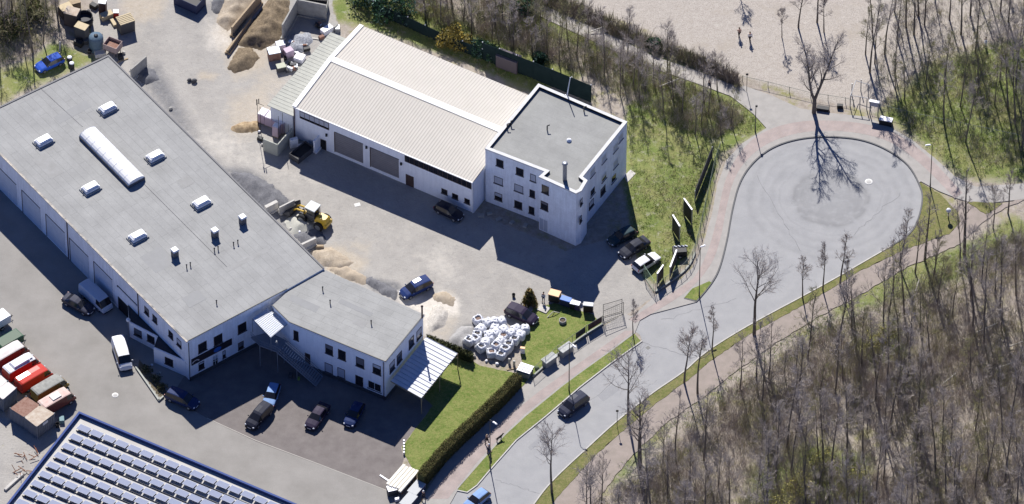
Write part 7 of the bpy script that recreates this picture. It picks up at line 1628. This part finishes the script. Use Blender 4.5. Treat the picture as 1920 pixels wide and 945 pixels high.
# ================================================================ PEOPLE AND DOG
M_skin = mat('skin', (.50, .32, .24), .6)
def skin_body(name, parent, joints, edges, m, loc=(0, 0, 0), sub_=2):
    me = bpy.data.meshes.new(name); me.from_pydata([j[0] for j in joints], edges, []); o = bpy.data.objects.new(name, me); COL.objects.link(o)
    if parent is not None: o.parent = parent
    o.location = loc
    o.modifiers.new('skin', 'SKIN'); sv = me.skin_vertices[0].data if me.skin_vertices else None
    if sv is None:
        bpy.context.view_layer.update(); me.attributes
    for i, j in enumerate(joints):
        rr = j[1] if isinstance(j[1], tuple) else (j[1], j[1]); me.skin_vertices[0].data[i].radius = rr
    me.skin_vertices[0].data[0].use_root = True
    s_ = o.modifiers.new('sub', 'SUBSURF'); s_.levels = sub_; s_.render_levels = sub_; me.materials.append(m); return o
def person(u, v, az, top, legs, hair, label, stride=.25, lean=0.0):
    a, b_ = stride, -stride * .9
    J = [((0, 0, .95), (.15, .12)), ((0, 0, 1.15), (.135, .10)), ((0, lean * .3, 1.38), (.17, .11)), ((0, lean * .5, 1.50), (.06, .06)), ((0, lean * .6 + .02, 1.60), (.085, .10)), ((0, lean * .6 + .02, 1.70), (.075, .09)),
         ((.10, 0, .88), .09), ((.11, a * .55, .50), .062), ((.11, a, .09), .042), ((.12, a + .17, .05), .04),
         ((-.10, 0, .88), .09), ((-.11, b_ * .35, .50), .062), ((-.11, b_, .12), .042), ((-.12, b_ + .16, .05), .04),
         ((.20, lean * .5, 1.42), .058), ((.25, -.10, 1.14), .042), ((.26, .06, .92), .034), ((.26, .11, .82), .035),
         ((-.20, lean * .5, 1.42), .058), ((-.25, .12, 1.15), .042), ((-.25, .30, .96), .034), ((-.25, .36, .90), .035)]
    E = [(0, 1), (1, 2), (2, 3), (3, 4), (4, 5), (0, 6), (6, 7), (7, 8), (8, 9), (0, 10), (10, 11), (11, 12), (12, 13), (2, 14), (14, 15), (15, 16), (16, 17), (2, 18), (18, 19), (19, 20), (20, 21)]
    o = skin_body('person', None, J, E, M_skin, at(u, v, .1)); o.rotation_euler = (0, 0, az); tag(o, label, 'person')
    g = 1.18; gr = lambda r: tuple(x * g for x in r) if isinstance(r, tuple) else r * g
    idx = [0, 1, 2, 14, 15, 16, 18, 19, 20]; mp = {k: i for i, k in enumerate(idx)}
    skin_body('jacket', o, [(J[k][0], gr(J[k][1])) for k in idx], [(mp[x], mp[y]) for x, y in E if x in mp and y in mp], top)
    idx = [0, 6, 7, 8, 10, 11, 12]; mp = {k: i for i, k in enumerate(idx)}
    skin_body('trousers', o, [(J[k][0], gr(J[k][1])) for k in idx], [(mp[x], mp[y]) for x, y in E if x in mp and y in mp], legs)
    mb = MB(); c_ = Vector((0, lean * .6 - .01, 1.72)); mb.ball(c_, .115, hair, 10, 7, (1, 1.15, 1.0)); mb.build('hair', o)
    for s_ in (-1, 1): mb = MB(); mb.box((s_ * .115, (a if s_ > 0 else b_) + .08, .045), (.10, .28, .09), M_black, bev=.02); mb.build('shoe', o)
    mb = MB(); mb.ball((0, lean * .6 + .125, 1.64), .02, M_skin, 6, 4, (1, 1.3, 1.4)); mb.build('nose', o)
    return o
C_dk = mat('dark_cloth', (.02, .018, .025), .9); C_wh = mat('white_cloth', (.70, .70, .72), .8); C_gr = mat('grey_cloth', (.28, .28, .33), .9); C_pk = mat('dark_red_cloth', (.16, .04, .06), .9); C_jn = mat('jeans', (.05, .07, .13), .9); C_hv = mat('hi_vis_cloth', (.55, .60, .15), .8); Hb_ = mat('brown_hair', (.07, .04, .025), .8); Hw = mat('white_cap', (.75, .75, .75), .8); Hp = mat('blond_hair', (.40, .30, .20), .8)
person(913, 833, R(-45), C_dk, C_dk, Hp, 'walker in dark clothes on the footway ahead of the one with the white cap')
person(917, 850, R(-45), C_gr, C_dk, Hw, 'walker in grey with a white cap behind the dark clothed one on the footway')
person(794, 938, R(-40), C_dk, C_dk, Hw, 'person with a white cap and dark clothes at the bottom end of the footway')
person(1019, 566, R(160), C_wh, C_jn, Hb_, 'person in a white top standing left of the orange lidded bin', stride=.06)
person(1330, 168, R(130), C_dk, C_jn, Hb_, 'walker in black on the field path under the multi-branched tree'); person(1386, 70, R(20), mat('tan_cloth', (.35, .2, .15), .9), C_dk, Hb_, 'person in tan standing in the beige field, left one'); person(1406, 78, R(200), C_wh, C_dk, Hb_, 'person in white standing in the beige field, right one')
person(1848, 88, R(90), C_wh, C_wh, Hb_, 'person in white between the trees at the top right', stride=.1)
def dog(u, v, az, label):
    J = [((0, 0, .45), (.12, .14)), ((0, .28, .47), (.13, .16)), ((0, -.26, .46), (.10, .11)), ((0, .45, .60), (.07, .08)), ((0, .55, .70), (.08, .08)), ((0, .70, .67), (.045, .045)),
         ((.08, .26, .28), .05), ((.08, .28, .03), .03), ((-.08, .26, .28), .05), ((-.08, .22, .03), .03), ((.08, -.28, .30), .06), ((.08, -.36, .18), .032), ((.08, -.32, .03), .03), ((-.08, -.28, .30), .06), ((-.08, -.36, .18), .032), ((-.08, -.30, .03), .03), ((0, -.45, .52), .03), ((0, -.62, .62), .02)]
    E = [(0, 1), (0, 2), (1, 3), (3, 4), (4, 5), (1, 6), (6, 7), (1, 8), (8, 9), (2, 10), (10, 11), (11, 12), (2, 13), (13, 14), (14, 15), (2, 16), (16, 17)]
    o = skin_body('dog', None, J, E, mat('black_fur', (.012, .012, .013), .9), at(u, v, .1)); o.rotation_euler = (0, 0, az); o.scale = (1.15,) * 3; tag(o, label, 'dog')
    for s_ in (-1, 1): mb = MB(); mb.box((s_ * .06, .52, .79), (.03, .05, .08), mat('black_fur', (.012, .012, .013), .9), bev=.01, taper=.5); mb.build('ear', o)
dog(936, 826, R(-50), 'black dog on the footway to the right of the two walkers')

# dark things in the hall's shade
make_car('parked_car', 'hatch', P_black, at(842, 402), heading((822, 392), (862, 412)), 'black hatchback in the deep shade before the small hall windows')
for k, (u, v, s_, lab) in enumerate(((902, 405, .9, 'grey slab leaning nearest the hall corner in the block shade'), (918, 402, .7, 'pale slab in the shade before the first block windows'), (935, 412, .8, 'stone slab in the shade between the block windows'), (960, 418, .7, 'small slab in the shade left of the block entrance'), (985, 424, .8, 'slab in the shade closest to the block entrance'))):
    box_thing('stone_slab', u, v, (s_, s_ * .7, .25), M_conc, .3 * k, lab, 'slab')

# loose yard clutter: each piece a thing of its own
rc = random.Random(77)
def clutter(u, v, s_, m, kind, lab):
    o = empty(kind, at(u, v), lab, kind.replace('_', ' '), rz=rc.uniform(0, 3.1)); mb = MB()
    if kind == 'boulder': mb.ball((0, 0, s_ * .3), s_ * .5, m, 7, 5, (1, .8, .7))
    elif kind == 'plank': mb.box((0, 0, .06), (s_ * 2.4, .22, .1), m)
    elif kind == 'bucket': mb.lathe((0, 0, 0), [(s_ * .3, 0), (s_ * .4, s_ * .8), (s_ * .34, s_ * .8), (s_ * .28, .1)], m, 10)
    else: mb.box((0, 0, s_ * .3), (s_, s_ * .7, s_ * .6), m, bev=.04, taper=.94)
    mb.build('body', o)
for u, v, s_, m, kind, lab in (
 (176, 14, 1.1, M_black, 'crate', 'black crate at the top edge left of the dark brown box'), (166, 26, .8, M_conc_l, 'bucket', 'pale tub between the vat and the dark brown box'), (171, 36, .7, M_wood, 'boulder', 'brown lump beside the black vat'),
 (148, 84, 1.3, M_black, 'crate', 'black crate in the shade below the covered crate'), (163, 80, 1.1, M_dgrey, 'crate', 'dark grey crate left of the blue-grey tank'), (168, 100, .8, M_black, 'bucket', 'black tub at the foot of the tank'),
 (226, 108, .9, M_metal_d, 'crate', 'dark box right of the pinkish skip'), (232, 100, .6, M_conc_l, 'boulder', 'pale lump right of the pinkish skip'), (222, 116, 1.2, M_wood, 'plank', 'plank leaning out from the workshop corner'),
 (505, 96, .8, M_wrap, 'crate', 'white box left of the rust-brown machine'), (535, 112, .7, M_black, 'bucket', 'black tub between machine and pinkish load'), (546, 120, .6, M_wrap, 'boulder', 'white bundle at the lean-to edge'), (556, 100, .6, M_galv, 'crate', 'grey metal box below the scrap heap'),
 (584, 72, .9, M_conc_l, 'plank', 'pale plank at the corner of the scrap bay'), (603, 72, .8, M_rust, 'crate', 'rusty box behind the lean-to roof'), (625, 52, 1.2, M_conc, 'crate', 'grey crate at the top corner of the lean-to, left'), (633, 56, 1.0, M_galv, 'crate', 'metal crate at the top corner of the lean-to, right'),
 (488, 262, .8, M_black, 'crate', 'black box at the foot of the tall pole'), (486, 248, .5, M_wrap, 'boulder', 'small white bundle beside the tall pole'), (492, 272, .5, M_conc_l, 'boulder', 'pale lump in front of the concrete bay'),
 (563, 276, .8, M_wrap, 'crate', 'white box on the rear of the low dark skip'), (533, 384, .5, M_conc_l, 'boulder', 'pale stone at the end of the loader bay wall'), (562, 436, .5, M_wrap, 'boulder', 'white stone between the pale and the black gravel'), (545, 430, .5, M_conc_l, 'boulder', 'pale stone at the workshop edge below the loader'),
 (355, 152, .7, M_dgrey, 'boulder', 'dark lump lying on the open yard, left of the pair'), (364, 154, .9, M_dgrey, 'boulder', 'dark lump lying on the open yard, right of the pair'), (320, 205, .6, M_conc, 'boulder', 'grey stone on the dark spill beside the workshop'),
 (890, 670, .5, M_conc_l, 'boulder', 'pale stone left below the bulk bags'), (912, 678, .5, M_wrap, 'boulder', 'white bundle below the front bulk bags'), (932, 684, .6, M_wrap, 'boulder', 'white bundle nearest the stone posts'), (970, 690, 1.2, M_wood, 'plank', 'plank in front of the white boards'),
 (1003, 566, .7, M_dgrey, 'bucket', 'dark tub right of the shrub'), (963, 556, .6, M_black, 'bucket', 'dark tub behind the aubergine car'), (1007, 692, .8, mat('mossy_lump', (.12, .15, .08), .9), 'boulder', 'mossy green lump beside the stone display table'),
 (300, 700, .4, M_conc_l, 'boulder', 'pale stone in the planted strip'), (285, 685, .4, M_wrap, 'boulder', 'white stone at the top of the planted strip'), (560, 712, .5, mat('lime_plastic', (.35, .42, .08), .6), 'bucket', 'lime green tub below the outside stair'), (545, 706, .8, M_dgrey, 'crate', 'dark box beside the lime green tub'),
 (745, 938, .7, M_wrap, 'crate', 'white box below the cream boards at the frame edge'), (733, 905, 1.6, M_wrap, 'plank', 'white board left of the cream boards'), (116, 790, 1.0, mat('teal_plastic', (.12, .22, .24), .6), 'crate', 'teal box behind the beige lidded container'), (108, 800, .8, M_black, 'bucket', 'black tub beside the solar building corner')):
    clutter(u, v, s_, m, kind, lab)
for k, (u, v) in enumerate(((1215, 652), (1320, 655), (1005, 800), (1530, 540))):
    o = empty('gully_grate', at(u, v, .016), 'small dark gully grate in the road, %s' % ['by the verge tip at the yard entrance', 'by the right kerb opposite the yard entrance', 'by the left kerb above the two walkers', 'by the right kerb under the turning circle'][k], 'grate', rz=.7); mb = MB(); mb.box((0, 0, 0), (.5, .5, .01), M_metal_d); mb.build('grate', o)
